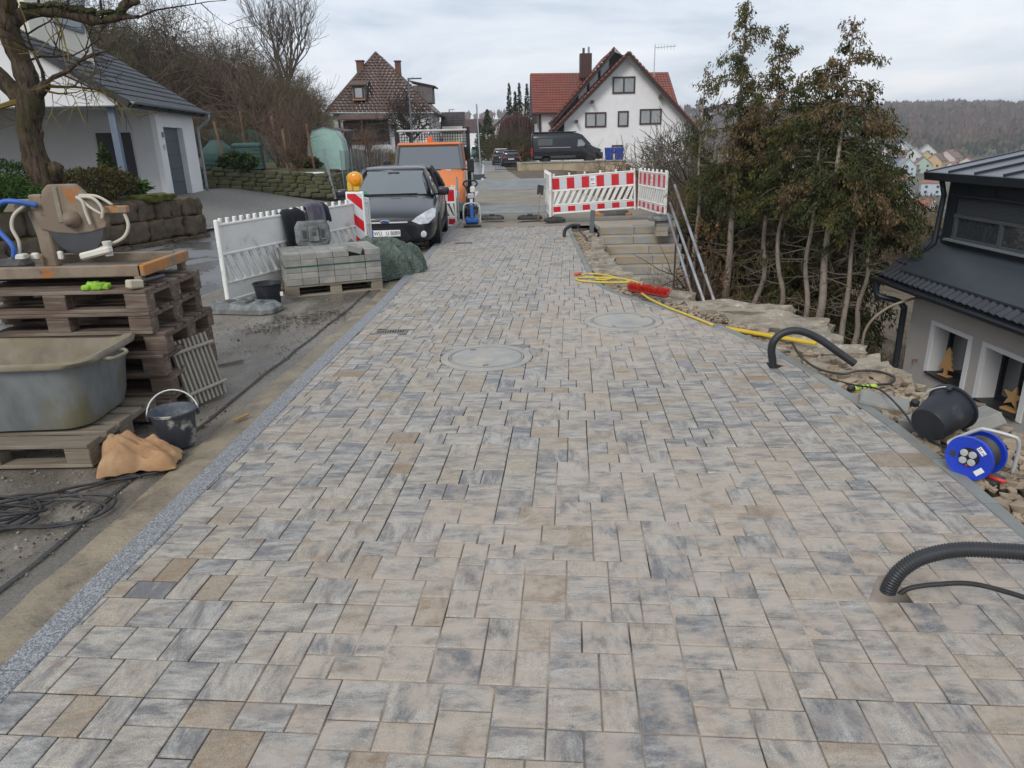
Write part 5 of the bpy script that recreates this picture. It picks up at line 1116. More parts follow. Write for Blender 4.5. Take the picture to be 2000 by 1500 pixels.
MB().tube(spline([(-.10, -.03, .11), (-.14, -.03, .16), (-.13, -.02, .19), (-.02, .0, .285), (.02, .01, .30), (.13, .05, .29), (.165, .07, .27), (.17, .09, .19), (.16, .1, .05)], 6), .0105, 10).build('carry_frame', M_alu, t, smooth=True)
MB().tube([(.06, .03, .02), (.165, .03, .02)], .011, 10).build('red_grip', mk('red_grip', (.62, .05, .04), (.55, .04, .03), 4, .45), t, smooth=True)
MB().cbox((.06, .06, -.002), (.14, .14, .03), .01).build('stand_foot', M_dark, t)
tag(MB().tube([(0, 0, 0), (.0, 0, .035), (0, 0, .045)], [.028, .026, .014], 12).build('rubber_cap', M_rubber, M=TM((2.70, 4.40, -.03), 0, 20)), 'small black rubber cap on the limestone behind the slabs', 'cap')

# steel pipes leaning on the slope beside the stairs
for (a, c_, lab) in (((3.11, 13.5, .89), (2.85, 9.3, -.62), 'longest steel pipe leaning on the slope beside the stairs, nearest the trees'), ((2.97, 13.2, .60), (2.75, 9.5, -.62), 'middle steel pipe of three leaning beside the stairs'), ((2.90, 13.0, .42), (2.66, 9.8, -.62), 'steel pipe leaning nearest the stairs, lowest of three')):
    tag(MB().tube([a, c_], .024, 10).build('steel_pipe', mk('rusty_pipe', (.36, .38, .40), (.30, .31, .32), 5, .5, metal=.5, dirt=(.16, .10, .07), dscale=2.5, dthr=.56, stretch=(1, .5, 1)), smooth=True), lab, 'pipe', 'steel pipes beside the stairs')
# rusty fence stakes that carry them
for i, (x, y, z0, z1) in enumerate([(2.95, 11.6, -1.6, .15), (2.92, 10.4, -1.7, -.1), (3.0, 12.7, -1.2, .6), (3.05, 9.7, -1.9, -.25)]):
    tag(MB().tube([(x, y, z0), (x, y, z1)], .018, 6).build('stake', mk('rusty_stake', (.10, .065, .045), (.07, .045, .03), 8, .8)), 'rusty stake holding the leaning pipes, number counted from the stairs'.replace('number counted from the stairs', ['beside the middle steps', 'below the middle steps', 'beside the upper steps', 'nearest the boulders'][i]), 'stake', 'rusty stakes')
# ================================================================== buildings
M_render = mk('white_render', (.70, .70, .70), (.64, .64, .65), 1.5, .85, .12, 90, .004)
M_cream = mk('cream_render', (.66, .64, .56), (.6, .58, .5), 1.5, .85)
M_anth = mk('anthracite_tile', (.045, .048, .055), (.032, .034, .04), 5, .45, .1, 40, orand=.16)
M_zinc = mk('zinc', (.26, .30, .33), (.21, .245, .27), 6, .45, metal=.4)
M_doorg = mk('anthracite_door', (.075, .09, .105), (.065, .078, .092), 3, .5)
M_timb = mk('blue_grey_timber', (.15, .19, .25), (.11, .14, .19), 4, .7, .2, 30, stretch=(6, 6, 1))
M_frame_br = mk('dark_brown_frame', (.055, .025, .018), (.045, .02, .015), 8, .55)
M_pane = glassy('pane', (.11, .125, .135), .04)
def wavy_tile(name, mat, wd=.3, ln=.42, hump=.022, n=10, th=.014):
    """one roof tile: corrugated across x, laid along y (up the slope)"""
    m1 = MB(); rows = []
    for y in (0, ln):
        top = [(wd * i / n - wd / 2, y, hump * (.5 - .5 * math.cos(4 * math.pi * i / n)) + (0.0 if y else .018)) for i in range(n + 1)]
        rows.append(top + [(x, y, z - th) for x, _, z in top[::-1]])
    m1.loft(rows); return m1.mesh(name, mat)
def tile_field(parent, M, nx, ny, me, wd, gauge, limit, inside=None, key=None, stuff_mat=None):
    """M maps tile plane (x across, y up the slope, z out) into the parent's frame"""
    pl = [(i, j) for j in range(ny) for i in range(nx) if inside is None or inside(i * wd, j * gauge)]
    if key: pl.sort(key=lambda q: key(q[0] * wd, q[1] * gauge))
    rest = MB(); vs_ = [v.co.copy() for v in me.vertices]; fs = [tuple(p.vertices) for p in me.polygons]
    for k_, (i, j) in enumerate(pl):
        T_ = M @ Matrix.Translation((i * wd + wd / 2, j * gauge, 0)) @ Matrix.Rotation(R_(-2.2), 4, 'X')
        if k_ < limit:
            o = bpy.data.objects.new('roof_tile', me); COL.objects.link(o); o.parent = parent; o.matrix_local = T_
        else: rest.add(vs_, fs, T_)
    if rest.v: tag(rest.build('far_roof_tiles', stuff_mat or me.materials[0], parent), kind='stuff')
def window(parent, M, w_, h_, fmat, panes=2, fw=.07, depth=.06, sill=None, rec=.0, name='window', pmat=None):
    """window in the XZ plane facing -y, lower left corner at origin of M"""
    o = bpy.data.objects.new(name, None); COL.objects.link(o); o.parent = parent; o.matrix_local = M
    m1 = MB(); m1.box((w_ / 2, 0, fw / 2), (w_, depth, fw)); m1.box((w_ / 2, 0, h_ - fw / 2), (w_, depth, fw))
    for k_ in range(panes + 1): m1.box((fw / 2 + (w_ - fw) * k_ / panes, 0, h_ / 2), (fw, depth - .006, h_ - .004))
    m1.build('frame', fmat, o)
    for k_ in range(panes): x0 = fw + (w_ - fw) * k_ / panes; x1 = (w_ - fw) * (k_ + 1) / panes; MB().box(((x0 + x1) / 2, .01, h_ / 2), (x1 - x0, .012, h_ - 2 * fw)).build('pane', pmat or M_pane, o)
    if sill: MB().box((w_ / 2, -.06, -.025), (w_ + .1, .16, .04)).build('sill', sill, o)
    return o
def face_poly(pts, th_vec, name, mat, parent, **kw):
    n_ = len(pts); t_ = Vector(th_vec); m1 = MB(); m1.add([Vector(p) for p in pts] + [Vector(p) + t_ for p in pts], [tuple(range(n_)), tuple(range(n_, 2 * n_))[::-1]] + [(i, n_ + i, n_ + (i + 1) % n_, (i + 1) % n_) for i in range(n_)])
    return m1.build(name, mat, parent, **kw)

# ---------------------------------------------------- left house with garage
hl_ = thing('garage_house', 'white house with dark tiled roof and open porch on the left', 'house', (-10.35, 22.25, .33), 6.8)
PT = .66; SL = math.atan(PT)
MB().box((-.125, .275, 1.3), (.25, .55, 2.6)).build('wall', M_render, hl_); MB().box((-.125, 3.05, 1.3), (.25, 1.3, 2.6)).build('wall', M_render, hl_); MB().box((-.125, 1.475, 2.34), (.248, 1.85, .52)).build('lintel', M_render, hl_)
MB().box((-.20, 1.475, 1.03), (.05, 1.85, 2.08)).build('garage_door', M_doorg, hl_)
for z in (.42, .84, 1.26, 1.68): MB().box((-.172, 1.475, z), (.008, 1.85, .012)).build('door_groove', M_black, hl_)
MB().box((-3.2, -.002 + .125, 1.3), (6.1, .25, 2.6)).build('porch_wall', mk('porch_render', (.52, .52, .53), (.48, .48, .49), 1.5, .85), hl_)
MB().box((-1.25, -.03, 1.05), (.95, .06, 1.75)).build('dark_shutter', mk('black_shutter', (.012, .013, .018), (.015, .016, .02), 3, .5), hl_)
MB().box((-3.2, -1.3, 2.58), (6.3, 2.66, .05)).build('porch_ceiling', M_render, hl_)
face_poly([(0.02, -2.7, 2.52), (0.02, -2.7, 2.72), (-6.5, -2.7, 2.72 + 6.5 * PT), (-6.5, -2.7, 2.52)], (0, .22, 0), 'gable_wall', M_render, hl_)
MB().box((-3.2, -2.715, 2.50), (6.4, .26, .035)).build('lintel_flashing', M_doorg, hl_)
MB().cbox((-.20, -2.58, 1.28), (.17, .17, 2.46), .008).build('porch_post', M_timb, hl_)
Mr = Matrix.Translation((.42, -2.95, 2.60)) @ Matrix(((-math.cos(SL), 0, math.sin(SL), 0), (0, 1, 0, 0), (math.sin(SL), 0, math.cos(SL), 0), (0, 0, 0, 1)))
# roof slab in its own frame: local x up the slope, y along the ridge
MB().box((4.1, 3.45, -.09), (8.2, 6.9, .16), Mr).build('roof_deck', mk('dark_verge', (.02, .022, .026), (.03, .03, .034), 4, .6), hl_)
tl = wavy_tile('roof_tile', M_anth)
Mt_ = Mr @ Matrix(((0, 1, 0, 0), (1, 0, 0, 0), (0, 0, 1, .004), (0, 0, 0, 1)))       # x across = along ridge, y up the slope
tile_field(hl_, Mt_, 23, 24, tl, .3, .34, 300, key=lambda x, y: y * 1.5 - x * .05)
gm = MB()
ring_ = lambda y: [(.50 + .075 * math.cos(R_(a)), y, 2.62 + .075 * math.sin(R_(a))) for a in range(180, 361, 20)] + [(.50 + .066 * math.cos(R_(a)), y, 2.62 + .066 * math.sin(R_(a))) for a in range(360, 179, -20)]
gm.loft([ring_(-2.95), ring_(3.98)]); gm.build('gutter', M_zinc, hl_)
MB().tube(spline([(.50, 3.85, 2.56), (.50, 3.85, 2.42), (.42, 3.85, 2.32), (.18, 3.82, 2.12), (.10, 3.8, 2.0), (.10, 3.8, 1.0), (.10, 3.8, 0)], 6), .045, 10).build('downpipe', M_zinc, hl_, smooth=True)
for y in (-2.2, -1.0, .2, 1.4, 2.6, 3.6): MB().box((.24, y, 2.56), (.5, .1, .1)).build('rafter_end', M_black, hl_)
MB().cbox((.03, .35, 1.85), (.08, .1, .14), .01).build('wall_lamp', M_zinc, hl_); text('42', hl_, M_zinc, .22, TM((.012, .33, 1.48), 90) @ FRONT, 'house_number')
# dormer riding on the roof
dm = [(-1.55, -1.95), (-1.05, -.55)]
dA, dB = Vector((-2.05, -1.9, 4.1)), Vector((-1.25, -.35, 3.55)); dv = (dB - dA); up_ = Vector((0, 0, 2.4)); bk = Vector((-2.6, .9, 0))
m1 = MB(); base8 = [dA, dB, dB + bk, dA + bk]; m1.add(base8 + [p + up_ for p in base8], [(0, 1, 5, 4), (1, 2, 6, 5), (2, 3, 7, 6), (3, 0, 4, 7), (4, 5, 6, 7)]); m1.build('dormer', M_cream, hl_)
ex = dv.normalized(); nn = Vector((ex.y, -ex.x, 0)).normalized()
Mw = Matrix(((ex.x, -nn.x, 0, 0), (ex.y, -nn.y, 0, 0), (ex.z, 0, 1, 0), (0, 0, 0, 1))); Mw.translation = dA + dv * .42 + nn * .03 + Vector((0, 0, .75)); window(hl_, Mw, .85, 1.3, mk('grey_window_frame', (.16, .18, .2), (.14, .16, .18), 4, .5), 1, .08, pmat=glassy('sky_pane', (.35, .38, .4), .03))
face_poly([dA + nn * .02 + Vector((0, 0, -.02)), dB + nn * .02 + Vector((0, 0, -.02)), dB + nn * .22 - Vector((0, 0, .16)), dA + nn * .22 - Vector((0, 0, .16))], (0, 0, .02), 'dormer_flashing', M_zinc, hl_)

# ---------------------------------------------------- mossy boulder wall in front of it
b = NB('mossy_stone'); v = b.coord(); col = b.mix(b.ramp(b.noise(v, 3, 7, .6), (.3, 0), (.7, 1)), (.095, .075, .055), (.16, .125, .09)); gn = b.n('ShaderNodeNewGeometry'); sx_ = b.n('ShaderNodeSeparateXYZ'); b.l(gn.outputs['Normal'], sx_.inputs[0])
ms = b.math('ADD', b.math('MULTIPLY', sx_.outputs['Z'], .28), b.noise(v, 4, 6, .65)); col = b.mix(b.ramp(ms, (.70, 0), (.84, .85)), col, (.085, .085, .018)); col = b.mix(b.ramp(b.noise(v, 8, 5), (.6, 0), (.75, .5)), col, (.04, .035, .03))
b.bump(b.noise(v, 11, 7, .65), .9, .04); M_mossy = b.set(Base_Color=col, Roughness=.95, Specular_IOR_Level=.15)
r = random.Random(15)
def stone_wall(name, label, pts, z0f, rows, lens, dep, mat, cat='stone wall', taper=.06, n=.12, sub=True):
    t = thing(name, label, cat, (pts[0][0], pts[0][1], 0)); O_ = Vector((pts[0][0], pts[0][1], 0))
    for (a, c_) in zip(pts, pts[1:]):
        a, c_ = Vector((*a, 0)), Vector((*c_, 0)); L_ = (c_ - a).length; d_ = (c_ - a) / L_; ang = math.degrees(math.atan2(d_.y, d_.x)); nrm = Vector((-d_.y, d_.x, 0))
        zc = 0; hs = sum(rows)
        for q8 in range(max(1, int(L_ / .8))):
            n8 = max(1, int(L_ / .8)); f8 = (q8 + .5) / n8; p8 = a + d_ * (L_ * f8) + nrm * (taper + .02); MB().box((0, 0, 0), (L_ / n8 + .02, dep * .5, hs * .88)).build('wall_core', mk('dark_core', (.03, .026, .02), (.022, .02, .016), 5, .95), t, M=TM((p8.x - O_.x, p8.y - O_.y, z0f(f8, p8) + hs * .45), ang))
        for k_, h in enumerate(rows):
            s_ = -r.uniform(0, lens[0] * .5)
            while s_ < L_ - .08:
                l_ = r.uniform(*lens); e_ = min(s_ + l_, L_ + .05); s0 = max(s_, -.05)
                if e_ - s0 > .1:
                    p = a + d_ * ((s0 + e_) / 2) + nrm * (taper * k_ + r.uniform(-.02, .02)); z = z0f((s0 + e_) / 2 / L_, p) + zc + h / 2
                    m1 = MB(); rock(m1, (0, 0, 0), (e_ - s0 - .012, dep * r.uniform(.9, 1.1), h * r.uniform(.94, 1.04)), r, n, None, 7 if sub else 4, .88, .12 if sub else 0); o = m1.build('stone', mat, t, smooth=True, M=TM((p.x - O_.x, p.y - O_.y, z), ang + r.uniform(-2, 2), r.uniform(-2, 2), r.uniform(-1.5, 1.5)))
                s_ += l_
            zc += h * .97
    return t
stone_wall('boulder_wall', 'mossy wall of big dark stone blocks along the left street', [(-8.35, 9.0), (-7.98, 14.0), (-7.42, 17.25), (-8.6, 17.7), (-10.4, 18.3)], lambda t_, p: zr(p.y) - .12, (.22, .44, .42), (.42, .75), .5, M_mossy)
M_dry = mk('dry_stone', (.125, .115, .075), (.08, .07, .048), 4, .95, .7, 20, .03, dirt=(.075, .085, .025), dscale=3, dthr=.52, orand=.22)
def zmw(t_, p): return .30 - .5 * t_ - .04
stone_wall('garden_wall', 'low mossy dry stone wall round the garden behind the drive', [(-11.9, 26.9), (-6.95, 29.4), (-7.0, 34)], lambda t_, p: zmw(t_, p) if p.y < 29.4 else -.25, (.17, .16, .17, .15, .16, .14), (.25, .6), .35, M_dry, taper=.015, n=.10, sub=False)

# ---------------------------------------------------- right house (lower down the slope)
M_gren = mk('greige_render', (.43, .395, .37), (.40, .37, .345), 2, .85, .15, 120, .003)
M_fasc = mk('anthracite_metal', (.028, .034, .042), (.022, .027, .034), 5, .4, metal=.2)
M_blkt = mk('black_roof_tile', (.04, .044, .052), (.03, .033, .039), 6, .38, .08, 40, orand=.12)
WX, WY = 6.6, 11.24
hr = thing('slope_house', 'beige rendered house with black tiled roof below the slope on the right', 'house', (WX, WY, -3.6), 0)
def P(y): return y - WY
W1, W2 = (9.72, 10.56), (8.50, 9.32); ZB, ZT = -1.90 + 3.6, -1.13 + 3.6; EZ = 3.07
ys = [P(11.24), P(W1[1]), P(W1[0]), P(W2[1]), P(W2[0]), P(2.0)]
for a, c_ in ((0, 1), (2, 3), (4, 5)): MB().box((.15, (ys[a] + ys[c_]) / 2, EZ / 2), (.3, ys[a] - ys[c_], EZ)).build('wall', M_gren, hr)
for a, c_ in ((1, 2), (3, 4)):
    yc, yl = (ys[a] + ys[c_]) / 2, ys[a] - ys[c_]
    MB().box((.15, yc, ZB / 2), (.298, yl, ZB)).build('wall', M_gren, hr); MB().box((.15, yc, (ZT + EZ) / 2), (.298, yl, EZ - ZT)).build('wall', M_gren, hr)
    for s_ in (-1, 1): MB().box((-.006, yc + s_ * (yl / 2 + .045), (ZB + ZT) / 2 + .03), (.02, .09, ZT - ZB + .06)).build('window_surround', M_render, hr); MB().box((.13, yc + s_ * (yl / 2 - .004), (ZB + ZT) / 2), (.26, .01, ZT - ZB)).build('reveal', M_render, hr)
    MB().box((-.006, yc, ZT + .03), (.02, yl + .002, .06)).build('window_surround', M_render, hr)
    MB().box((.10, yc, ZB + .012), (.30, yl, .03)).build('sill', mk('dark_sill', (.02, .02, .022), (.025, .025, .028), 4, .45), hr)
    m1 = MB()
    wn = bpy.data.objects.new('window', None); COL.objects.link(wn); wn.parent = hr; wn.location = (.26, yc, ZB)
    for s_ in (-1, 1): MB().box((0, s_ * (yl / 2 - .03), (ZT - ZB) / 2), (.05, .06, ZT - ZB)).build('frame', M_black, wn)
    for z in (.05, ZT - ZB - .03): MB().box((0, 0, z), (.046, yl - .12, .06)).build('frame', M_black, wn)
    MB().box((.01, 0, (ZT - ZB) / 2), (.01, yl - .12, ZT - ZB - .1)).build('pane', M_glass, wn)
    MB().box((.12, -yl * .2, (ZT - ZB) / 2), (.02, yl * .3, ZT - ZB - .1)).build('curtain', M_dark, wn)
MB().box((3.2, -.15, 1.45), (5.8, .3, 2.9)).build('gable_wall', M_gren, hr)
# roof: eave line at x = -.35
PTR = .78; SR = math.atan(PTR); ez = EZ - .02
Mr2 = Matrix.Translation((-.38, .54, ez)) @ Matrix(((math.cos(SR), 0, -math.sin(SR), 0), (0, 1, 0, 0), (math.sin(SR), 0, math.cos(SR), 0), (0, 0, 0, 1)))
MB().box((2.2, -5.3, -.10), (4.4, 10.6, .16), Mr2).build('roof_deck', M_fasc, hr)
# tiles: x across runs toward the camera (-y)
Mt2 = Mr2 @ Matrix(((0, 1, 0, 0), (-1, 0, 0, 0), (0, 0, 1, .004), (0, 0, 0, 1)))
tl2 = wavy_tile('roof_tile', M_blkt, .30, .42, .030, 12)
DY0 = 11.3      # far cheek of the dormer (world y)
tile_field(hr, Mt2, 33, 10, tl2, .3, .34, 260, inside=lambda x, y: y < .3 or x < (WY + .54 - DY0) or y > 3.2, key=lambda x, y: x)
gm = MB(); ring2 = lambda y: [(-.43 + .07 * math.cos(R_(a)), y, ez - .03 + .07 * math.sin(R_(a))) for a in range(180, 361, 20)] + [(-.43 + .06 * math.cos(R_(a)), y, ez - .03 + .06 * math.sin(R_(a))) for a in range(360, 179, -20)]
gm.loft([ring2(.58), ring2(-9.5)]); gm.build('gutter', M_fasc, hr); MB().box((-.2, -4.7, ez - .09), (.42, 10.2, .03)).build('soffit', M_cream, hr)
MB().tube(spline([(-.43, .40, ez - .08), (-.43, .40, ez - .24), (-.38, .36, ez - .33), (-.16, .2, ez - .38), (-.09, .12, ez - .46), (-.08, .1, ez - .62), (-.08, .1, 1.0), (-.08, .1, 0)], 6), .05, 12).build('downpipe', M_fasc, hr, smooth=True)
# dormer with metal cladding
fx = .30; zb_ = ez + (fx + .38) * PTR - .05; zt_ = zb_ + 1.14
MB().box((fx + 1.5, P(DY0) - 4.2, (zb_ + zt_) / 2 - .3), (3.0, 8.4, zt_ - zb_ + .6)).build('dormer_body', M_fasc, hr)
face_poly([(fx - .56, P(DY0) + .02, zb_ - .34), (fx - .56, P(DY0) - 8.4, zb_ - .34), (fx + .05, P(DY0) - 8.4, zb_ + .10), (fx + .05, P(DY0) + .02, zb_ + .10)], (0, 0, .03), 'dormer_apron', mk('apron_metal', (.05, .06, .072), (.042, .05, .06), 5, .4, metal=.2), hr)
for k_ in range(9): MB().box((fx - .012, P(DY0) - .5 - k_ * .62, zt_ - .16), (.02, .02, .32)).build('cladding_seam', M_fasc, hr)
MB().box((fx - .04, P(DY0) - 3.9, zt_ - .28), (.10, 7.4, .035)).build('drip_edge', M_fasc, hr); MB().box((fx - .03, P(DY0) - 3.9, zb_ + .19), (.12, 7.4, .03)).build('dormer_sill', M_zinc, hr)
MB().box((fx - .004, P(DY0) - 3.75, (zb_ + .34 + zt_ - .30) / 2), (.02, 7.0, zt_ - zb_ - .70)).build('window_recess', M_black, hr)
m1 = MB()
for k_ in range(11): MB().cbox((fx - .03, P(DY0) - 3.75, zt_ - .32 - k_ * .022), (.02, 6.8, .019), .004).build('shutter_slat', mk('shutter_slat', (.05, .055, .06), (.045, .05, .055), 4, .5), hr)
dw = bpy.data.objects.new('window', None); COL.objects.link(dw); dw.parent = hr; dw.location = (fx - .02, P(DY0) - .36, zb_ + .22)
for k_ in range(5): MB().box((0, -k_ * 1.05, .17), (.05, .07, .34)).build('frame', mk('grey_frame', (.07, .075, .08), (.06, .065, .07), 4, .5), dw); MB().box((.004, -.52 - k_ * 1.05, .17), (.012, .98, .30)).build('pane', glassy('dormer_pane', (.035, .04, .045), .04), dw)
for z in (.0, .34): MB().box((-.004, -2.1, z), (.05, 4.3, .05)).build('frame', _M['grey_frame'], dw)
# low metal roof over the dormer, sloping towards the eave
Mdr = Matrix.Translation((fx - .22, P(DY0) + .28, zt_ + .02)) @ Matrix.Rotation(R_(-11), 4, 'Y')
MB().box((1.9, -4.3, 0), (3.8, 8.6, .05), Mdr).build('dormer_roof', mk('standing_seam', (.16, .175, .195), (.135, .15, .17), 3, .35, metal=.5), hr); MB().box((-.02, -4.3, -.03), (.05, 8.64, .12), Mdr).build('roof_edge', M_fasc, hr); MB().box((1.9, .01, -.03), (3.82, .05, .14), Mdr).build('roof_edge', M_fasc, hr)
for k_ in range(13): MB().box((1.9, -.55 - k_ * .62, .04), (3.78, .025, .04), Mdr).build('standing_seam', M_fasc, hr)
MB().tube([(fx - .1, P(DY0) + .06, zt_ - .08), (fx - .03, P(DY0) + .06, zt_ - .3), (fx - .05, P(DY0) + .07, zb_ + .1), (fx - .2, P(DY0) + .1, zb_ - .1)], .04, 10).build('dormer_downpipe', M_fasc, hr, smooth=True)
# window ornaments
M_ply = mk('plywood', (.46, .27, .11), (.40, .23, .09), 7, .7)
t = thing('wooden_tree', 'flat plywood fir tree standing in the farther window of the right house', 'ornament', (WX + .11, 10.28, ZB + .03 - 3.6), -75)
fir = [(-.03, 0), (.03, 0), (.03, .11), (.13, .11), (.07, .19), (.10, .19), (.055, .28), (.08, .28), (.04, .36), (.06, .36), (.0, .46), (-.06, .36), (-.04, .36), (-.08, .28), (-.055, .28), (-.10, .19), (-.07, .19), (-.13, .11), (-.03, .11)]
MB().prism(fir, -.012, .012, FRONT).build('fir_silhouette', M_ply, t); MB().cbox((0, 0, .008), (.2, .1, .016), .004).build('stand', M_ply, t)
t = thing('wooden_star', 'flat plywood star standing in the nearer window of the right house', 'ornament', (WX + .11, 8.78, ZB + .03 - 3.6), -75)
star = [((.16 if k_ % 2 == 0 else .065) * math.sin(R_(36 * k_ + 8)), .19 + (.16 if k_ % 2 == 0 else .065) * math.cos(R_(36 * k_ + 8))) for k_ in range(10)][::-1]
MB().prism(star, -.014, .014, FRONT).build('star_silhouette', M_ply, t); MB().cbox((0, 0, .015), (.24, .12, .03), .004).build('stand', M_ply, t)
tag(MB().tube([(0, 0, 0), (-.07, 0, .0), (-.07, 0, -.05)], .014, 8).build('garden_tap', mk('brass_tap', (.3, .16, .08), (.25, .13, .07), 9, .5, metal=.5), M=TM((WX - .02, 10.85, -1.78))), 'small brass garden tap on the wall of the right house', 'tap')
# paving strip and ground beside that house
grid_obj('house_yard', lambda y: (4.9, 6.7), frange(2, 12.5, .6), lambda x, y: -2.55 + .03 * noise.noise(Vector((x, y, 0))), M_concrete, nx=4)

# ---------------------------------------------------- brown-roofed house down the street
M_brt = mk('brown_tile', (.135, .082, .065), (.09, .058, .048), 1.2, .75, .2, 10, .03, dirt=(.09, .065, .05), dscale=.8, dthr=.56)
def roof_plane(pts, name, mat, parent, course=.34, th=.05, wd=.3):
    """planar roof face with real tile courses: pts = eave a, eave b, top b, top a (a..b along the eave)"""
    a, b_, c_, d_ = [Vector(p) for p in pts]; nrm = (b_ - a).cross(d_ - a).normalized()
    if nrm.z < 0: nrm = -nrm
    n_ = max(2, int(((d_ - a).length + (c_ - b_).length) / 2 / course)); m1 = MB()
    for k_ in range(n_):
        t0, t1 = k_ / n_, (k_ + 1.15) / n_; p0, p1 = a.lerp(d_, t0), b_.lerp(c_, t0); q0, q1 = a.lerp(d_, min(1, t1)), b_.lerp(c_, min(1, t1)); nx_ = max(2, int((p1 - p0).length / wd) * 2)
        for i in range(nx_):
            u0, u1 = i / nx_, (i + 1) / nx_; h = th * (1.0 if i % 2 else .45)
            A, B, C_, D_ = p0.lerp(p1, u0) + nrm * (h + .02), p0.lerp(p1, u1) + nrm * (h + .02), q0.lerp(q1, u1) + nrm * h * .3, q0.lerp(q1, u0) + nrm * h * .3
            m1.add([A, B, C_, D_, A - nrm * h * 1.4, B - nrm * h * 1.4], [(0, 1, 2, 3), (4, 5, 1, 0)])
    o = m1.build(name, mat, parent); return o
hb = thing('brown_roof_house', 'old white house with steep brown tiled roof beyond the garden', 'house', (-10.8, 65, .2))
MB().box((0, 5.2, 2.1), (8.3, 10, 4.3)).build('wall', M_render, hb)
E0, E1, AP, AP2 = (-4.75, -.3, 4.30), (4.7, -.3, 4.10), (-.75, 4.6, 9.5), (-.75, 7, 9.5)
roof_plane([E0, E1, AP, AP], 'front_roof', M_brt, hb, .40, .13, .36); roof_plane([E1, (4.7, 11, 4.1), AP2, AP], 'right_roof', M_brt, hb); roof_plane([(-4.75, 11, 4.3), E0, AP, AP2], 'left_roof', M_brt, hb)
face_poly([E0, E1, (4.7, 11, 4.1), (-4.75, 11, 4.3)], (0, 0, .1), 'roof_base', M_frame_br, hb); MB().tube([E0, E1], .08, 8).build('gutter', M_zinc, hb); MB().tube([E1, AP], .10, 6).build('hip_tiles', M_brt, hb); MB().tube([E0, AP], .10, 6).build('hip_tiles', M_brt, hb)
for (x, y, z, s_) in ((-2.0, 3.4, 7.7, .62), (.95, 6.2, 7.9, .5)): MB().box((x, y, z), (s_, s_, 1.9)).build('chimney', mk('chimney_brick', (.16, .075, .055), (.11, .055, .042), 4, .9), hb); MB().box((x, y, z + .98), (s_ + .14, s_ + .14, .1)).build('chimney_cap', M_frame_br, hb)
MB().box((-1.75, 1.2, 5.85), (1.1, 2.0, 1.25)).build('dormer', mk('grey_slate', (.13, .12, .11), (.10, .09, .085), 3, .7), hb); window(hb, TM((-2.15, .17, 5.40)), .8, .95, M_frame_br, 1, .09, pmat=glassy('sky_pane')); face_poly([(-2.5, -.05, 6.45), (-1.0, -.05, 6.45), (-1.0, 2.6, 7.0), (-2.5, 2.6, 7.0)], (0, 0, .1), 'dormer_roof', M_brt, hb); MB().box((-1.75, .12, 5.33), (1.1, .12, .12)).build('dormer_sill', M_sawo, hb)
MB().box((3.3, 5.5, 5.9), (1.7, 2.6, 1.5)).build('side_dormer', _M['grey_slate'], hb); face_poly([(2.2, 4.0, 6.95), (4.5, 4.0, 6.45), (4.5, 7, 6.45), (2.2, 7, 6.95)], (0, 0, .12), 'side_dormer_roof', M_frame_br, hb)
# veranda
face_poly([(-3.4, -1.5, 3.65), (.9, -1.5, 3.65), (.9, 0, 4.25), (-3.4, 0, 4.25)], (0, 0, .08), 'veranda_roof', M_brt, hb)
MB().box((-1.3, -.1, 2.75), (3.9, .25, 1.75)).build('veranda_opening', mk('dark_wood', (.04, .03, .025), (.05, .035, .028), 4, .7), hb); window(hb, TM((-3.0, -.30, 2.1)), 1.3, 1.35, mk('orange_wood', (.30, .13, .05), (.24, .10, .04), 4, .6), 2, .12); window(hb, TM((-1.5, -.30, 2.1)), 1.2, 1.35, M_frame_br, 1, .1)
for x in (-3.3, -1.4, .8): MB().box((x, -1.35, 2.6), (.14, .14, 2.3)).build('veranda_post', M_frame_br, hb)
MB().box((-1.3, -1.4, 1.25), (4.4, .15, .7)).build('veranda_wall', M_render, hb)
hx = thing('annex_roof', 'small dark tiled annex to the right of the brown-roofed house', 'house', (-5.3, 74, .2)); MB().box((0, 2, 1.6), (2.0, 4, 3.2)).build('wall', M_cream, hx); roof_plane([(-1.2, -.2, 2.6), (1.2, -.2, 2.6), (1.2, 2.4, 4.6), (-1.2, 2.4, 4.6)], 'roof', mk('dark_brown_tile', (.06, .045, .05), (.045, .035, .038), 2, .7), hx)

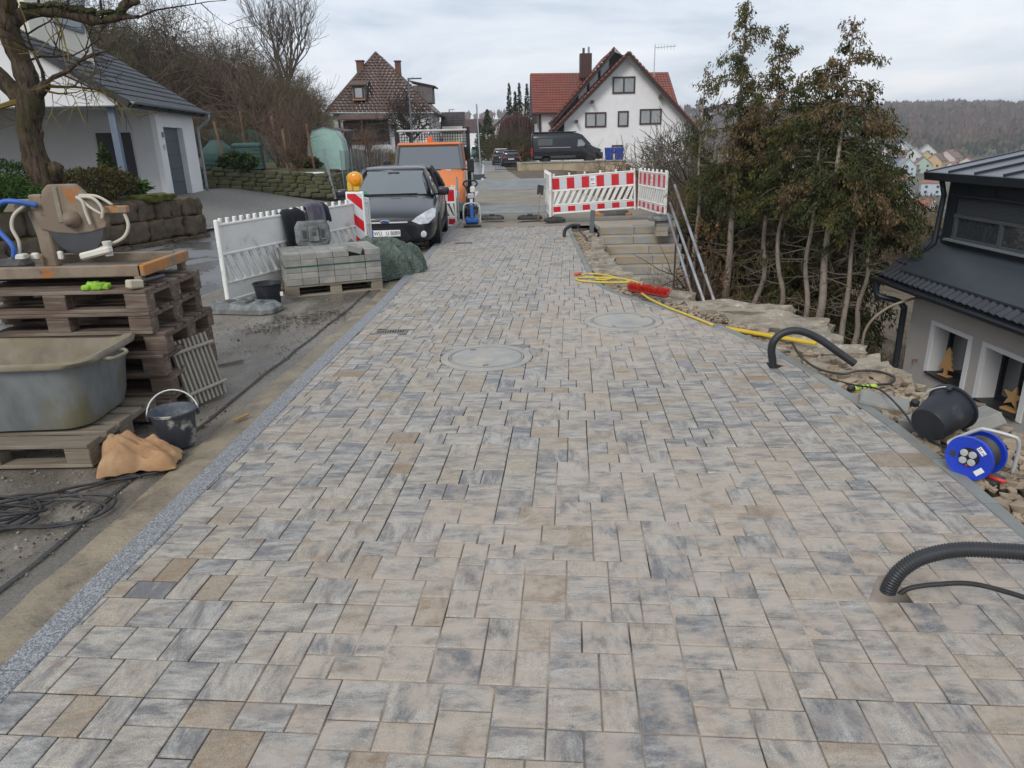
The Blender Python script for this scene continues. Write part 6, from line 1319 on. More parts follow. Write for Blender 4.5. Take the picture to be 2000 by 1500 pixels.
# ---------------------------------------------------- white house with red roof
M_rt = mk('red_clay_tile', (.215, .058, .038), (.15, .042, .03), 1.6, .7, .2, 9, .03, dirt=(.14, .06, .045), dscale=.7, dthr=.58)
hw = thing('red_roof_house', 'large white house with steep red tiled gables behind the dark van', 'house', (10.7, 68, -1.2))
zo = 1.2
gab = [(-5.35, 0, -.4), (5.7, 0, -.4), (5.7, 0, 3.3 + zo), (.18, 0, 8.75 + zo), (-5.35, 0, 3.35 + zo)]
face_poly(gab, (0, .35, 0), 'gable_wall', M_render, hw); MB().box((.15, 4.3, 1.8), (10.9, 7.9, 4.6)).build('wall', M_render, hw)
for (nm, a, c_) in (('gable_roof', (-6.5, 2.7 + zo), (.18, 9.0 + zo)), ('gable_roof', (6.6, 2.6 + zo), (.18, 9.0 + zo))):
    roof_plane([(a[0], -.9, a[1]), (a[0], 8, a[1]), (c_[0], 8, c_[1]), (c_[0], -.9, c_[1])], nm, M_rt, hw); face_poly([(a[0], -.92, a[1] - .05), (c_[0], -.92, c_[1] - .05), (c_[0], -.92, c_[1] - .42), (a[0], -.92, a[1] - .42)], (0, .12, 0), 'verge_board', mk('dark_verge_wood', (.035, .025, .022), (.03, .02, .018), 4, .6), hw)
    for k_ in range(22): q = Vector((a[0], -.95, a[1])).lerp(Vector((c_[0], -.95, c_[1])), (k_ + .5) / 22); MB().cbox((0, 0, 0), (.34, .22, .16), .04, Matrix.Translation(q) @ Matrix.Rotation(-math.atan2(c_[1] - a[1], c_[0] - a[0]), 4, 'Y')).build('verge_tile', M_rt, hw)
# second gable set behind, shifted left, with dark glazed wall between
face_poly([(-6.3, 2.0, 4.6), (-.7, 2.0, 10.5), (.2, 2.0, 10.2), (-.5, 2.0, 3.5), (-5.6, 2.0, 3.4)], (0, .3, 0), 'dark_gable', mk('dark_cladding', (.04, .038, .04), (.03, .03, .032), 3, .7), hw)
for q in ((-3.9, 6.2), (-2.9, 7.25), (-1.9, 8.3)): face_poly([(q[0], 1.9, q[1]), (q[0] + .75, 1.9, q[1] + .8), (q[0] + .75, 1.9, q[1] + 1.75), (q[0], 1.9, q[1] + .95)], (0, .06, 0), 'slanted_pane', M_pane, hw)
roof_plane([(-6.5, 1.0, 4.6), (-6.5, 9, 4.6), (-.8, 9, 10.75), (-.8, 1.0, 10.75)], 'rear_gable_roof', M_rt, hw); roof_plane([(3.5, 1.0, 6.6), (3.5, 9, 6.6), (-.8, 9, 10.75), (-.8, 1.0, 10.75)], 'rear_gable_roof', M_rt, hw)
face_poly([(-6.55, .95, 4.5), (-.8, .95, 10.7), (-.8, .95, 10.3), (-6.55, .95, 4.1)], (0, .15, 0), 'verge_board', _M['dark_verge_wood'], hw)
for k_ in range(20): q = Vector((-6.5, .92, 4.65)).lerp(Vector((-.8, .92, 10.8)), (k_ + .5) / 20); MB().cbox((0, 0, 0), (.34, .22, .16), .04, Matrix.Translation(q) @ Matrix.Rotation(-R_(47), 4, 'Y')).build('verge_tile', M_rt, hw)
# transverse wing
MB().box((-1.0, 9.2, 2.3), (13.2, 8.0, 7.4)).build('wing_wall', M_render, hw); roof_plane([(-8.1, 4.6, 5.6), (6.2, 4.6, 5.4), (5.7, 8.6, 9.25), (-8.1, 8.6, 9.45)], 'wing_roof', M_rt, hw); face_poly([(-8.15, 4.5, 5.4), (-8.15, 8.6, 9.35), (-8.15, 12.7, 5.4)], (.15, 0, 0), 'wing_gable', _M['dark_cladding'], hw); face_poly([(-8.15, 4.5, 4.6), (-8.15, 5.1, 4.6), (-8.15, 5.1, 5.6), (-8.15, 4.5, 5.4)], (.5, 0, 0), 'bargeboard', _M['dark_cladding'], hw)
MB().tube([(-8.1, 4.5, 5.5), (-5.8, 4.5, 5.5)], .08, 6).build('gutter', M_frame_br, hw); MB().box((-7.35, 5.1, 3.0), (.2, .2, 5)).build('downpipe', M_frame_br, hw)
MB().box((-2.7, 7.5, 9.9), (1.15, .9, 2.2)).build('chimney', M_frame_br, hw); MB().tube([(-2.9, 7.5, 10.9), (-2.9, 7.5, 11.5)], .12, 8).build('chimney_pot', M_dark, hw); MB().tube([(-2.4, 7.5, 10.9), (-2.4, 7.5, 11.6)], .10, 8).build('chimney_pot', M_zinc, hw)
MB().tube([(3.6, 5, 7.5), (3.6, 5, 11.4)], .04, 6).build('aerial_mast', M_steel, hw); MB().tube([(3.6, 5, 11.1), (5.6, 5, 11.2)], .03, 5).build('aerial_arm', M_steel, hw)
for k_ in range(6): MB().tube([(3.9 + k_ * .3, 5, 10.9), (3.9 + k_ * .3, 5, 11.4)], .02, 4).build('aerial_rod', M_steel, hw)
for (x0, z0, w_, h_, n_) in ((-1.06, 5.66, 2.02, 1.40, 2), (-3.48, 2.87, 1.92, 1.28, 2), (-.52, 2.87, .98, 1.33, 1), (1.46, 3.0, 1.98, 1.32, 2), (-1.0, .6, 1.0, .7, 1)): window(hw, TM((x0, -.04, z0 + zo)), w_, h_, M_frame_br, n_, .13, .12, pmat=mk('reflecting_pane', (.22, .24, .25), (.30, .32, .33), .8, .08, coat=.6))
for (x, z) in ((5.65, 2.9 + zo), (-4.3, 3.4 + zo), (3.2, 5.3 + zo), (-2.9, 5.0 + zo)): MB().box((x, -.4, z), (.2, .9, .25)).build('purlin_end', M_frame_br, hw)

# ---------------------------------------------------- car park with wall, van, bins
grid_obj('car_park', lambda y: (.9, 9.6), frange(57.1, 68, 2), lambda x, y: .02, M_gravel, nx=6)
M_lwall = mk('stained_concrete_wall', (.40, .335, .235), (.32, .265, .185), 1.0, .9, .3, 12, .02, stretch=(1, 1, 1.6), dirt=(.15, .12, .085), dscale=.9, dthr=.6)
t = thing('parking_wall', 'stained beige retaining wall below the dark van', 'wall', (5.2, 57, -1.8))
for i in range(5): MB().cbox((-4.05 + i * 1.62 + .81, 0, .92), (1.61, .3, 2.12), .015).build('wall_panel', M_lwall, t); 
for i in range(5): MB().cbox((-4.05 + i * 1.62 + .81, -.02, 2.02), (1.61, .40, .09), .01).build('coping', M_concrete, t)
MB().cbox((-4.2, 3, .9), (.3, 6.3, 2.1), .015).build('return_wall', M_lwall, t)
M_van = mk('night_blue_van_paint', (.007, .009, .015), (.006, .008, .012), 3, .35, coat=.4, spec=.3)
van = thing('parked_van', 'dark blue high-roof van parked on the wall in front of the white house', 'van', (8.02, 62, -.02), 90)
def vs2(zb, w_, zt, sh=.9, rw=.82): return [(0, zb), (w_ * .9, zb), (w_, zb + .15), (w_, 1.0), (w_ * .985, 1.35), (w_ * (.985 + rw) / 2, (1.35 + zt) / 2 + .15), (w_ * rw, zt - .06), (w_ * rw * .6, zt), (0, zt + .01)]
def vlow(zb, w_, zt): return [(0, zb), (w_ * .85, zb), (w_, zb + .15), (w_, zb + .3), (w_ * .99, (zb + zt) / 2), (w_ * .96, zt - .12), (w_ * .9, zt - .04), (w_ * .5, zt), (0, zt + .01)]
sym_loft([(0, vlow(.35, .75, .95)), (.15, vlow(.3, .93, 1.08)), (.75, vlow(.28, .98, 1.28)), (1.0, vlow(.28, .99, 1.45)), (1.75, vs2(.28, .99, 2.25, rw=.80)), (2.1, vs2(.28, .995, 2.38, rw=.82)), (2.6, vs2(.28, .995, 2.43)), (5.7, vs2(.3, .995, 2.42)), (5.9, vs2(.35, .96, 2.36, rw=.8))], 'body', M_van, van, 0)
for s_ in (-1, 1):
    for y in (1.05, 4.75):
        wheel(van, s_ * .9, y, .34, .22, 6); MB().lathe([(.40, -.02), (.40, .115), (.001, .115)], 24, Matrix.Translation((s_ * .895, y, .36)) @ Matrix.Rotation(R_(90 * s_), 4, 'Y')).build('wheel_arch', M_black, van)
    face_poly([(s_ * .985, 1.38, 1.38), (s_ * .985, 2.15, 1.33), (s_ * .93, 2.1, 1.85), (s_ * .93, 1.78, 1.85)], (s_ * .02, 0, 0), 'side_window', mk('van_glass', (.20, .25, .26), (.16, .2, .21), 2, .1, coat=.8), van)
    face_poly([(s_ * .99, 4.2, 1.45), (s_ * .99, 5.4, 1.45), (s_ * .955, 5.4, 1.95), (s_ * .955, 4.2, 1.95)], (s_ * .012, 0, 0), 'rear_side_panel', M_glass, van)
    MB().box((s_ * 1.0, 4.0, 1.28), (.02, 2.6, .035)).build('sliding_rail', M_alu, van); MB().box((s_ * 1.0, 2.9, 1.1), (.012, .025, 1.9)).build('door_seam', M_black, van); MB().box((s_ * 1.0, 4.0, .55), (.02, 3.4, .18)).build('side_cladding', M_dark, van)
    MB().cbox((s_ * .9, 5.88, .95), (.16, .09, .65), .02).build('tail_lamp', M_tail, van); MB().cbox((s_ * .82, .12, .92), (.26, .2, .2), .03).build('headlight', M_lamp, van); MB().cbox((s_ * 1.1, 1.5, 1.42), (.18, .1, .26), .03).build('mirror', M_black, van)
MB().cbox((0, 4.0, 2.47), (1.5, 3.6, .09), .03).build('roof_awning', M_van, van); MB().loft([[(.85, 1.05, 1.47), (-.85, 1.05, 1.47)], [(.76, 1.76, 2.22), (-.76, 1.76, 2.22)]], cap=False, closed=False).build('windscreen', M_glass, van, loc=(0, -.02, .02))
M_bin = mk('blue_bin', (.015, .05, .28), (.012, .04, .22), 3, .5)
for i, lab in enumerate(('blue waste bin standing nearest the front of the van', 'blue waste bin at the right end of the parking wall')):
    t = thing('waste_bin', lab, 'bin', (8.25 + i * .78, 59.2, .02), 0, 'blue waste bins'); MB().loft([rrect(.26, .30, .05, .08), rrect(.33, .37, .06, 1.02)]).build('body', M_bin, t); MB().loft([rrect(.35, .39, .06, 1.03), rrect(.35, .39, .06, 1.09), rrect(.3, .33, .06, 1.15)]).build('lid', M_bin, t)
    for s_ in (-1, 1): MB().lathe([(.1, -.03), (.1, .03)], 14, TM((s_ * .22, .3, .1)) @ Matrix.Rotation(R_(90), 4, 'Y'), cap=True).build('wheel', M_tyre, t)
# two cars parked further down, seen from behind
def far_car(label, loc, rz, paint, roof=None, hgt=1.45):
    t = thing('parked_car', label, 'car', loc, rz, 'cars parked down the street'); k_ = hgt / 1.48
    sym_loft([(y, [(x, z * k_) for x, z in hp]) for y, hp in [(4.36 - s_[0], s_[1]) for s_ in ST][::-1]], 'body', paint, t)
    MB().loft([[(x, 4.36 - y, z * k_) for x, y, z in gh(.96, 1.22, 4.10, .835, .16)], [(x, 4.36 - y, z * k_) for x, y, z in gh(1.40, 1.98, 3.85, .625, .12)]]).build('glass', M_glass, t, smooth=True); MB().loft([[(x, 4.36 - y, z * k_) for x, y, z in gh(1.39, 1.965, 3.90, .66, .12)], [(x, 4.36 - y, z * k_) for x, y, z in gh(1.47, 2.2, 3.7, .55, .12)]]).build('roof', roof or paint, t, smooth=True)
    for s_ in (-1, 1):
        for y in (.81, 3.46): wheel(t, s_ * .80, y, .32, .21, 5)
        MB().cbox((s_ * .68, .03, .83 * k_), (.3, .12, .12), .03).build('tail_lamp', M_tail, t)
    MB().box((0, -.012, .72 * k_), (.52, .02, .11)).build('licence_plate', M_rwhite, t); MB().cbox((0, .0, .42), (1.4, .12, .18), .04).build('bumper', M_dark, t)
    return t
far_car('dark hatchback parked beyond the gravel, seen from behind', (.42, 66.5, -.38), 2, M_ford); far_car('dark car with silver roof parked behind the far hatchback', (-.45, 71.5, -.40), 2, M_ford, mk('silver_roof', (.4, .42, .44), (.35, .37, .39), 3, .35, metal=.3), 1.62)
t = thing('delivery_van', 'small teal and white van far down the street', 'van', (-6.2, 150, -.7), 3); MB().cbox((0, 0, .75), (1.8, 4, .95), .1).build('lower_body', mk('teal_paint', (.05, .19, .18), (.04, .16, .15), 3, .4), t); MB().cbox((0, .3, 1.6), (1.7, 3.2, .8), .12).build('upper_body', M_rwhite, t); MB().box((0, -1.32, 1.6), (1.5, .05, .5)).build('windscreen', M_glass, t)
for s_ in (-1, 1):
    for y in (-1.3, 1.3): wheel(t, s_ * .8, y, .32, .2, 5)
# street lamps
for i, (x, y, h, arm) in enumerate([(-5.04, 40, 5.4, .75), (-5.6, 75, 5.4, .6), (-6.95, 115, 5.6, .7), (-8.3, 160, 5.6, .8)]):
    t = thing('street_lamp', ['dark street lamp rising behind the orange truck, the nearest of the row', 'second street lamp from the truck in the row', 'third street lamp from the truck in the row', 'farthest small street lamp of the row'][i], 'street lamp', (x, y, zr(y)), 0, 'street lamps')
    MB().tube([(0, 0, 0), (0, 0, h * .62), (0, 0, h * .63), (0, 0, h)], [.075, .065, .045, .04], 10).build('pole', M_doorg, t, smooth=True); MB().cbox((arm / 2 - .05, 0, h), (arm, .16, .06), .02).build('lamp_head', M_doorg, t)
# things along the street and the white far house
t = thing('far_house', 'pale house closing the far end of the street', 'house', (-9.5, 240, -1)); MB().box((0, 0, 3), (9, 8, 6)).build('wall', M_render, t); face_poly([(-5, -4.2, 6), (5, -4.2, 6), (5, 0, 10), (-5, 0, 10)], (0, 0, .2), 'roof', M_frame_br, t); 
for x in (-2.5, 0, 2.5): window(t, TM((x - .6, -4.05, 3.2)), 1.2, 1.4, M_rwhite, 2, .12)
t = thing('roadside_house', 'pale gabled house half hidden behind the weeping tree', 'house', (2.0, 105, -.6)); MB().box((0, 4, 2.2), (7, 8, 4.4)).build('wall', M_render, t); face_poly([(-3.9, -.1, 4.2), (3.9, -.1, 4.2), (0, -.1, 7.6)], (0, .3, 0), 'gable', M_render, t); face_poly([(-4.2, -.4, 4.0), (-4.2, 8.4, 4.0), (0, 8.4, 7.7), (0, -.4, 7.7)], (0, 0, .2), 'roof', M_brt, t); face_poly([(4.2, -.4, 4.0), (4.2, 8.4, 4.0), (0, 8.4, 7.7), (0, -.4, 7.7)], (0, 0, .2), 'roof', M_brt, t)
t = thing('slab_pile', 'low pile of dark slabs at the edge of the street beyond the boards', 'pile', (-1.95, 44.5, zr(44)), 10)
for i in range(4): MB().cbox((.05 * (i % 2), 0, .06 + i * .085), (1.3 - .08 * i, .6, .07), .01).build('slab', M_doorg, t)
t = thing('railing', 'dark metal railing in front of the parked cars', 'railing', (.1, 57.6, -.4), 0)
for i in range(14): MB().tube([(-1.0 + i * .14, 0, 0), (-1.0 + i * .14, 0, 1.15)], .014, 5).build('bar', M_black, t)
for z in (.15, 1.12): MB().tube([(-1.05, 0, z), (.9, 0, z)], .02, 5).build('rail', M_black, t)
tag(MB().tube([(0, 0, 0), (-.15, 0, 5.2)], .06, 8).build('wooden_pole', M_steel, M=TM((-2.2, 62, -.4))), 'thin grey pole leaning beside the far parked cars', 'pole')

# ---------------------------------------------------- garden things behind the dry stone wall
M_comp = mk('compost_green', (.035, .085, .075), (.028, .068, .06), 3, .6)
t = thing('compost_bin', 'rounded dark green compost bin beside the garage', 'compost bin', (-11.75, 30.2, .95), 0, 'green compost bins'); MB().lathe([(.62, 0), (.68, .25), (.66, .55), (.52, .85), (.3, 1.05), (.28, 1.12), (.001, 1.14)], 24, cap=True).build('body', M_comp, t, smooth=True, angle=50)
for k_ in range(3): MB().lathe([(.69 - k_ * .02, .2 + k_ * .17), (.70 - k_ * .02, .23 + k_ * .17), (.69 - k_ * .02, .26 + k_ * .17)], 24).build('rib', M_comp, t, smooth=True)
t = thing('compost_bin', 'square dark green compost bin with ribbed walls in the garden', 'compost bin', (-10.45, 30.0, .95), 12, 'green compost bins'); MB().loft([rrect(.58, .45, .08, 0), rrect(.52, .42, .08, .85)]).build('body', M_comp, t); MB().loft([rrect(.56, .46, .08, .85), rrect(.56, .46, .08, .92), rrect(.48, .38, .06, 1.0)]).build('lid', M_comp, t); MB().cbox((-.1, -.44, .4), (.5, .04, .5), .02).build('hatch', mk('hatch_green', (.02, .10, .07), (.02, .08, .06), 3, .5), t)
for k_ in range(5): MB().box((.38, -.43, .15 + k_ * .15), (.34, .06, .03)).build('rib', M_comp, t)
M_stake = mk('brown_stake', (.21, .125, .075), (.15, .09, .055), 5, .85)
for i, (x, y, z, h, ln) in enumerate([(-11.0, 28.9, .65, 2.1, -.22), (-11.6, 33, .9, 2.4, 0), (-10.4, 33.5, .9, 2.2, 0), (-8.9, 30, .75, 1.7, -.05), (-8.1, 31, .75, 1.9, -.15)]):
    tag(MB().tube([(0, 0, 0), (ln, 0, h)], .05, 7).build('garden_stake', M_stake, M=TM((x, y, z))), ['orange-brown wooden stake leaning in front of the compost bins', 'wooden stake carrying the green net behind the compost bins', 'second wooden stake of the green net, nearer the street', 'pale wooden stake among the bare bushes', 'weathered crooked stake beside the green tunnel'][i], 'stake', 'garden stakes')
b = NB('green_net'); wv_ = b.n('ShaderNodeTexVoronoi'); wv_.inputs['Scale'].default_value = 26; b.l(b.coord(rand=False), wv_.inputs['Vector'])
M_net = b.set(Base_Color=(.07, .13, .115), Roughness=.7, Alpha=b.ramp(wv_.outputs['Distance'], (.25, .75), (.6, .35)))
m1 = MB()
for i in range(13): x = -13.2 + i * .3; m1.v += [(x, 33.2 + .1 * math.sin(i * 2.1), 1.1), (x, 33.2 + .1 * math.sin(i * 2.1), 2.55 + .15 * math.sin(i * 1.3) - i * .02)]
for i in range(12): m1.f.append((2 * i, 2 * i + 2, 2 * i + 3, 2 * i + 1))
tag(m1.build('garden_net', M_net), 'translucent green net stretched behind the compost bins', 'net')
t = thing('garden_shed', 'low dark wooden shed with slanting roof behind the garden', 'shed', (-11.0, 42, .9)); 
for i in range(16): MB().box((-1.5 + i * .2, 0, .75), (.19, .05, 1.5 - .03 * i)).build('board', mk('dark_shed_wood', (.05, .034, .026), (.035, .025, .02), 4, .85, orand=.2), t)
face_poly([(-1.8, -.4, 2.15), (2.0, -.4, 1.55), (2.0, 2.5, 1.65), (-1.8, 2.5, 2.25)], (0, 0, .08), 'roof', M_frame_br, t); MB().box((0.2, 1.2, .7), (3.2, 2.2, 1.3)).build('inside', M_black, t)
t = thing('foil_tunnel', 'pale green plastic foil tunnel standing in the garden', 'tunnel', (-7.95, 33.2, .75), 8); b = NB('pale_green_foil'); v = b.coord(); b.bump(b.noise(v, 5, 5, .6, .5), .6, .05); M_foil = b.set(Base_Color=b.mix(b.noise(v, 2.5, 5), (.30, .50, .43), (.42, .60, .54)), Roughness=.35, Transmission_Weight=.15, Alpha=.93)
m1 = MB(); prof = [(-.75, 0), (-.78, .7), (-.70, 1.25), (-.5, 1.62), (0, 1.75), (.5, 1.62), (.70, 1.25), (.78, .7), (.75, 0)]
m1.loft([[(x + .03 * noise.noise(Vector((x * 4, y * 3, 0))), y, z + .03 * noise.noise(Vector((z * 3, y * 3, 4)))) for x, z in prof] for y in frange(-1.2, 1.2, .3)], cap=False, closed=False); m1.build('foil', M_foil, t, smooth=True); face_poly([(x, -1.2, z) for x, z in prof], (0, .01, 0), 'front_sheet', M_foil, t)
for y in (-1.2, 0, 1.2): MB().tube([(x * 1.01, y, z) for x, z in prof], .02, 5).build('hoop', M_zinc, t)
tag(MB().cbox((0, 0, .85), (.09, .09, 1.95), .008).build('metal_post', M_zinc, M=TM((-6.95, 29.25, -.15), 0, 0, -9)), 'blue-grey metal post leaning at the end of the dry stone wall', 'post')
for i in range(14):
    y = 30.2 + i * 1.05; tag(MB().tube([(0, 0, 0), (rng.uniform(-.08, .08), 0, 1.75 + rng.uniform(-.1, .15))], .022, 5).build('fence_post', M_zinc, M=TM((-6.75 - .02 * i, y, -.1))), 'thin grey metal fence post along the garden beside the street', 'fence post', 'garden fence posts')
b = NB('wire_mesh'); br_ = b.n('ShaderNodeTexBrick'); br_.offset = 0; br_.inputs['Scale'].default_value = 12; br_.inputs['Mortar Size'].default_value = .03; b.l(b.coord(rand=False), br_.inputs['Vector']); br_.inputs['Row Height'].default_value = .5
M_mesh = b.set(Base_Color=(.12, .13, .13), Roughness=.6, Alpha=.38)
m1 = MB(); m1.quad((0, 0, 0), (-.28, 13.7, 0), (-.28, 13.7, 1.5), (0, 0, 1.5)); tag(m1.build('fence_mesh', M_mesh, M=TM((-6.76, 30.2, .05))), 'grey wire mesh fence between garden and street', 'fence')
# ================================================================== vegetation
M_bark = tinted('bark', .95, .3, 6, .1, .8, 14)
M_leaf = tinted('foliage', .85, .22, 5, .12)
M_twig = tinted('twig_wood', .95, .2, 3, .1)
def seg3(mb, a, b_, r0, r1, col, n=3):
    t_ = (b_ - a)
    if t_.length < 1e-5: return
    t_.normalize(); u = t_.orthogonal(); v = t_.cross(u); o = len(mb.v)
    for p, q in ((a, r0), (b_, r1)):
        for k_ in range(n): an = 2 * math.pi * k_ / n; mb.v.append(tuple(p + (u * math.cos(an) + v * math.sin(an)) * q)); mb.c.append(col)
    for k_ in range(n): mb.f.append((o + k_, o + (k_ + 1) % n, o + n + (k_ + 1) % n, o + n + k_))
def branch(mb, p, d, ln, rad, lev, rr, col, up=.12, spread=.7, kids=(3, 5), droop=0, segs=4, minr=.004, n=None, ratio=(.5, .75)):
    """recursive limb; returns nothing"""
    pts = [p]; dd = d.normalized(); step = ln / segs
    for k_ in range(segs):
        dd = (dd + Vector((rr.gauss(0, .16), rr.gauss(0, .16), rr.gauss(0, .12) + up - droop * k_ / segs))).normalized(); pts.append(pts[-1] + dd * step)
    for k_ in range(segs): seg3(mb, pts[k_], pts[k_ + 1], max(minr, rad * (1 - .7 * k_ / segs)), max(minr * .7, rad * (1 - .7 * (k_ + 1) / segs)), col, n or (5 if rad > .03 else 3))
    if lev <= 0: return
    for q in range(rr.randint(*kids)):
        f = rr.uniform(.25, 1.0); i = min(segs - 1, int(f * segs)); b0 = pts[i].lerp(pts[i + 1], f * segs - i); ax = (pts[i + 1] - pts[i]).normalized()
        sd_ = ax.orthogonal(); sd_.rotate(Matrix.Rotation(rr.uniform(0, 6.28), 3, ax)); nd = (ax * (1 - spread * .5) + sd_ * spread * rr.uniform(.7, 1.2)).normalized()
        branch(mb, b0, nd, ln * rr.uniform(*ratio), rad * .5, lev - 1, rr, col, up, spread, kids, droop, max(2, segs - 1), minr, n, ratio)
def bare_tree_mesh(h, rr, col, lev=4, r0=.12, kids=(3, 4), up=.16, minr=.008, spread=.75):
    mb = MB(); branch(mb, Vector((0, 0, 0)), Vector((rr.gauss(0, .06), rr.gauss(0, .06), 1)), h * .62, r0, lev, rr, col, up, spread, kids, 0, 5, minr); return mb
# ---- hillside wood on the left: one mass
rr = random.Random(101)
cols = [(.105, .085, .06, 1), (.085, .075, .048, 1), (.125, .10, .07, 1), (.07, .07, .038, 1), (.10, .075, .058, 1)]
protos = [bare_tree_mesh(8, rr, (1, 1, 1, 1), 4, .10, (4, 6), .15, .009) for _ in range(5)]
bushes = [None] * 3
for i in range(3):
    mb = MB()
    for k_ in range(9): branch(mb, Vector((rr.gauss(0, .15), rr.gauss(0, .15), 0)), Vector((rr.gauss(0, .5), rr.gauss(0, .5), 1)), 1.4, .02, 2, rr, (1, 1, 1, 1), .1, .7, (4, 6), 0, 4, .005)
    bushes[i] = mb
wood = MB()
def stamp(dst, src, M, col):
    o = len(dst.v); dst.v += [tuple(M @ Vector(p)) for p in src.v]; dst.f += [tuple(i + o for i in f) for f in src.f]; dst.c += [col] * len(src.v)
def sk(x):       # highest tree top wanted at lateral position x (for trees near y = 45)
    return lerp([(-40, 11.5), (-23, 10.0), (-20, 9.3), (-17.2, 8.4), (-14.5, 6.9), (-11.6, 5.2), (-10.3, 4.0)], x)
for i in range(105):
    y = rr.uniform(38, 62); xs = rr.uniform(-33, -11.4) if i % 7 else rr.uniform(-16, -12); x = xs * y / 45; z = zgard(x, y) - .2
    top = (sk(xs) - 1.7) * y / 45 + 1.7; h = max(2.2, (top - z)) * rr.uniform(.72, 1.02); s_ = h / 8.0
    q = rr.choice(cols); f = rr.uniform(.75, 1.25); stamp(wood, protos[i % 5], TM((x, y, z), rr.uniform(0, 360)) @ Matrix.Diagonal((s_ * 1.1, s_ * 1.1, s_, 1)), (q[0] * f, q[1] * f, q[2] * f, 1))
for i in range(110):
    y = rr.uniform(36, 58); xs = rr.uniform(-36, -12.6); x = xs * y / 45; z = zgard(x, y) - .1; s_ = rr.uniform(1.2, 2.4); q = rr.choice([(.10, .07, .055, 1), (.09, .075, .045, 1), (.12, .085, .065, 1)])
    stamp(wood, bushes[i % 3], TM((x, y, z), rr.uniform(0, 360)) @ Matrix.Scale(s_, 4), q)
for i in range(2600):     # ivy and evergreen undergrowth between the trunks
    y = rr.uniform(40, 64); x = rr.uniform(-34, -12.5) * y / 45; cl = noise.noise(Vector((x * .35, y * .35, 9)))
    if cl < .02: continue
    z = zgard(x, y) + rr.uniform(0, 3.2) * min(1, cl * 3); s_ = rr.uniform(.12, .4); d_ = Vector((rr.gauss(0, 1), rr.gauss(0, 1), rr.gauss(0, 1))).normalized(); u = d_.orthogonal().normalized() * s_; v = d_.cross(u)
    g_c = rr.uniform(.7, 1.2); wood.add([(Vector((x, y, z)) + u * a + v * b_) for a, b_ in ((-1, -.6), (1, -.5), (.8, .6), (-.9, .7))], [(0, 1, 2, 3)], None, (.04 * g_c, .052 * g_c, .02 * g_c, 1) if rr.random() < .6 else (.075 * g_c, .06 * g_c, .03 * g_c, 1))
tag(wood.build('hillside_wood', M_twig), 'bare brown wood covering the hillside behind the left house', 'wood', kind='stuff')
def bare_tree(name, label, loc, h, seed, col, lev=4, r0=.14, kids=(3, 4), group=None, up=.16, spread=.75, minr=.008, cat='tree'):
    r2 = random.Random(seed); t = thing(name, label, cat, loc, 0, group); tr = MB(); tp = [Vector((0, 0, 0))]
    for k_ in range(5): tp.append(tp[-1] + Vector((r2.gauss(0, .04) * h / 6, r2.gauss(0, .04) * h / 6, h * .11)))
    tr.tube(tp, [r0 * (1 - .10 * k_) for k_ in range(6)], 8); tr.c = [col] * len(tr.v); tr.build('trunk', M_bark, t, smooth=True)
    cr = MB()
    for k_ in range(kids[1] + 4):
        f = r2.uniform(.45, 1); i = min(4, int(f * 5)); p = tp[i].lerp(tp[i + 1], f * 5 - i); a = r2.uniform(0, 6.28); branch(cr, p, Vector((math.cos(a) * spread, math.sin(a) * spread, .9)), h * r2.uniform(.35, .5), r0 * .45, lev - 1, r2, col, up, spread, kids, 0, 5, minr)
    cr.build('crown', M_twig, t); return t
bare_tree('bare_tree', 'tall bare tree with upright branches standing above the hillside wood', (-15.6, 55, 1.6), 9.0, 5, (.12, .105, .085, 1), 4, .16, (4, 5), up=.25, spread=.5)
bare_tree('fruit_tree', 'gnarled bare fruit tree in front of the brown-roofed house', (-6.5, 50, .6), 4.2, 8, (.055, .045, .038, 1), 4, .14, (4, 5), up=.06, spread=.95, minr=.012)
for i, (x, y, h, c_, lab) in enumerate([(-9.5, 31.2, 3.4, (.15, .095, .075, 1), 'reddish bare bush growing behind the dry stone wall'), (-8.9, 32.4, 3.3, (.13, .095, .07, 1), 'tall bare bush beside the pale wooden stake'), (-8.6, 30.0, 1.5, (.13, .085, .06, 1), 'low bare brown bush in front of the green tunnel'), (-12.4, 32.2, 3.2, (.10, .085, .055, 1), 'bare bush rising behind the round compost bin'), (-6.95, 36.5, 2.2, (.14, .09, .06, 1), 'brown bush behind the wire fence')]):
    r2 = random.Random(40 + i); t = thing('bare_bush', lab, 'bush', (x, y, .7), 0, 'bare garden bushes'); mb = MB()
    for k_ in range(10): branch(mb, Vector((r2.gauss(0, .1), r2.gauss(0, .1), 0)), Vector((r2.gauss(0, .38), r2.gauss(0, .38), 1)), h * .55, .018, 2, r2, c_, .14, .55, (5, 7), 0, 4, .0045)
    mb.build('twigs', M_twig, t)
mb = MB(); r2 = random.Random(61)
for i in range(26): stamp(mb, bushes[i % 3], TM((-7.3 + r2.uniform(-1.2, .2), 34.5 + i * .6, .1), r2.uniform(0, 360)) @ Matrix.Scale(r2.uniform(.45, .75), 4), r2.choice([(.15, .085, .055, 1), (.12, .08, .05, 1), (.11, .095, .06, 1)]))
tag(mb.build('hedge_twigs', M_twig), 'brown bare hedge growing along the garden fence', 'hedge', kind='stuff')

